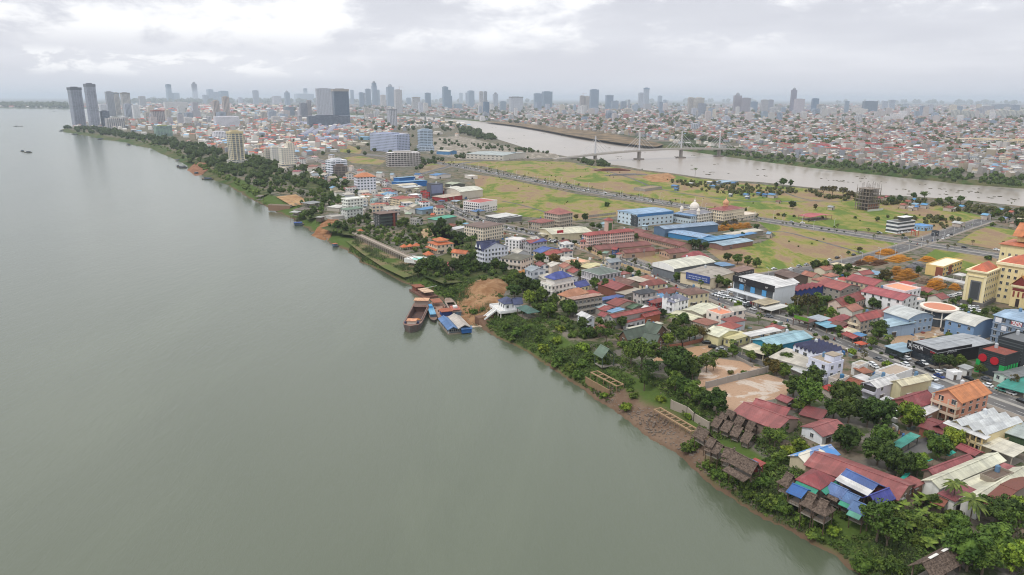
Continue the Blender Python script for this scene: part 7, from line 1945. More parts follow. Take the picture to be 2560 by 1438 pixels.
for p,h_,rf,rc_,lab in MID2:
 b('house' if h_>6 else 'shed','house' if h_>6 else 'shed',2,p,h_,rf,1.6,rc_,'d4ccc4',lab,None,st=max(1,round(h_/3.5)),win=4.5 if h_>8 else 0,frame=False)
# saying where small things stand
LAND+=[(*un(2470,1290),'the coconut palms'),(*un(1980,690),'the cross road'),(*un(2400,560),'the crossroads')]
USED={}
def relation(x,y,lx,ly):
 d=math.hypot(lx,ly)
 rx,ry=lx/d,ly/d
 dx,dy=x-lx,y-ly
 f,s=dx*rx+dy*ry,dx*ry-dy*rx
 if abs(f)>abs(s):
  return 'behind' if f>0 else 'in front of'
 return 'right of' if s>0 else 'left of'
def where_label(noun,x,y,used=USED,tries=5):
 """a label nobody else has: by the nearest landmark, else by two; None when nothing tells it apart"""
 near=sorted(LAND,key=lambda q:math.hypot(q[0]-x,q[1]-y))[:tries]
 for q in near[:2]:
  l='%s %s %s'%(noun,relation(x,y,q[0],q[1]),q[2])
  if l not in used and len(l.split())<=16:
   used[l]=1
   return l
 for i,q in enumerate(near):
  for r in near[i+1:]:
   for l in('%s %s %s, near %s'%(noun,relation(x,y,q[0],q[1]),q[2],r[2]),'%s between %s and %s'%(noun,q[2],r[2])):
    if l not in used and len(l.split())<=16:
     used[l]=1
     return l
 return None
# plants
def leaf_cluster(mb,c,r,n,size,rnd,flat_=0.8,up=0.25):
 for _ in range(n):
  v=Vector((rnd.gauss(0,1),rnd.gauss(0,1),rnd.gauss(0,1)+up)).normalized()
  rr=r*rnd.uniform(0.72,1.08)
  p=Vector((c[0]+v.x*rr,c[1]+v.y*rr,c[2]+v.z*rr*flat_))
  nn=(v+Vector((rnd.gauss(0,0.55),rnd.gauss(0,0.55),rnd.gauss(0,0.45)+0.35))).normalized()
  a=nn.orthogonal().normalized()
  a=(a*math.cos(rnd.random()*6.28)+nn.cross(a)*math.sin(rnd.random()*6.28)).normalized()
  e=nn.cross(a)
  s,s2=size*rnd.uniform(0.6,1.35),size*rnd.uniform(0.4,0.8)
  i=len(mb.v)
  mb.v.extend([tuple(p-a*s),tuple(p-e*s2),tuple(p+a*s),tuple(p+e*s2)])
  mb.f.append((i,i+1,i+2,i+3))
  mb.m.append(0)
def blob(mb,c,rx,rz,rnd,nu=8,nv=5):
 i=len(mb.v)
 for a in range(nv+1):
  ph=math.pi*a/nv
  for k in range(nu):
   th=2*math.pi*k/nu
   q=1+rnd.uniform(-0.14,0.14)
   mb.v.append((c[0]+rx*q*math.sin(ph)*math.cos(th),c[1]+rx*q*math.sin(ph)*math.sin(th),c[2]+rz*q*math.cos(ph)))
 for a in range(nv):
  for k in range(nu):
   j=(k+1)%nu
   mb.f.append((i+a*nu+k,i+(a+1)*nu+k,i+(a+1)*nu+j,i+a*nu+j))
   mb.m.append(0)
def crown_mesh(kind,seed):
 rnd=random.Random(seed)
 mb=MB()
 trunk=MB()
 if kind=='round':
  H0,RX,RZ,nc,nl,sz=5.6,4.3,3.7,36,54,0.44
 elif kind=='spread':
  H0,RX,RZ,nc,nl,sz=6.6,4.8,2.2,30,38,0.40
 elif kind=='tall':
  H0,RX,RZ,nc,nl,sz=7.4,3.4,5.0,28,42,0.48
 elif kind=='bush':
  H0,RX,RZ,nc,nl,sz=2.6,4.3,2.7,26,44,0.48
 else:
  H0,RX,RZ,nc,nl,sz=7.0,3.2,3.0,16,22,0.42
 for k in range(nc):
  v=Vector((rnd.gauss(0,1),rnd.gauss(0,1),rnd.gauss(0,1)+0.35)).normalized()
  q=rnd.uniform(0.45,0.95)
  c=(v.x*RX*q,v.y*RX*q,H0+v.z*RZ*q)
  r=RX*rnd.uniform(0.16,0.36)
  if kind in('round','bush','tall')and rnd.random()<0.8:
   blob(mb,c,r*0.6,r*0.5,rnd,7,4)
  leaf_cluster(mb,c,r,nl,sz,rnd,0.8)
 if kind in('round','bush','tall'):
  blob(mb,(0,0,H0),RX*0.62,RZ*0.6,rnd,10,6)
 tr=0.34 if kind!='slim' else 0.2
 trunk.bar((0,0,-0.6),(0.1,0.05,H0*0.55),tr,7,r2=tr*0.7)
 for k in range(6):
  a=2*math.pi*k/6+rnd.random()
  trunk.bar((0.1,0.05,H0*0.5),(math.cos(a)*RX*0.55,math.sin(a)*RX*0.55,H0+RZ*rnd.uniform(-0.15,0.35)),tr*0.5,5,r2=0.06)
 return mb.mesh('crown',M_LEAF),trunk.mesh('trunk',M_BARK)
M_BARK=mat('bark',lambda t,b:t.mix(t.noise(gpos(t),3.0,4),(0.10,0.075,0.055),(0.21,0.165,0.125)),0.95,0.1)
VAR={k:[crown_mesh(k,100+17*i+len(k))for i in range(n)]for k,n in(('round',4),('spread',3),('tall',2),('bush',3),('slim',2))}
LEAFC={'d':(0.035,0.066,0.018),'m':(0.058,0.102,0.023),'b':(0.105,0.165,0.026),'o':(0.070,0.068,0.026),'g':(0.062,0.112,0.026)}
CWORD={'d':'dark green','m':'mid green','b':'bright green','o':'olive brown','g':'fresh green'}
KWORD={'round':'dense round {} tree','spread':'loose spreading {} tree','tall':'tall {} tree','bush':'low {} bush','slim':'slim {} street tree'}
tree_groups={}
TREES=[]
WANT=[]
def tree(*a):
 WANT.append(a)
def grow(x,y,z,d,kind='round',c='m',label=None,group=None):
 if group is None:
  noun=KWORD[kind].format(CWORD[c])
  if d>=11.5:
   noun='large '+noun
  elif d<=5.5:
   noun='small '+noun
  label=where_label(noun,x,y)
  if label is None:
   q=min(LAND,key=lambda q:math.hypot(q[0]-x,q[1]-y))
   label='%s among others %s %s'%(noun,relation(x,y,q[0],q[1]),q[2])
   group=noun+'s '+relation(x,y,q[0],q[1])+' '+q[2]
 v=VAR[kind]
 cm,tm=v[R.randrange(len(v))]
 s=d/9.4
 name,cat=('shrub','shrub')if kind=='bush' else('street_tree','street tree')if kind=='slim' else('tree','tree')
 t=thing(name,label,cat,(x,y,z),R.uniform(0,6.28),group,(s,s,s*R.uniform(0.88,1.12)))
 cc=LEAFC[c]
 k=R.uniform(0.8,1.25)
 put('crown',cm,t,(cc[0]*k*R.uniform(0.9,1.15),cc[1]*k,cc[2]*k))
 put('trunk' if kind!='bush' else 'stem',tm,t)
 TREES.append((x,y,d))
 return t
def trees(s,rows):
 for r in rows:
  x,y,d=r[:3]
  kind=r[3]if len(r)>3 else 'round'
  c=r[4]if len(r)>4 else R.choice('ddmmg')
  X,Y,Z=on_ground(s,x,y)
  tree(X,Y,Z,d,kind,c)
K1,K2,K3,K4='round','spread','tall','bush'
trees(9,[(1000,935,15,K1,'d'),(900,800,11,K1,'d'),(1090,860,11,K1,'m'),(1160,920,9,K1,'d'),(1300,845,9,K2,'m'),(1232,825,6,K2,'m'),(1370,825,5,K2,'m'),(985,1040,9,K1,'m'),(1085,1095,9,K1,'d'),(1160,1140,9,K1,'m'),(1230,1180,9,K1,'m'),(1310,1220,9,K1,'d'),(1400,1270,10,K1,'d'),(650,820,15,K2,'m'),(545,780,11,K2,'m'),(720,920,10,K2,'d'),(680,1030,8,K3,'d'),(850,1145,5,K4,'b'),(920,580,7,K1,'b'),(1050,560,9,K1,'d'),(1130,548,9,K1,'m'),(980,485,8,K1,'d'),(1190,520,8,K2,'o'),(1270,525,7,K2,'o'),(1070,400,8,K1,'d'),(1000,410,6,K1,'m'),(870,300,6,K1,'d'),(925,285,6,K1,'d'),(445,410,8,K1,'d'),(60,440,8,K1,'d'),(225,375,5,K1,'m'),(1822,355,7,'slim','m'),(1622,248,5,K1,'b'),(1562,690,6,K1,'m'),(1460,680,6,K4,'m'),(1385,690,5,K4,'m'),(1920,715,8,K1,'m'),(1995,680,7,K1,'m'),(2100,780,7,K2,'d'),(1742,735,6,K1,'m'),(1930,815,6,K1,'o'),(2000,870,7,K1,'o'),(2085,905,7,K1,'m'),(760,680,5,K4,'m'),(220,500,7,K2,'g'),(300,560,8,K2,'m'),(120,500,7,K1,'m'),(340,470,7,K2,'m'),(500,580,6,K2,'g'),(420,560,6,K2,'b'),(500,660,7,K2,'g'),(320,640,5,K2,'m'),(1540,860,3.5,K4,'o'),(1680,870,4,K4,'m')])
trees(10,[(445,1020,11,K1,'d'),(250,1085,10,K1,'d'),(405,1240,13,K1,'m'),(300,1250,6,K1,'m'),(745,1180,11,K1,'d'),(845,1140,9,K1,'d'),(650,1310,9,K1,'d'),(800,1350,11,K1,'d'),(1090,1400,13,K1,'d'),(985,1390,10,K1,'d'),(1405,1410,10,K1,'b'),(190,790,6,K1,'m'),(60,870,5,K1,'o'),(160,905,5,K1,'m'),(1095,545,11,K1,'d'),(1030,595,6,K1,'m'),(700,470,5,K1,'d'),(1705,820,8,K2,'d'),(1800,815,7,K1,'d'),(1910,795,6,K1,'m'),(950,745,6,'slim','o'),(1180,785,5,K4,'b'),(2155,425,7,K1,'d'),(2060,455,5,K1,'m'),(1965,470,5,K1,'m'),(1880,480,5,K1,'m'),(1800,488,4,K4,'m'),(840,660,5,K4,'b'),(65,360,3,K4,'m'),(190,395,3.4,K4,'d'),(575,520,4,K4,'m'),(470,480,3,K4,'m'),(1190,600,5,'slim','m'),(2110,890,6,K2,'m'),(2450,1000,6,'slim','o')])
trees(7,[(395,1390,13,K2,'o'),(300,1330,9,K1,'o'),(250,1400,8,K1,'m'),(480,1330,9,K1,'m'),(620,1405,6,K1,'b'),(580,1290,7,K1,'m'),(800,1350,9,K1,'m'),(930,1290,7,K1,'o'),(1040,1330,7,K1,'d'),(1090,1340,6,K1,'d'),(960,1240,6,K1,'d'),(460,970,9,K1,'d'),(560,980,9,K1,'m'),(690,990,9,K1,'m'),(790,975,7,K1,'m'),(880,985,6,K1,'d'),(1000,1020,6,K1,'m'),(1160,1065,9,K1,'o'),(1510,1235,6,K2,'m'),(1600,1245,6,K2,'m'),(1720,1235,5,K1,'m'),(1755,1330,5,K1,'d'),(1850,1290,4,K1,'m'),(1950,1345,4,K1,'b'),(2160,1400,5,K1,'m'),(2260,1385,5,K1,'m'),(1900,1260,4,K1,'m'),(2010,1290,4,K1,'m'),(1500,990,6,K1,'d'),(800,790,4,K1,'d'),(900,775,6,K2,'o'),(240,330,9,K1,'d'),(470,338,6,K1,'o'),(1090,460,6,K1,'d'),(640,205,14,K2,'o'),(550,190,12,K2,'o'),(745,215,13,K2,'o'),(815,225,10,K1,'o'),(150,108,11,K1,'d'),(225,105,9,K1,'d'),(80,100,8,K4,'d'),(1220,285,10,K1,'d'),(1310,265,9,K1,'d'),(1560,240,11,K2,'m'),(1450,235,8,K1,'d'),(1700,290,9,K1,'m'),(1800,285,10,K1,'m'),(1920,270,9,K1,'m'),(1130,250,7,K1,'m'),(1560,320,6,K1,'m'),(1730,445,6,K1,'m'),(1830,450,6,K1,'g'),(2010,300,7,K1,'m'),(2290,400,8,K1,'m'),(2390,455,8,K1,'d'),(2500,520,9,K1,'d'),(2230,430,7,K1,'m'),(2330,470,7,K1,'m'),(2450,400,7,K1,'d'),(2530,370,7,K1,'d'),(2240,500,6,K4,'m'),(2040,690,5,'slim','o'),(2345,715,5,K1,'o'),(870,425,4,K4,'d'),(160,405,6,K4,'d'),(100,395,5,K4,'o'),(260,410,4,K4,'d'),(540,425,4,K4,'o'),(1460,430,5,K1,'o'),(1560,440,4,K1,'m'),(2200,840,6,K4,'m')])
trees(12,[(775,530,10,K1,'d'),(720,470,7,K1,'d'),(850,470,7,K1,'m'),(1140,490,9,K1,'m'),(1090,650,11,K1,'d'),(1185,700,8,K1,'d'),(1290,770,10,K1,'d'),(1695,600,9,K1,'m'),(1840,490,8,K1,'b'),(1485,760,8,K1,'m'),(1535,650,5,K1,'b'),(1600,420,5,K1,'g'),(60,490,8,K2,'m'),(140,430,5,K3,'d'),(1420,290,9,K1,'b'),(1240,700,6,K1,'d')])
trees(13,[(1080,1120,12,K2,'m'),(1180,1190,9,K2,'m'),(980,1000,7,K2,'m'),(1280,1050,8,K2,'m'),(1980,1400,12,K1,'g'),(2250,1320,11,K1,'g'),(2420,1420,10,K1,'b'),(2130,1440,10,K1,'m'),(2440,1120,9,K2,'m'),(2500,900,9,K1,'b'),(2380,930,9,K1,'d'),(2260,960,9,K1,'d'),(2100,830,7,K1,'d'),(950,1400,7,K4,'m'),(1240,1430,8,K4,'m'),(1080,1380,5,K4,'m'),(1100,790,6,K1,'d'),(1560,1020,7,K4,'m'),(1880,1030,7,K1,'g'),(1720,960,8,K4,'m'),(1640,1100,6,K4,'g'),(650,1030,5,K4,'b'),(480,1080,6,K4,'g'),(480,930,7,K4,'g'),(330,920,6,K4,'m'),(150,800,8,K4,'m'),(60,760,7,K4,'m'),(1850,900,6,K4,'m'),(1430,900,6,K4,'m'),(1750,1080,5,K4,'b'),(1640,790,5,K1,'m'),(1500,1150,5,K4,'m'),(760,870,4,K4,'d')])
trees(11,[(1930,470,8,K2,'m'),(2085,340,4,K3,'d'),(1110,520,7,K4,'m'),(1180,470,6,K4,'m'),(1400,770,6,K4,'g'),(1310,680,5,K4,'g'),(1460,790,5,K4,'m'),(1700,900,8,K4,'m'),(1820,870,8,K4,'g'),(1640,840,6,K4,'g'),(1900,1080,8,K4,'m'),(2050,1120,7,K4,'m'),(1720,980,5,K4,'m'),(2240,500,7,K4,'b'),(2100,560,7,K4,'b'),(2020,620,7,K4,'g'),(1930,680,6,K4,'m'),(1200,170,5,K4,'m'),(1120,190,4,K4,'b')])
trees(8,[(1640,300,9,K1,'m'),(1560,250,6,K1,'m'),(1850,300,10,K1,'m'),(1450,170,8,K1,'b'),(1300,95,10,K1,'d'),(1700,190,8,K1,'m'),(1580,120,8,K1,'m'),(1790,240,7,K1,'d'),(1255,250,4,K1,'m'),(1330,480,7,K4,'g'),(1220,420,7,K4,'g'),(1420,430,7,K4,'g'),(1280,530,5,K4,'m'),(1600,470,6,K4,'m'),(1540,530,6,K4,'m'),(1760,440,7,K4,'b'),(1880,500,6,K4,'m'),(1720,560,7,K4,'b'),(1590,640,7,K4,'b'),(1990,640,8,K4,'b'),(2060,730,7,K4,'m'),(1760,740,7,K4,'g'),(1720,790,6,K4,'g'),(1860,840,7,K4,'m'),(1930,900,6,K4,'g'),(1980,790,7,K4,'m'),(2180,780,8,K4,'m'),(2200,1090,4,K4,'b'),(2460,1040,4,K4,'m'),(2500,1110,5,K4,'m'),(2410,1230,6,K4,'b'),(650,100,7,K4,'g'),(700,60,6,K4,'m'),(900,270,6,K4,'m'),(980,230,4,K4,'m'),(2380,600,6,K4,'b'),(1530,340,4,K4,'d')])
trees(6,[(50,1160,10,K1,'d'),(150,1160,10,K1,'d'),(240,1190,9,K1,'d'),(160,1240,6,K1,'b'),(100,1080,8,K1,'d'),(280,885,9,K1,'d'),(420,905,10,K1,'o'),(620,980,9,K1,'d'),(690,1040,8,K1,'m'),(830,1140,8,K1,'m'),(930,1170,9,K1,'m'),(980,1185,6,K1,'d'),(380,1400,9,K1,'m'),(580,1410,10,K1,'m'),(300,1260,9,K1,'m'),(410,1250,8,K1,'d'),(1085,990,5,K1,'m'),(1220,915,7,'slim','o'),(1360,950,6,'slim','m'),(1170,1005,7,K1,'d'),(1260,1010,5,K1,'m'),(1530,980,6,'slim','m'),(1640,1060,6,K1,'m'),(1700,1030,6,K1,'b'),(2050,1115,8,K1,'m'),(2140,1115,7,K1,'m'),(1990,1090,6,K1,'m'),(1880,1135,6,'slim','m'),(560,700,6,K1,'d'),(625,690,5,K1,'d'),(780,765,5,K1,'d'),(875,805,5,K1,'m'),(1000,850,6,K1,'m'),(730,460,8,K1,'d'),(640,440,6,K1,'o'),(800,530,6,K1,'m'),(870,540,7,K1,'d'),(990,515,6,K2,'m'),(1310,475,6,K1,'d'),(1375,470,6,K1,'d'),(1070,465,4,K1,'d'),(950,305,8,K4,'d'),(1830,740,10,K1,'d'),(1780,720,7,K1,'d'),(1930,735,7,K1,'d'),(2150,855,7,K1,'d'),(2250,885,9,K1,'m'),(2350,905,8,K1,'m'),(2440,920,8,K1,'m'),(2130,505,8,K4,'o'),(2220,470,7,K4,'o'),(2330,350,5,K1,'d'),(2190,575,5,K1,'d'),(1240,640,6,K1,'d'),(2300,620,6,K1,'d'),(2440,540,6,K1,'d'),(1660,600,6,K4,'m'),(1560,575,5,K4,'m'),(1760,1000,5,K1,'m'),(550,770,5,K1,'m'),(1440,980,5,'slim','o'),(2260,1340,6,K1,'b')])
trees(5,[(60,105,10),(150,115,9),(150,195,9),(250,190,9),(330,60,10,K1,'d'),(400,100,10),(470,130,11),(570,80,9),(650,100,10),(710,140,10,K1,'d'),(775,110,10,K1,'d'),(570,225,10),(460,205,9),(640,200,10),(685,300,11,K1,'d'),(760,265,10,K1,'d'),(860,185,9,K1,'d'),(910,160,9,K1,'d'),(820,295,8),(650,365,8),(545,425,9),(470,440,8),(590,390,7),(1010,195,8,K1,'d'),(1100,245,6),(1530,315,5),(1145,365,5),(1250,345,5),(820,545,10,K1,'d'),(890,565,9,K1,'d'),(950,490,8),(1040,470,9),(1110,450,9),(1440,530,9,K1,'m'),(1490,505,10),(1550,565,8,K2,'m'),(1300,610,7,K2,'g'),(1200,620,7,K2,'m'),(1260,670,7,K2,'m'),(1130,560,7),(1400,695,7,K1,'b'),(1340,640,6,K2,'g'),(1450,640,6,K2,'m'),(1560,645,7,K2,'m'),(1690,695,7,K1,'m'),(1640,640,6,K2,'o'),(1850,555,12,K1,'d'),(1800,580,9,K1,'d'),(1910,575,9,K1,'d'),(1970,640,9,K1,'d'),(2060,660,10,K1,'d'),(2150,705,10,K2,'m'),(2210,640,8,K1,'d'),(1935,785,5,K3,'d'),(2040,815,6,K1,'b'),(2170,835,7,K1,'d'),(2060,905,8,K1,'d'),(2120,890,8,K1,'d'),(1690,950,12,K1,'d'),(1620,1010,9),(1780,990,11,K1,'d'),(1880,1005,10,K1,'d'),(1980,970,10,K1,'d'),(2095,985,11,K1,'d'),(2190,950,9,K1,'d'),(2300,965,8,K1,'d'),(2390,925,8,K1,'d'),(2470,980,8,K1,'d'),(1830,920,8,K1,'m'),(1760,880,7,K1,'d'),(1250,500,6,K1,'m'),(1960,400,5,K1,'d'),(1640,485,7,K1,'d'),(1380,100,5,K1,'m'),(2050,320,5,K1,'d'),(2100,345,5,K1,'d'),(2280,265,6,K4,'d'),(2540,1090,8,K1,'m')])
def palm(x,y,z,h,r,label,n=18,seed=1,name='palm',droop=1.0,col=(0.075,0.11,0.035),group=None):
 rnd=random.Random(seed)
 t=thing(name,label,'palm' if name=='palm' else 'plant',(x,y,z),0,group)
 tk=MB()
 tk.bar((0,0,-0.5),(0.3,0.2,h*0.5),0.22,7,r2=0.18)
 tk.bar((0.3,0.2,h*0.5),(0.2,0.3,h),0.18,7,r2=0.14)
 tk.build('trunk',M_BARK,t)
 for k in range(n):
  a=2*math.pi*k/n+rnd.uniform(-0.15,0.15)
  el=rnd.uniform(-0.1,1.0)
  f=MB()
  prev=None
  segs=7
  for i in range(segs+1):
   u=i/segs
   rr=r*u*(0.75+0.25*math.cos(el))
   zz=h+r*(math.sin(el)*u*0.9-droop*0.75*u*u)
   w=0.62*math.sin(math.pi*min(0.97,u*0.92+0.08))+0.04
   if name=='banana_plant':
    w*=1.1
   c_=Vector((0.2+math.cos(a)*rr,0.3+math.sin(a)*rr,zz))
   sd_=Vector((-math.sin(a),math.cos(a),0))
   cur=(c_+sd_*w+Vector((0,0,-w*0.55)),c_,c_-sd_*w+Vector((0,0,-w*0.55)))
   if prev:
    f.face([tuple(prev[0]),tuple(prev[1]),tuple(cur[1]),tuple(cur[0])])
    f.face([tuple(prev[1]),tuple(prev[2]),tuple(cur[2]),tuple(cur[1])])
   prev=cur
  k_=rnd.uniform(0.75,1.3)
  f.build('frond',M_LEAF,t,(col[0]*k_,col[1]*k_,col[2]*k_))
for i,(s,x,y,h,r,lab)in enumerate([(13,2000,960,9,4.8,'big coconut palm leaning over the white boundary by the brown roof'),(13,1830,770,8.5,3.7,'coconut palm standing between the two long cream roofs'),(9,950,400,7,4.4,'date palm behind the dark green roofed hall'),(3,1825,1180,15,4.2,'solitary sugar palm by the brown river, against the water'),(5,1330,640,6,3.6,'coconut palm in the resort gardens near the promenade'),(5,1215,600,6,3.4,'coconut palm among trees behind the promenade'),(10,1190,590,6,3.0,'young palm at the bus yard gate'),(9,1560,620,5,2.2,'narrow young palm standing alone by the lane')]):
 X,Y,Z=on_ground(s,x,y)
 palm(X,Y,Z,h,r,lab,seed=i)
for i,(x,y)in enumerate([(1450,960),(1490,930),(1620,1140),(1330,800),(1500,760),(1560,720),(1660,820),(1380,1010),(1540,880),(1250,820),(1700,1130),(1590,1190)]):
 X,Y,Z=on_ground(13,x,y)
 q=where_label('broad leaved banana plant',X,Y)
 palm(X,Y,Z,2.6,2.6,q or 'broad leaved banana plant in the thicket left of the coconut palms',9,40+i,'banana_plant',0.5,(0.085,0.135,0.032),'banana plants in the bank thicket')
def along(line,step,a,b_,off=0.0):
 L=offset_line(line,off)if off else line
 acc,out,nxt=0.0,[],a
 for p,q in zip(L,L[1:]):
  d=math.dist(p,q)
  while nxt<=acc+d and nxt<b_:
   u=(nxt-acc)/d
   out.append((p[0]+(q[0]-p[0])*u,p[1]+(q[1]-p[1])*u,math.atan2(q[1]-p[1],q[0]-p[0])))
   nxt+=step
  acc+=d
 return out
FAR_TREES=along(FARR,21,150,1250)+along(FARR,30,160,1250,13.5)+along(FARR,30,175,1250,-13.5)
for x,y,a in FAR_TREES:
 if R.random()<0.25:
  continue
 tree(x+R.uniform(-.6,.6),y+R.uniform(-.6,.6),0.1,R.uniform(3.4,5.4),'slim',R.choice('ddo'),'thin young street tree along the median road through the fields','young trees lining the field road')
for x,y,a in along(FARR,7.5,300,1150):
 if R.random()<0.7:
  tree(x,y,0.1,R.uniform(1.6,2.6),'bush','d','low clipped hedge bush in the median of the field road','hedge bushes in the field road median')
for x,y,a in along(MAIN,6.5,120,900):
 if R.random()<0.6:
  tree(x,y,0.1,R.uniform(1.5,2.8),'bush',R.choice('mmd'),'clipped bush in the planted median of the busy main road','bushes in the main road median')
for x,y,a in along(MAIN,14,420,900,10.5)+along(MAIN,14,425,900,-10.5):
 if R.random()<0.7:
  tree(x,y,0.1,R.uniform(3.6,5.6),'slim',R.choice('mdo'),'slim pavement tree along the distant part of the busy main road','pavement trees on the far main road')
big=sorted([w for w in WANT if(w[4]if len(w)>4 else 'round')not in('bush','slim')],key=lambda w:-w[3]/math.hypot(w[0],w[1]))
keep_=set(map(id,big[:296]))
REST=[w for w in big if id(w)not in keep_]
for w in WANT:
 if id(w)in keep_ or w[4]in('bush','slim'):
  grow(*w)
# undergrowth, reeds, grass on the bank (nobody could count it)
def scatter_growth(name,n,cond,hgt,size,cols,blade=False,label=None,seed=1,region=None):
 rnd=random.Random(seed)
 mb=MB()
 tints=[]
 x0,x1,y0_,y1_=region
 k=0
 tries=0
 while k<n and tries<n*40:
  tries+=60
  xs_=np.array([rnd.uniform(x0,x1)for _ in range(60)])
  ys_=np.array([y0_+(y1_-y0_)*rnd.random()**1.8 for _ in range(60)])
  ds_=bank_dist(xs_,ys_)
  for x,y,d in zip(xs_,ys_,ds_):
   if k>=n or not cond(x,y,d):
    continue
   z=float(z_of_d(np.array([d]))[0])
   col=rnd.choice(cols)
   q=rnd.uniform(0.75,1.3)
   h=hgt*rnd.uniform(0.5,1.3)*(0.6+0.4*min(1.0,max(0.0,(d-2)/6)))
   r=h*rnd.uniform(0.5,0.9)
   f0=len(mb.f)
   if blade:
    for _ in range(12):
     a=rnd.random()*6.28
     px_,py_=x+rnd.gauss(0,r*0.7),y+rnd.gauss(0,r*0.7)
     w=size*rnd.uniform(0.5,1.0)
     ca,sa=math.cos(a)*w,math.sin(a)*w
     lx,ly=rnd.gauss(0,h*0.4),rnd.gauss(0,h*0.4)
     mb.face([(px_-ca,py_-sa,z-0.2),(px_+ca,py_+sa,z-0.2),(px_+ca*0.5+lx,py_+sa*0.5+ly,z+h)])
   else:
    leaf_cluster(mb,(x,y,z+h*0.25),r,18,size,rnd,0.7,0.6)
   tints.extend([(col[0]*q,col[1]*q,col[2]*q,1.0)]*(len(mb.f)-f0))
   k+=1
 me=mb.mesh(name,M_GROWTH)
 at=me.color_attributes.new('tint','FLOAT_COLOR','CORNER')
 buf=[]
 for p,c in zip(me.polygons,tints):
  buf.extend(c*p.loop_total)
 at.data.foreach_set('color',buf)
 o=put(name,me)
 o['kind']='stuff'
 if label:
  o['label']=label
 return o
M_GROWTH=mat('undergrowth',lambda t,b:t.mix(t.math('MULTIPLY',t.noise(gpos(t),0.7,4),0.5),t.new('ShaderNodeAttribute',attribute_name='tint').outputs['Color'],(0.03,0.04,0.012)),0.8,0.15)
GREENS=[(0.052,0.096,0.020),(0.082,0.140,0.027),(0.130,0.190,0.038),(0.060,0.095,0.028),(0.095,0.120,0.034)]
nz=lambda x,y,s:mnoise.noise(Vector((x*s,y*s,0.3)))
def cond_bush(x,y,d):
 if not(0.8<d<27):
  return False
 if 225<y<304 and nz(x,y,0.05)<0.12 and d<21:
  return False
 if 440<y<720 and d>9 and in_poly(MEADOW,np.array([x]),np.array([y]))[0]:
  return False
 for(hx,hy,L,W,th)in TAKEN_NEAR:
  if abs(hx-x)<14 and abs(hy-y)<14 and math.hypot(hx-x,hy-y)<0.42*max(L,W)and d>18:
   return False
 return nz(x,y,0.035)>-0.3
TAKEN_NEAR=[q for q in TAKEN if q[1]<450]
scatter_growth('undergrowth',6800,cond_bush,1.7,0.36,GREENS,False,'dense green scrub covering the slope down to the river',11,(-140,150,130,900))
scatter_growth('reeds',1900,lambda x,y,d:0.6<d<15 and nz(x+40,y,0.04)>-0.02 and not(225<y<300),2.3,0.16,[(0.095,0.125,0.055),(0.075,0.115,0.045),(0.12,0.145,0.075)],True,'pale green reeds leaning along the water edge',12,(-140,150,130,900))
LOTS=[np.array([un(*p)for p in q])for q in([(1610,910),(1660,880),(1800,858),(1770,890),(1650,915)],[(1735,965),(1752,920),(1800,890),(1925,920),(1985,955),(1970,998),(1900,1010),(1830,1040),(1790,1015)])]
def cond_lot(x,y,d):
 if any(in_poly(q,np.array([x]),np.array([y]))[0]for q in LOTS):
  return False
 return 20<d<60 and 150<y<330 and nz(x,y,0.05)>0.02 and not any(math.hypot(q[0]-x,q[1]-y)<0.6*max(q[2],q[3])for q in TAKEN_NEAR)
scatter_growth('thicket',700,cond_lot,1.8,0.32,GREENS,False,'weeds and thicket between the riverside roofs',13,(-20,190,130,340))
mb=MB()
rb=random.Random(4)
for _ in range(900):
 for _k in range(30):
  x,y=rb.uniform(-10,90),rb.uniform(195,300)
  d=float(bank_dist(np.array([x]),np.array([y]))[0])
  if 1.0<d<10:
   break
 z=float(z_of_d(np.array([d]))[0])
 s_=rb.uniform(0.12,0.5)
 mb.box(x-s_,x+s_*rb.uniform(0.3,1.2),y-s_*0.6,y+s_*0.6,z-0.2,z+s_*rb.uniform(0.4,0.9))
o=mb.build('rubble',mat('rubble_stone',lambda t,b:t.mix(t.noise(gpos(t),1.3,3),(0.08,0.06,0.048),(0.30,0.25,0.21)),0.95,0.1));o['kind']='stuff';o['label']='broken stones and litter strewn along the muddy shore'
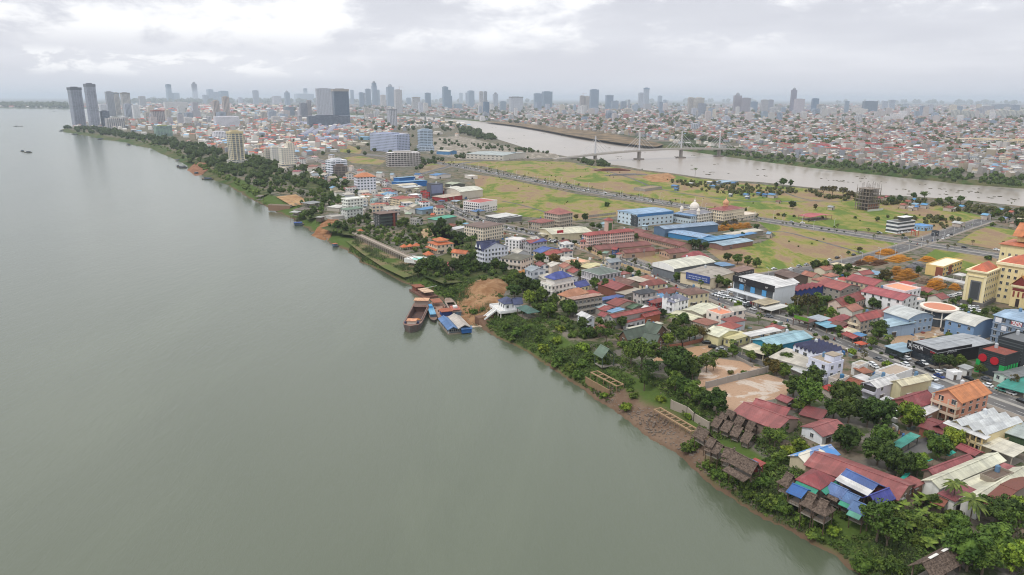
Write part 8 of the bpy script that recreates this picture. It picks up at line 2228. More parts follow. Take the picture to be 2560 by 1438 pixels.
# sand heaps, scaffold piles
def heap(label,s,pts,peaks,col,name='sand_heap',base_z=0.0):
 P=[unp(s,x,y,base_z)for x,y in pts]
 xs_,ys_=[p[0]for p in P],[p[1]for p in P]
 cx,cyy=(min(xs_)+max(xs_))/2,(min(ys_)+max(ys_))/2
 t=thing(name,label,'heap',(cx,cyy,0))
 N=44
 gx=np.linspace(min(xs_)-2,max(xs_)+2,N)
 gy=np.linspace(min(ys_)-2,max(ys_)+2,N)
 X,Y=np.meshgrid(gx,gy)
 ins=in_poly(np.array(P),X,Y)
 dist=np.full(X.shape,1e9)
 for(ax,ay),(bx,by)in zip(P,P[1:]+P[:1]):
  dx,dy=bx-ax,by-ay
  u=np.clip(((X-ax)*dx+(Y-ay)*dy)/(dx*dx+dy*dy),0,1)
  dist=np.minimum(dist,np.hypot(X-ax-u*dx,Y-ay-u*dy))
 Z=np.zeros(X.shape)
 for(ix,iy,hh,rr)in peaks:
  qx,qy=unp(s,ix,iy,base_z)
  Z=np.maximum(Z,0.55*hh*np.clip(1-np.hypot(X-qx,Y-qy)/rr,0,1)**1.2)
 Z=Z*np.clip(dist/9,0,1)*ins+np.where(ins,0.25,-0.3)
 mb=MB()
 for j in range(N):
  for i in range(N):
   x,y=X[j,i],Y[j,i]
   Z[j,i]=min(Z[j,i],2.4+0.25*Z[j,i]+0.8*nz(x,y,0.08))
   zz=Z[j,i]+(0.9*nz(x,y,0.11)+0.4*nz(x,y,0.3)+0.25*nz(x,y,0.9))*(Z[j,i]>0.5)+gz(x,y)
   mb.v.append((x-cx,y-cyy,zz))
 for j in range(N-1):
  for i in range(N-1):
   if ins[j:j+2,i:i+2].any():
    k=j*N+i
    mb.f.append((k,k+1,k+N+1,k+N));mb.m.append(0)
 mb.build('heap_body',M_SAND,t,hexc(col),smooth=True)
heap('large bare tan sand heap running down to the moored boats',5,[(2000,1140),(2180,1050),(2300,1020),(2450,1030),(2520,1090),(2470,1200),(2400,1330),(2250,1400),(2060,1350),(1990,1230)],[(2400,1110,5.2,26),(2250,1130,4.2,24),(2150,1220,2.6,22),(2300,1250,2.4,24)],'98795b')
heap('smaller orange tan sand heap behind the royal blue topped mansion',6,[(60,950),(160,905),(260,915),(325,960),(310,1010),(200,1010),(100,1000)],[(220,945,5.5,16),(130,960,3.5,12)],'b98b58')
heap('eroded brown bank of terraced sand below the grey enclosure',5,[(545,520),(620,465),(700,425),(800,420),(830,440),(770,510),(710,575),(640,560)],[(700,470,3.0,26),(640,500,2.0,18)],'9a7456')
heap('low sandy mound in the dry field near the boatyard',3,[(1300,1170),(1420,1140),(1560,1130),(1640,1170),(1560,1220),(1400,1220)],[(1440,1165,4,40),(1550,1175,3,34)],'a98562')
heap('brick ramped earth slope by the river far upstream',1,[(1870,1060),(1960,1020),(2080,1030),(2110,1070),(2000,1110),(1940,1115)],[(2000,1050,5,50)],'8f6a54')
def scaffold(label,s,x,y,L,W,H,rot,col,n=110,name='scaffold_pile',seed=1):
 rnd=random.Random(seed)
 X,Y=unp(s,x,y,0)
 t=thing(name,label,'pile',(X,Y,0),rad(rot))
 mb=MB()
 for k in range(n):
  z=H*rnd.random()**1.3
  sh=1-0.55*z/H
  if rnd.random()<0.55:
   a,c=-L/2*sh,L/2*sh
   y_=rnd.uniform(-W/2,W/2)*sh
   mb.bar((a*rnd.uniform(0.5,1),y_,z),(c*rnd.uniform(0.5,1),y_+rnd.gauss(0,0.4),z+rnd.gauss(0,0.25)),0.11)
  else:
   x_=rnd.uniform(-L/2,L/2)*sh
   mb.bar((x_,-W/2*sh,z),(x_+rnd.gauss(0,0.5),W/2*sh,z+rnd.gauss(0,0.3)),0.11)
 mb.build('frames',M_PLAIN,t,hexc(col))
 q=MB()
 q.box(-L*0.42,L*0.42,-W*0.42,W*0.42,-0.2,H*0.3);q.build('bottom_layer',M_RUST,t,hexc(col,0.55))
for i,(x,y,L,W,H,col,lab)in enumerate([(1180,775,22,10,3.5,'c98a2c','amber scaffold frames heaped nearest the cross road'),(1010,845,16,9,3.2,'c0812a','amber pipe stacks at the left of the scaffold yard'),(1300,840,26,12,3.4,'cc8f30','amber scaffold spread in the middle of the yard'),(1590,845,14,9,3.0,'c98a2c','amber scaffold beside the yellow office roof corner'),(1100,880,20,7,2.6,'6b4a34','dark brown rusted pipe stack in the yard'),(920,880,18,6,2.6,'60452f','long dark brown stack along the cream lean to'),(1380,1020,26,8,6.5,'b9812c','tall amber scaffold wall behind the arcaded school block'),(1280,980,14,7,5.5,'b47c28','tall amber scaffold block next to the dark tree'),(1660,1125,24,8,6.5,'d3922c','brightest orange scaffold wall in front of the yard'),(1480,905,14,9,3.0,'8a8a8e','grey steel scrap pile in the middle of the yard'),(1420,935,12,8,2.6,'77767a','dark grey machinery scrap pile in the yard'),(1860,1130,8,6,3.5,'c88a30','small orange pile by the ministry wall'),(1560,1060,14,7,3.0,'8f7a68','brown scrap between the two orange walls')]):
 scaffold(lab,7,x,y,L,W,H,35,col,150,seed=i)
for i,(x,y)in enumerate([(2040,545),(2100,540),(2160,533),(2220,525),(2280,518),(2340,512)]):
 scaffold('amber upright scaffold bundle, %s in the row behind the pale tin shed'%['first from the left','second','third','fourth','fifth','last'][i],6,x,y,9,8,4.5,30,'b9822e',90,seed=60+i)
for i,(x,y)in enumerate([(2080,475),(2150,455),(2200,475)]):
 scaffold('dark scrap heap %s the amber scaffold row'%['left behind','furthest behind','close behind'][i],6,x,y,12,8,2.5,30,'5f5a58',60,seed=80+i)
scaffold('long rust brown steel pile by the brown river',3,1000,1105,70,22,3.5,10,'7a4a40',160,seed=90)
scaffold('grey rod stack before the rust brown steel pile',3,1140,1150,80,14,2.0,12,'8c8a8a',120,seed=91)
# cars
M_TYRE=mat('tyre',lambda t,b:(0.02,0.02,0.02),0.9)
M_CAR=mat('car_paint',lambda t,b:ocol(t),0.28,0.5)
def car_meshes():
 prof=[(-2.25,0.35),(-2.3,0.75),(-2.2,0.98),(-1.5,1.03),(1.0,1.02),(2.05,0.86),(2.28,0.62),(2.22,0.35)]
 body=MB()
 for s in(-1,1):
  pts=[(x,s*0.9,z)for x,z in prof]
  body.face(pts if s<0 else pts[::-1])
 for(a,c)in zip(prof,prof[1:]+prof[:1]):
  body.face([(a[0],0.9,a[1]),(c[0],0.9,c[1]),(c[0],-0.9,c[1]),(a[0],-0.9,a[1])])
 roof=[(-1.75,1.0),(-1.35,1.55),(0.35,1.58),(1.15,1.0)]
 glass=MB()
 for s in(-1,1):
  pts=[(x,s*(0.86 if z<1.2 else 0.70),z)for x,z in roof]
  glass.face(pts if s<0 else pts[::-1])
 for i in(0,2):
  a,c=roof[i],roof[i+1]
  wa,wc=(0.86 if a[1]<1.2 else 0.70),(0.86 if c[1]<1.2 else 0.70)
  glass.face([(a[0],wa,a[1]),(c[0],wc,c[1]),(c[0],-wc,c[1]),(a[0],-wa,a[1])])
 top=MB()
 top.box(-1.42,0.42,-0.74,0.74,1.55,1.64)
 wheel=MB()
 wheel.bar((0,-0.12,0),(0,0.12,0),0.34,10)
 wheel.face([(math.cos(k)*0.33,-0.12,math.sin(k)*0.33)for k in np.linspace(0,5.7,9)])
 return body.mesh('body',M_CAR),glass.mesh('windows',M_GLASS),top.mesh('roof',M_CAR),wheel.mesh('wheel',M_TYRE)
CB,CG,CT,CW=car_meshes()
CCOL={'white':'e6e8ea','black':'1c1d20','silver':'a9adb2','red':'8e2226','blue':'2a3f7c','grey':'6a6d72','teal':'6fb5a6'}
PROTO=None
def car(x,y,a,col,label,group,sc_=1.0):
 """the first car is built, every later one is a copy of it and of its parts"""
 global PROTO
 if PROTO is None:
  t=thing('car',label,'car',(x,y,0.06),a,group)
  put('body',CB,t)
  put('windows',CG,t)
  put('roof',CT,t)
  for wx in(-1.35,1.4):
   for wy in(-0.86,0.86):
    put('wheel',CW,t,loc=(wx,wy,0.34))
  PROTO=t
 else:
  t=PROTO.copy()
  COL.objects.link(t)
  for ch in PROTO_KIDS:
   c=ch.copy()
   COL.objects.link(c)
   c.parent=t
 t.location=(x,y,0.07)
 t.rotation_euler=(0,0,a)
 t.scale=(sc_,sc_,sc_*(1.1 if R.random()<0.5 else 1.0))
 tag(t,label,'car',group)
 for ch in(t.children if PROTO is not t else[o for o in t.children]):
  if ch.name.split('.')[0]in('body','roof'):
   ch.color=hexc(CCOL[col])
 return t
first=car(0,0,0,'white','x y z w','x')
PROTO_KIDS=list(first.children)
first_used=[False]
def add_car(x,y,a,col,label,group=None):
 if not first_used[0]:
  first_used[0]=True
  first.location=(x,y,0.07)
  first.rotation_euler=(0,0,a)
  tag(first,label,'car',group or 'cars')
  for ch in PROTO_KIDS:
   if ch.name.split('.')[0]in('body','roof'):
    ch.color=hexc(CCOL[col])
  if group is None and 'group' in first:
   del first['group']
  return
 t=car(x,y,a,col,label,group or 'cars')
 for ch in COPYKIDS(t):
  if ch.name.split('.')[0]in('body','roof'):
   ch.color=hexc(CCOL[col])
 if group is None:
  del t['group']
def COPYKIDS(t):
 return[o for o in t.children]
def main_dir(x,y):
 best=min(range(len(MAIN)-1),key=lambda i:math.dist(MAIN[i],(x,y)))
 return math.atan2(MAIN[best+1][1]-MAIN[best][1],MAIN[best+1][0]-MAIN[best][0])
for x,y,col,lab in[(1365,775,'white','white car driving past the black car showroom'),(1258,692,'black','black car at the kerb left of the showroom pavilion'),(1375,712,'white','white car pulling out before the black showroom'),(1350,730,'black','black car beside the white one pulling out'),(1460,692,'black','black car parked right before the dark showroom glass'),(1512,775,'black','black car side by side with a white one on the forecourt'),(1555,762,'white','white car side by side with a black one on the forecourt'),(1690,848,'white','white car driving in front of the loose dark tree'),(1780,850,'silver','silver car beneath the loose dark tree'),(1708,895,'blue','dark blue car driving beside the road median'),(1095,722,'grey','grey pickup beside the bright median shrub'),(1030,770,'white','first of two white cars parked by the small white box house'),(1060,795,'white','second of two white cars parked by the small white box house'),(1340,440,'white','white car parked in the bus yard'),(1375,435,'white','second white car parked in the bus yard'),(2325,1030,'teal','mint green taxi at the kerb of the teal car park cover'),(2415,1060,'white','white car at the kerb of the teal car park cover'),(2540,1145,'black','black car at the right edge of the view on the main road'),(2185,985,'white','white car half hidden behind the orange gabled apartment house'),(2180,925,'grey','grey car before the low green shop'),(1995,915,'black','black car at the white guard booth'),(1640,920,'white','white car on the near lane beside the tall blind cream shed'),(85,435,'white','white car under the long white canopy'),(10,290,'grey','grey car turning at the garden restaurant gate'),(1610,830,'black','motorbike sized black car in the middle lane')]:
 X,Y=unp(10,x,y,0)
 add_car(X,Y,main_dir(X,Y)+R.uniform(-.12,.12)+(math.pi if R.random()<.5 else 0),col,lab)
for x,y,col,lab in[(1300,555,'black','black car parked at the end of the garden restaurant fence'),(1365,600,'black','black car on the lane beside the bare lot'),(1440,625,'silver','silver car behind the lane shrubs'),(1770,220,'white','white van driving alone past the white awning'),(1910,295,'grey','grey car on the main road near the green sign board')]:
 X,Y=unp(9,x,y,0)
 add_car(X,Y,main_dir(X,Y)+(0.9 if y>500 else 0),col,lab)
for i in range(9):
 X,Y=unp(9,1390+i*14,75+i*4,0)
 add_car(X+(i%2)*1.0,Y,main_dir(X,Y)+1.2,'white' if i%3 else 'silver','pale car in the packed left row before the white car showroom','cars packed left of the white showroom')
for i in range(4):
 X,Y=unp(9,1455+i*32,55-i*3+(i%2)*6,0)
 add_car(X,Y,main_dir(X,Y)+1.2,'white','white car in the rear row before the white car showroom','cars behind the packed row')
for j in range(2):
 for i in range(8):
  X,Y=unp(9,1580+i*22-j*8,108+i*9+j*24,0)
  add_car(X,Y,main_dir(X,Y)+1.3,R.choice(['white','white','red','black','silver']),'car nosed in at the forecourt under the tan awning','cars nosed in at the showroom forecourt')
for x,y,col,lab in[(1380,632,'grey','dark pickup crossing at the crossroads'),(235,465,'silver','left silver car on the field road'),(345,475,'white','white car on the field road left of the red roofed bar'),(1115,575,'silver','silver car approaching the white ribbon window showroom'),(1750,630,'white','first white car parked on the dirt road shoulder'),(1800,605,'white','second white car parked on the dirt road shoulder'),(1835,592,'black','black car parked on the dirt road shoulder'),(2280,745,'white','white minibus on the field road by the ministry'),(855,795,'black','black car on the cross road under the small trees'),(690,825,'black','black car behind the white one on the cross road'),(615,848,'white','white car driving down the cross road'),(495,870,'black','long black car on the cross road'),(385,895,'silver','silver car on the cross road, farther of two'),(310,912,'silver','silver car on the cross road, nearer of two'),(230,935,'white','white car at the near end of the cross road'),(1960,720,'black','dark car on the field road beside the median hedge'),(1665,575,'grey','grey car at the petrol station kiosk'),(60,935,'white','white car parked beside the brown timber shed')]:
 X,Y=unp(7,x,y,0)
 crossy=x<900 and y>780 or 1740<x<1840
 ln=CROSS if crossy else FARR
 k=min(range(len(ln)-1),key=lambda i:math.dist(ln[i],(X,Y)))
 add_car(X,Y,math.atan2(ln[k+1][1]-ln[k][1],ln[k+1][0]-ln[k][0]),col,lab)
for i in range(5):
 X,Y=unp(7,1305+i*28,575-i*5+(i%2)*4,0)
 add_car(X,Y,rad(70),R.choice(['white','silver','white']),'pale car parked before the white ribbon window showroom','cars at the ribbon window showroom')
for i in range(7):
 X,Y=unp(7,1770+i*24,1222-i*6,0)
 add_car(X,Y,rad(65),R.choice(['white','white','silver']),'white car in the row along the ministry side wall','cars along the ministry side wall')
for i in range(14):
 X,Y=unp(7,1850+(i%7)*40+(i//7)*60,1300+(i%7)*4+(i//7)*40,0)
 add_car(X,Y,rad(60),R.choice(['white','white','silver','black']),'car half hidden by trees in the ministry car park','cars in the ministry car park')
for i,q in enumerate(along(FARR,37,330,1000,-5.5)+along(FARR,61,350,1000,5.5)):
 add_car(q[0],q[1],q[2],R.choice(['white','silver','white','black']),'tiny car on the long straight stretch of the field road','cars on the far field road')
for i,q in enumerate(along(MAIN,33,430,900,-4.8)+along(MAIN,41,440,900,4.8)):
 add_car(q[0],q[1],q[2],R.choice(['white','silver','black','grey']),'small car on the far stretch of the busy main road','cars on the far main road')
for i in range(10):
 X,Y=unp(6,390+(i%5)*14,640+(i//5)*12+(i%5)*4,0)
 add_car(X,Y,rad(30),'white' if i%3 else 'black','car parked beside the red roadside billboard','cars by the red billboard')
# lamps and poles
def lamp_proto():
 m1,m2=MB(),MB()
 m1.bar((0,0,0),(0,0,9),0.13,6,r2=0.08)
 m1.bar((0,0,8.9),(1.6,0,9.3),0.07,5)
 m2.box(1.2,2.1,-0.16,0.16,9.25,9.42)
 return m1.mesh('pole',M_PLAIN),m2.mesh('lamp_head',M_PLAIN)
LM=lamp_proto()
for i,q in enumerate(along(FARR,33,330,1150,12)+along(FARR,33,340,1150,-12)+along(CROSS,26,5,420,9)):
 t=thing('street_lamp','slim white street lamp along the roads between the fields','street lamp',(q[0],q[1],0.1),q[2]+math.pi/2,'street lamps along the field roads')
 put('pole',LM[0],t,hexc('d0d2d4'));put('lamp_head',LM[1],t,hexc('c0c2c4'))
pm=MB()
pm.bar((0,0,0),(0,0,10),0.16,6,r2=0.11)
for z in(9.4,8.6):
 pm.box(-1.1,1.1,-0.07,0.07,z,z+0.14)
PM=pm.mesh('pole',M_PLAIN)
pm=MB();pm.lathe([(0.3,7.2),(0.3,8.2),(0.15,8.3)],8,(0.5,0));PT=pm.mesh('transformer',M_PLAIN)
for i,q in enumerate(along(MAIN,38,130,800,9.8)):
 t=thing('utility_pole','concrete power pole with crossarms along the main road pavement','utility pole',(q[0],q[1],0.1),q[2]+math.pi/2,'power poles along the main road')
 put('pole',PM,t,hexc('9a958e'))
 if i%3==0:
  put('transformer',PT,t,hexc('7a7d80'))
def rider(x,y,a,label,col,group=None,pl=None):
 t=thing('motorbike',label,'motorbike',(x,y,0.07),a,group)
 w=MB()
 for wx in(-0.6,0.6):
  w.bar((wx,-0.06,0.3),(wx,0.06,0.3),0.3,10)
 w.build('wheels',M_TYRE,t)
 f=MB();f.bar((-0.6,0,0.3),(-0.1,0,0.7),0.1,5);f.bar((-0.5,0,0.75),(0.2,0,0.72),0.16,6);f.bar((0.6,0,0.3),(0.42,0,1.05),0.06,5);f.bar((0.42,-0.32,1.05),(0.42,0.32,1.05),0.04,5)
 f.build('frame',M_CAR,t,hexc('33363a'))
 p=thing('person','rider in a %s shirt on the %s'%(col,label.split(' at ')[0].split(' on ')[0]),'person',(x,y,0.07),a)
 if group:
  tag(p,pl,'person','riders along the main road')
 me=bpy.data.meshes.new('person')
 J=[(-0.2,0,0.85),(-0.18,0,1.1),(-0.12,0,1.38),(-0.08,0,1.52),(-0.06,0,1.68),(-0.1,0.2,1.36),(0.1,0.28,1.15),(0.38,0.28,1.08),(-0.1,-0.2,1.36),(0.1,-0.28,1.15),(0.38,-0.28,1.08),(0.15,0.16,0.82),(0.12,0.18,0.45),(0.2,0.18,0.3),(0.15,-0.16,0.82),(0.12,-0.18,0.45),(0.2,-0.18,0.3)]
 E_=[(0,1),(1,2),(2,3),(3,4),(2,5),(5,6),(6,7),(2,8),(8,9),(9,10),(0,11),(11,12),(12,13),(0,14),(14,15),(15,16)]
 me.from_pydata(J,E_,[])
 o=put('torso',me,p,hexc({'white':'d8d8d4','blue':'3f5f9a','red':'9a3434'}[col]))
 o.name='clothed_body'
 sk=o.modifiers.new('skin','SKIN')
 rr=[0.15,0.15,0.16,0.06,0.11,0.07,0.055,0.045,0.07,0.055,0.045,0.09,0.065,0.05,0.09,0.065,0.05]
 for v,r_ in zip(me.skin_vertices[0].data,rr):
  v.radius=(r_,r_)
 me.skin_vertices[0].data[0].use_root=True
 me.materials.append(M_PLAIN)
for x,y,lab,col in[(1540,640,'dark motorbike at the kerb of the petrol station','white'),(1640,655,'motorbike on the far lane at the crossroads','blue'),(1490,690,'motorbike turning in front of the crossroads','red'),(1375,618,'motorbike behind the dark pickup','white')]:
 X,Y=unp(7,x,y,0)
 rider(X,Y,rad(130),lab,col)
for i,q in enumerate(along(MAIN,17,130,420,-6.5)+along(MAIN,23,135,420,6.3)):
 rider(q[0],q[1],q[2]+(0 if i%2 else math.pi),'small motorbike keeping to the edge of the busy main road',('white','blue','red')[i%3],'motorbikes at the edge of the main road','rider in a %s shirt on a motorbike at the edge of the main road'%('white','blue','red')[i%3])
# houses that fill the town, the far bank and the city plain
def hits(x,y,r):
 for(hx,hy,L,W,th)in TAKEN:
  if math.hypot(hx-x,hy-y)<r+0.5*math.hypot(L,W)*0.86:
   return True
 return False
def near_line(line,x,y,d):
 for a,c in zip(line,line[1:]):
  dx,dy=c[0]-a[0],c[1]-a[1]
  u=max(0,min(1,((x-a[0])*dx+(y-a[1])*dy)/(dx*dx+dy*dy+1e-9)))
  if math.hypot(x-a[0]-u*dx,y-a[1]-u*dy)<d:
   return True
 return False
ROOFC=[('a4504c','red'),('8f4a44','maroon'),('b0705c','rust orange'),('d9d4c8','pale'),('e8e8e6','white'),('9aa4ac','grey'),('7fb0d4','light blue'),('b4a890','tan'),('c9c0b0','cream')]
WALLC=['d8d2c8','e4e0d8','cdbfa8','d9cdb6','c2c4c8','b8b0a6','e0d0c0']
def small_house(x,y,L,W,h,rot,roofc,label,group,kind='gX',wallc=None):
 t=thing('house',label,'house',(x,y,0),rot,group)
 w=MB();w.box(-L/2,L/2,-W/2,W/2,-0.5,h,bottom=False)
 rm_,g=roof_mesh(kind,L,W,h,0.22*W,0.5)
 for f in g:w.face(f)
 w.build('wall',M_FAC['grid']if h>6.5 else M_WALL,t,hexc(wallc or R.choice(WALLC)))
 rm_.build('roof',M_ROOF if kind!='flat' else M_WALL,t,hexc(roofc))
FIELDS=[[un(*p)for p in q]for q in([(1183,430),(1300,450),(1720,520),(1712,540),(1480,550),(1350,555),(1200,520)],[(1060,416),(1130,400),(1330,395),(2200,485),(2560,500),(2560,560),(2310,600),(1900,548),(1480,476),(1183,436)],[(1880,550),(2270,607),(2060,668),(1880,690),(1760,622)],[(2280,650),(2345,612),(2510,640),(2505,700)],[(1550,650),(1600,625),(1700,640),(1640,670)],[(1075,340),(1290,365),(1400,385),(1400,400),(1060,405)],[(800,355),(910,370),(970,412),(880,412)])]
rf_=random.Random(21)
placed=[]
def fill(poly_px,n,size,hrange,noun,pal,group=None,lo=0.0,spacing=1.0,rots=(0.5,),trees_frac=0.0,near=None):
 P=np.array([un(*p)for p in poly_px])
 cnt=0
 for _ in range(n*60):
  if cnt>=n:
   break
  k=rf_.random()
  bx=(min(p[0]for p in poly_px),max(p[0]for p in poly_px));by=(min(p[1]for p in poly_px),max(p[1]for p in poly_px))
  x,y=un(rf_.uniform(*bx),rf_.uniform(*by))
  if not in_poly(P,np.array([x]),np.array([y]))[0]:
   continue
  L,W=rf_.uniform(*size),rf_.uniform(*size)*0.8
  r=0.5*max(L,W)
  if hits(x,y,r*0.75)or any(math.hypot(q[0]-x,q[1]-y)<(q[2]+r)*spacing for q in placed):
   continue
  if any(in_poly(np.array(f),np.array([x]),np.array([y]))[0]for f in FIELDS)or near_line(MAIN,x,y,19+r)or near_line(FARR,x,y,14+r)or near_line(CROSS,x,y,10+r):
   continue
  if y<1050 and float(bank_dist(np.array([x]),np.array([y]))[0])<30+r:
   continue
  rc_,cn=rf_.choice(pal)
  h=rf_.uniform(*hrange)
  if group is None:
   noun_=('tall ' if h>8 else 'low ')+cn+' roofed house'
   lab=where_label(noun_,x,y)
   g_=None
   if lab is None:
    lab,g_='%s in the crowded town along the main road'%noun_,noun_+'s in the crowded town'
  else:
   lab,g_='%s roofed %s'%(cn,noun),'%s roofed %s'%(cn,group)
  small_house(x,y,L,W,h,rf_.choice(rots)+rf_.gauss(0,0.08),rc_,lab,g_,rf_.choice(['gX','gX','gY','flat','hip']))
  placed.append((x,y,r))
  cnt+=1
 return cnt
n1=fill([(1150,540),(1260,560),(1400,610),(1520,650),(1720,720),(1900,790),(2060,850),(2160,900),(2100,960),(1960,900),(1800,850),(1640,800),(1480,790),(1350,720),(1290,640),(1180,560),(1110,530)],26,(7,12),(3.5,8),'',ROOFC[:6],spacing=0.9,rots=(0.5,2.07))
n2=fill([(880,440),(980,470),(1080,500),(1180,545),(1150,560),(1060,530),(960,540),(860,500),(800,470),(760,430),(700,400),(640,395),(640,370),(760,380)],60,(9,16),(4,10),'',ROOFC,spacing=0.9,rots=(0.6,2.1))
n3=fill([(1900,690),(2100,670),(2330,740),(2400,800),(2250,800),(2050,830),(1950,740)],14,(8,12),(4,6),'',ROOFC[:3],spacing=1.0,rots=(0.55,))
n4=fill([(2180,960),(2330,930),(2560,1040),(2560,1160),(2400,1130),(2250,1000)],10,(6,10),(3,5),'',ROOFC[:6],spacing=0.9,rots=(0.55,))
print('fill',n1,n2,n3,n4)
n5=fill([(1860,380),(2000,396),(2200,412),(2400,432),(2560,444),(2560,385),(2400,372),(2200,372),(2050,365),(1900,360),(1760,350),(1640,340),(1600,345),(1700,366),(1800,380)],105,(8,15),(4,9),'small house in the crowded quarter across the brown river',ROOFC,'houses across the brown river',spacing=0.78,rots=(0.35,1.9))
def tint_mesh(name,boxes,label,kind='stuff'):
 V,F,C=[],[],[]
 for(x,y,L,W,h,r,wc,rc_)in boxes:
  c,s=math.cos(r),math.sin(r)
  i=len(V)
  for z in(-0.5,h):
   for(a,d)in((-L/2,-W/2),(L/2,-W/2),(L/2,W/2),(-L/2,W/2)):
    V.append((x+a*c-d*s,y+a*s+d*c,z))
  rz=h+0.2*W
  V.append((x-L/2*c,y-L/2*s,rz));V.append((x+L/2*c,y+L/2*s,rz))
  F+=[(i,i+1,i+5,i+4),(i+1,i+2,i+6,i+9,i+5),(i+2,i+3,i+7,i+6),(i+3,i,i+4,i+8,i+7),(i+4,i+5,i+9,i+8),(i+6,i+7,i+8,i+9)]
  C+=[wc]*4+[rc_]*2
 me=bpy.data.meshes.new(name)
 me.from_pydata(V,[],F)
 at=me.color_attributes.new('tint','FLOAT_COLOR','CORNER')
 buf=[]
 for p,c in zip(me.polygons,C):
  buf.extend(c*p.loop_total)
 at.data.foreach_set('color',buf)
 me.materials.append(M_TINT)
 o=put(name,me)
 o['kind']=kind
 o['label']=label
 return o
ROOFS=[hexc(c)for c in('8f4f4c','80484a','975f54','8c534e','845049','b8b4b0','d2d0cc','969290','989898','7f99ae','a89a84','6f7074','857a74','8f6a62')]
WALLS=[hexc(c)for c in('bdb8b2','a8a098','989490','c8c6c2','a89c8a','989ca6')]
def carpet(poly_px,n,size,hr,exclude=()):
 P=np.array(poly_px,float)
 out=[]
 bx,by=(P[:,0].min(),P[:,0].max()),(P[:,1].min(),P[:,1].max())
 xs_=np.random.default_rng(len(poly_px)*7+n).uniform(*bx,n*3)
 ys_=np.random.default_rng(len(poly_px)*5+n).uniform(*by,n*3)
 ok=in_poly(P,xs_,ys_)
 for e in exclude:
  ok&=~in_poly(np.array(e,float),xs_,ys_)
 for x,y in list(zip(xs_[ok],ys_[ok]))[:n]:
  X,Y=un(x,y)
  k=max(1.0,Y/2600)
  kk=k**0.7
  h=rf_.uniform(*hr)*(1 if rf_.random()<0.9 else rf_.uniform(1.3,2.4))
  out.append((X,Y,rf_.uniform(*size)*kk,rf_.uniform(*size)*kk*0.8,h*(0.8+0.2*kk),rf_.choice((0.35,1.9))+rf_.gauss(0,0.25),rf_.choice(WALLS),rf_.choice(ROOFS)))
 return out
GREEN_FAR=[[(1870,360),(1990,358),(2010,372),(1900,378)],[(1640,352),(1760,372),(1880,392),(1860,360),(1720,345)]]
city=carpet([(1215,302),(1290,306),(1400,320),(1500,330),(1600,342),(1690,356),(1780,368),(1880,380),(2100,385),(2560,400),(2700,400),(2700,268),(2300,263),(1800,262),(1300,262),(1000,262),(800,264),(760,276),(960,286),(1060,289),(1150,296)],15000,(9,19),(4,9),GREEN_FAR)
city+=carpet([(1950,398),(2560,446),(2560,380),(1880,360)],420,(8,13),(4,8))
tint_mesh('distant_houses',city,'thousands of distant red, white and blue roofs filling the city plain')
ROOFS_=ROOFS
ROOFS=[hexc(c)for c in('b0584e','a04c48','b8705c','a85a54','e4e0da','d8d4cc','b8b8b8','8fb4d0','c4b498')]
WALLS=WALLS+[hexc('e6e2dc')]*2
city2=carpet([(170,320),(250,322),(330,330),(420,352),(520,372),(640,392),(760,392),(860,372),(900,345),(1000,330),(1100,320),(1180,322),(1130,304),(950,298),(700,293),(400,296),(260,304)],1250,(10,18),(5,11),[[(340,325),(440,340),(520,365),(400,352)],[(1040,330),(1200,330),(1200,345),(1040,340)]])
city2=[q for q in city2 if not any(math.hypot(q[0]-hx,q[1]-hy)<0.5*max(L,W)+6 for(hx,hy,L,W,th)in TAKEN if hy>1000)]
tint_mesh('peninsula_houses',city2,'massed small houses filling the far end of the peninsula')
city3=carpet([(250,281),(380,285),(560,287),(860,288),(860,270),(600,262),(250,262)],900,(12,22),(6,14))
city3+=carpet([(-200,268),(250,271),(250,262),(-200,258)],160,(14,26),(5,10))
tint_mesh('confluence_houses',city3,'hazy houses along the far shore of the river fork')
def wood(name,spots,label,col,seed):
 rnd=random.Random(seed)
 mb=MB()
 for(x,y,r)in spots:
  blob(mb,(x,y,r*0.75),r*0.8,r*0.72,rnd,7,4)
  leaf_cluster(mb,(x,y,r*0.8),r*0.95,26,r*0.28,rnd,0.85,0.4)
 o=mb.build(name,M_LEAF,None,col)
 o['kind']='stuff'
 o['label']=label
 return o
def wood_spots(poly_px,n,rr,seed):
 P=np.array(poly_px,float)
 g=np.random.default_rng(seed)
 xs_=g.uniform(P[:,0].min(),P[:,0].max(),n*4)
 ys_=g.uniform(P[:,1].min(),P[:,1].max(),n*4)
 ok=in_poly(P,xs_,ys_)
 out=[]
 for x,y in list(zip(xs_[ok],ys_[ok]))[:n]:
  X,Y=un(x,y)
  out.append((X,Y,rr*g.uniform(0.6,1.3)*max(1,(Y/2200))**0.6))
 return out
DG=(0.035,0.06,0.02,1)
sp=wood_spots([(330,340),(420,350),(500,368),(560,385),(500,395),(470,388),(430,372),(350,352),(290,340),(230,330),(300,328)],150,8,1)
sp+=wood_spots([(455,395),(560,385),(640,395),(720,410),(800,430),(860,450),(880,475),(800,470),(720,462),(640,470),(600,452),(520,425),(470,408)],170,5.5,2)
sp+=wood_spots([(165,318),(260,325),(330,340),(320,348),(230,334),(160,326)],60,7,3)
wood('riverside_woods',sp,'dark green woods crowding the far stretch of the near shore',DG,5)
sp=[(*un(x,y),r)for x,y,r in[(640+8*i,330+(i*37)%60,5.5)for i in range(60)]]
sp+=wood_spots([(1140,318),(1180,325),(1235,345),(1240,352),(1200,350),(1150,335)],60,8,6)
sp+=wood_spots([(900,300),(1160,312),(1150,330),(900,330)],60,7,7)
sp+=wood_spots([(1090,350),(1290,368),(1380,386),(1290,380),(1120,366)],70,4,28)
sp+=wood_spots([(1120,395),(1160,386),(1270,388),(1330,396),(1240,400)],90,4,8)
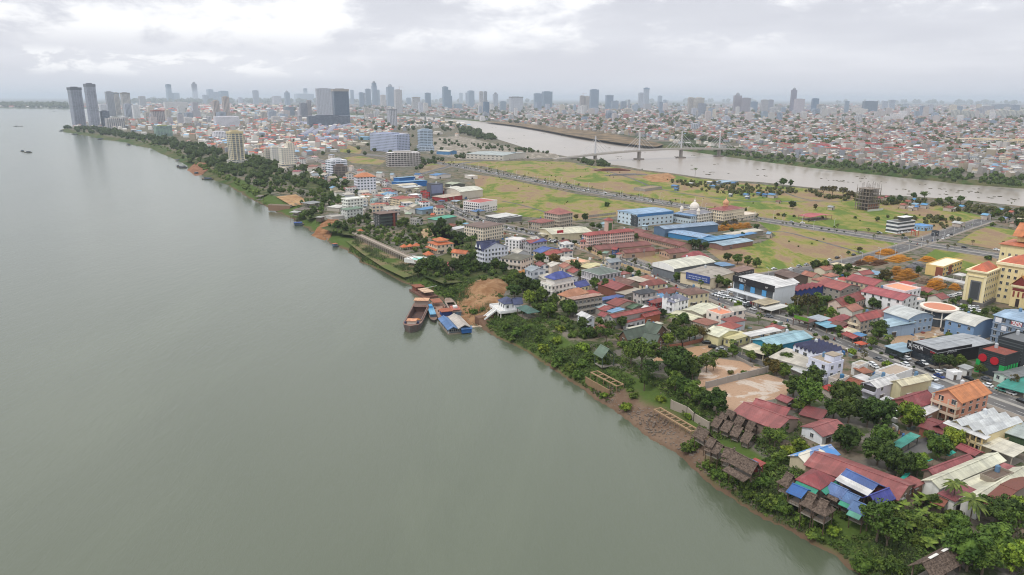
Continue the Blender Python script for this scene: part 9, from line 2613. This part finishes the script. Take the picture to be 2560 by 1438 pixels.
sp+=wood_spots([(1440,400),(1500,405),(1530,418),(1470,415)],30,4.5,9)
sp+=wood_spots([(1020,395),(1120,400),(1100,412),(1040,425)],30,4.5,10)
sp+=[(w[0],w[1],w[3]*0.5)for w in REST]
wood('scattered_groves',sp,'scattered groves between the blocks of the peninsula',DG,6)
sp=wood_spots([(1900,402),(2100,424),(2400,456),(2560,468),(2560,446),(2400,432),(2150,405),(1930,386)],190,5.0,11)
sp+=wood_spots([(1690,360),(1880,385),(1920,400),(1850,392),(1740,376)],60,5.5,12)
sp+=wood_spots([(2000,352),(2120,350),(2130,362),(2000,364)],40,9,13)
sp+=wood_spots([(1700,340),(1740,340),(1740,350),(1700,350)],12,9,14)
wood('far_bank_woods',sp,'trees and scrub along the far bank of the brown river',(0.045,0.078,0.024,1),7)
sp=wood_spots([(250,272),(600,284),(900,287),(1200,300),(1400,320),(1700,350),(2560,400),(2560,270),(1800,262),(900,262),(250,266)],1500,8,15)
sp+=wood_spots([(1760,255),(2560,262),(2560,258),(300,254),(300,260)],300,16,16)
sp+=wood_spots([(-600,262),(170,271),(170,265),(-600,257)],800,13,17)
wood('city_trees',sp,'hazy tree clumps scattered through the city plain',(0.06,0.08,0.04,1),8)
sp=wood_spots([(330,350),(400,372),(470,400),(520,432),(600,468),(640,492),(655,485),(600,455),(540,428),(500,415),(470,388),(400,360)],220,3.6,18)
wood('bank_scrub',sp,'bright green reed scrub on the slope far upstream',(0.072,0.115,0.032,1),9)
M_GARD=mat('garden_grass',lambda t,b:t.mix(t.ramp(t.noise(gpos(t),0.09,6,0.6),0.4,0.62),(0.035,0.055,0.016),(0.10,0.105,0.045)),0.95,0.1)
GARD=[[(800,570),(900,545),(985,560),(1075,560),(1150,585),(1160,610),(1060,640),(1000,618),(905,592),(850,585)],[(640,440),(760,430),(890,470),(870,500),(800,540),(770,550),(745,520),(760,490),(690,482),(645,490)],[(1050,660),(1100,640),(1210,600),(1260,660),(1320,690),(1280,720),(1200,700),(1110,710),(1060,690)],[(1060,575),(1160,555),(1195,600),(1160,640),(1110,640)],[(1285,690),(1345,700),(1390,780),(1420,800),(1520,815),(1560,830),(1460,850),(1350,800)],[(2010,690),(2200,680),(2260,720),(2100,715)],[(1930,740),(2090,745),(2200,790),(2100,850),(1960,790)],[(2300,745),(2420,765),(2520,800),(2400,830),(2290,790)],[(460,400),(640,380),(720,420),(640,440),(560,425)]]
for q in GARD:
 flat('garden_ground',[un(*p)for p in q],-0.02 if q[0][1]<660 else 0.015,M_GARD)
sp=[]
for i,q in enumerate(GARD):
 sp+=[w for w in wood_spots(q,(170,150,110,60,130,60,120,60,90)[i],(2.0,2.8,2.2,1.8,1.6,1.8,1.4,1.2,4.0)[i],40+i)if not hits(w[0],w[1],1.0)]
wood('garden_shrubbery',sp,'shrubbery and low growth filling the gardens between the houses',(0.05,0.085,0.022,1),12)
sp=wood_spots([(1660,452),(1850,462),(1990,475),(2000,485),(1880,492),(1760,480)],160,2.6,19)
sp+=wood_spots([(2010,478),(2130,492),(2300,500),(2560,530),(2560,550),(2400,530),(2200,512),(2060,500)],140,3.2,20)
sp+=wood_spots([(2200,545),(2330,540),(2400,552),(2360,575),(2300,565)],50,2.2,21)
wood('shore_scrub',sp,'brown green scrub along the near shore of the brown river',(0.055,0.065,0.026,1),10)
rf2=random.Random(77)
sp=[]
for q in FIELDS[:4]:
 xs_,ys_=[p[0]for p in q],[p[1]for p in q]
 k=0
 while k<(90,150,40,12)[len(sp)and FIELDS.index(q)]:
  x,y=rf2.uniform(min(xs_),max(xs_)),rf2.uniform(min(ys_),max(ys_))
  if in_poly(np.array(q),np.array([x]),np.array([y]))[0]:
   k+=1
   if nz(x,y,0.012)>0.0 and not hits(x,y,1)and not near_line(FARR,x,y,15):
    sp.append((x,y,rf2.uniform(0.35,1.25)))
wood('field_scrub',sp,'low tufts and scrub dotted through the dry fields',(0.06,0.085,0.022,1),14)
mb=MB()
rh=random.Random(8)
for _ in range(60):
 x=rh.uniform(1180,2560)
 f=(x-1160)/1400
 y0_=np.interp(x,[1160,1290,1440,1640,1850,2100,2400,2560],[306,318,345,374,402,434,467,478])
 y1_=np.interp(x,[1160,1240,1330,1440,1560,1740,1900,2200,2560],[307,345,372,390,411,438,452,484,508])
 X,Y=un(x,rh.uniform(y0_,y1_),WZ)
 for k in range(rh.randint(1,5)):
  a,c,l=X+rh.gauss(0,7),Y+rh.gauss(0,4),rh.uniform(0.7,2.6)
  mb.prism([(a+l*math.cos(t_)*rh.uniform(0.7,1.3),c+l*0.7*math.sin(t_)*rh.uniform(0.7,1.3))for t_ in np.linspace(0,5.5,7)],WZ,WZ+0.5)
o=mb.build('water_hyacinth',M_LEAF,None,(0.05,0.05,0.025));o['kind']='stuff';o['label']='dark drifting plant rafts dotted over the brown river'
mb,tn=MB(),[]
rc2=random.Random(91)
CL=[hexc(c)for c in('d8d6d0','b0a898','8a4a40','3f6a9a','5a5650','c9b48a','7a8a86','e8e8e6','4a4440','9a6a4c')]
ZP=[np.array([un(*p)for p in q])for q in([(1150,545),(1400,600),(1720,700),(2080,830),(2560,1020),(2560,1250),(2330,1180),(2130,1060),(1960,900),(1700,840),(1480,790),(1330,690)],[(1700,690),(2100,690),(2330,760),(2560,860),(2560,980),(2100,820)],[(900,450),(1150,540),(1180,500),(1000,440)])]
for q,n in zip(ZP,(1500,600,400)):
 k=0
 while k<n:
  x,y=rc2.uniform(q[:,0].min(),q[:,0].max()),rc2.uniform(q[:,1].min(),q[:,1].max())
  if not in_poly(q,np.array([x]),np.array([y]))[0]:
   continue
  k+=1
  if near_line(MAIN,x,y,11)or near_line(CROSS,x,y,10)or nz(x,y,0.06)<-0.05 or gz(x,y)<-0.1 or any(abs(math.cos(h[4])*(x-h[0])+math.sin(h[4])*(y-h[1]))<h[2]/2+0.6 and abs(-math.sin(h[4])*(x-h[0])+math.cos(h[4])*(y-h[1]))<h[3]/2+0.6 for h in TAKEN):
   continue
  f0,s1,s2,a=len(mb.f),rc2.uniform(0.3,1.5),rc2.uniform(0.25,0.8),rc2.uniform(0,3)
  ca,sa=math.cos(a),math.sin(a)
  mb.prism([(x+u*ca-v*sa,y+u*sa+v*ca)for u,v in((-s1,-s2),(s1,-s2),(s1,s2),(-s1,s2))],-0.1,rc2.uniform(0.4,1.7))
  c=rc2.choice(CL)
  tn+=[c]*(len(mb.f)-f0)
me=mb.mesh('litter',M_TINT)
at=me.color_attributes.new('tint','FLOAT_COLOR','CORNER')
buf=[]
for p,c in zip(me.polygons,tn):
 buf.extend(c*p.loop_total)
at.data.foreach_set('color',buf)
o=put('yard_litter',me)
o['kind']='stuff'
o['label']='crates, tarps and odds and ends littering the yards'
# pieces that belong to a part hang under that part
SUBOF={'cabin_roof':'cabin','wheelhouse_roof':'wheelhouse','bow_cabin_roof':'bow_cabin','turret_roof':'turret','stair_tower_roof':'stair_tower','engine_roof':'engine_house','wing_roof':'blue_wing','pediment':'portico','portico_frieze':'portico','maroon_band':'portico','doorway':'portico','gilded_gable_roof':'portico','maroon_lattice':'portico','spire':'body','crown':'body','plant_room':'body','ridge_strip':'roof','lettering':'fascia','sign_lettering':'sign_board','lamp_head':'pole','transformer':'pole','dark_panel':'stone_panel','white_gable_face':'front_gable','emblem':'panel','parapet':'roof','cornice':'wall','cap_roof':'roof','dormer':'roof','white_roof_slope':'roof','roof_deck':'roof_ring','wall_post':'wall_panel','pile_cap':'pier','coaming':'hold','sand_load':'hold','stair_rail':'steps','pool_water':'wall','rebar_post':'concrete_column','maroon_pediment':'cross_gable','indigo_roof':'roof','terrace_roof':'roof','upper_roof':'upper_wall','roof_pavilion':'upper_storey','blue_sheet':'roof'}
bpy.context.view_layer.update()
for root in[o for o in sc.objects if o.parent is None and o.type=='EMPTY']:
 kids={}
 for ch in root.children:
  kids.setdefault(ch.name.split('.')[0],[]).append(ch)
 for nm,up in SUBOF.items():
  if nm in kids and up in kids and not(nm=='crown' and 'trunk' in kids):
   for ch in kids[nm]:
    c0=Vector(ch.bound_box[0])+Vector(ch.bound_box[6])+ch.location*2
    p=min(kids[up],key=lambda u:(Vector(u.bound_box[0])+Vector(u.bound_box[6])+u.location*2-c0).length)
    mi=p.matrix_basis.inverted()
    ch.parent=p
    ch.matrix_parent_inverse=mi
# haze: one closed box of air round the whole scene
mb=MB()
mb.box(-70000,70000,-70000,90000,WZ-1.6,262)
hz=mb.mesh('haze',None or bpy.data.materials.new('haze_air'))
hm=hz.materials[0]
hm.use_nodes=True
nt=NT(hm.node_tree)
nt.n.clear()
ho=nt.new('ShaderNodeOutputMaterial')
pv=nt.new('ShaderNodeVolumePrincipled')
pv.inputs['Color'].default_value=(*HAZE_COL,1)
pv.inputs['Density'].default_value=HAZE_DENS
pv.inputs['Anisotropy'].default_value=0.2
nt.l.new(pv.outputs[0],ho.inputs['Volume'])
o=put('haze',hz)
o['kind']='stuff'
o['label']='pale bluish haze filling the air over river and city'
for w_ in[]:
 print('WARN',w_)
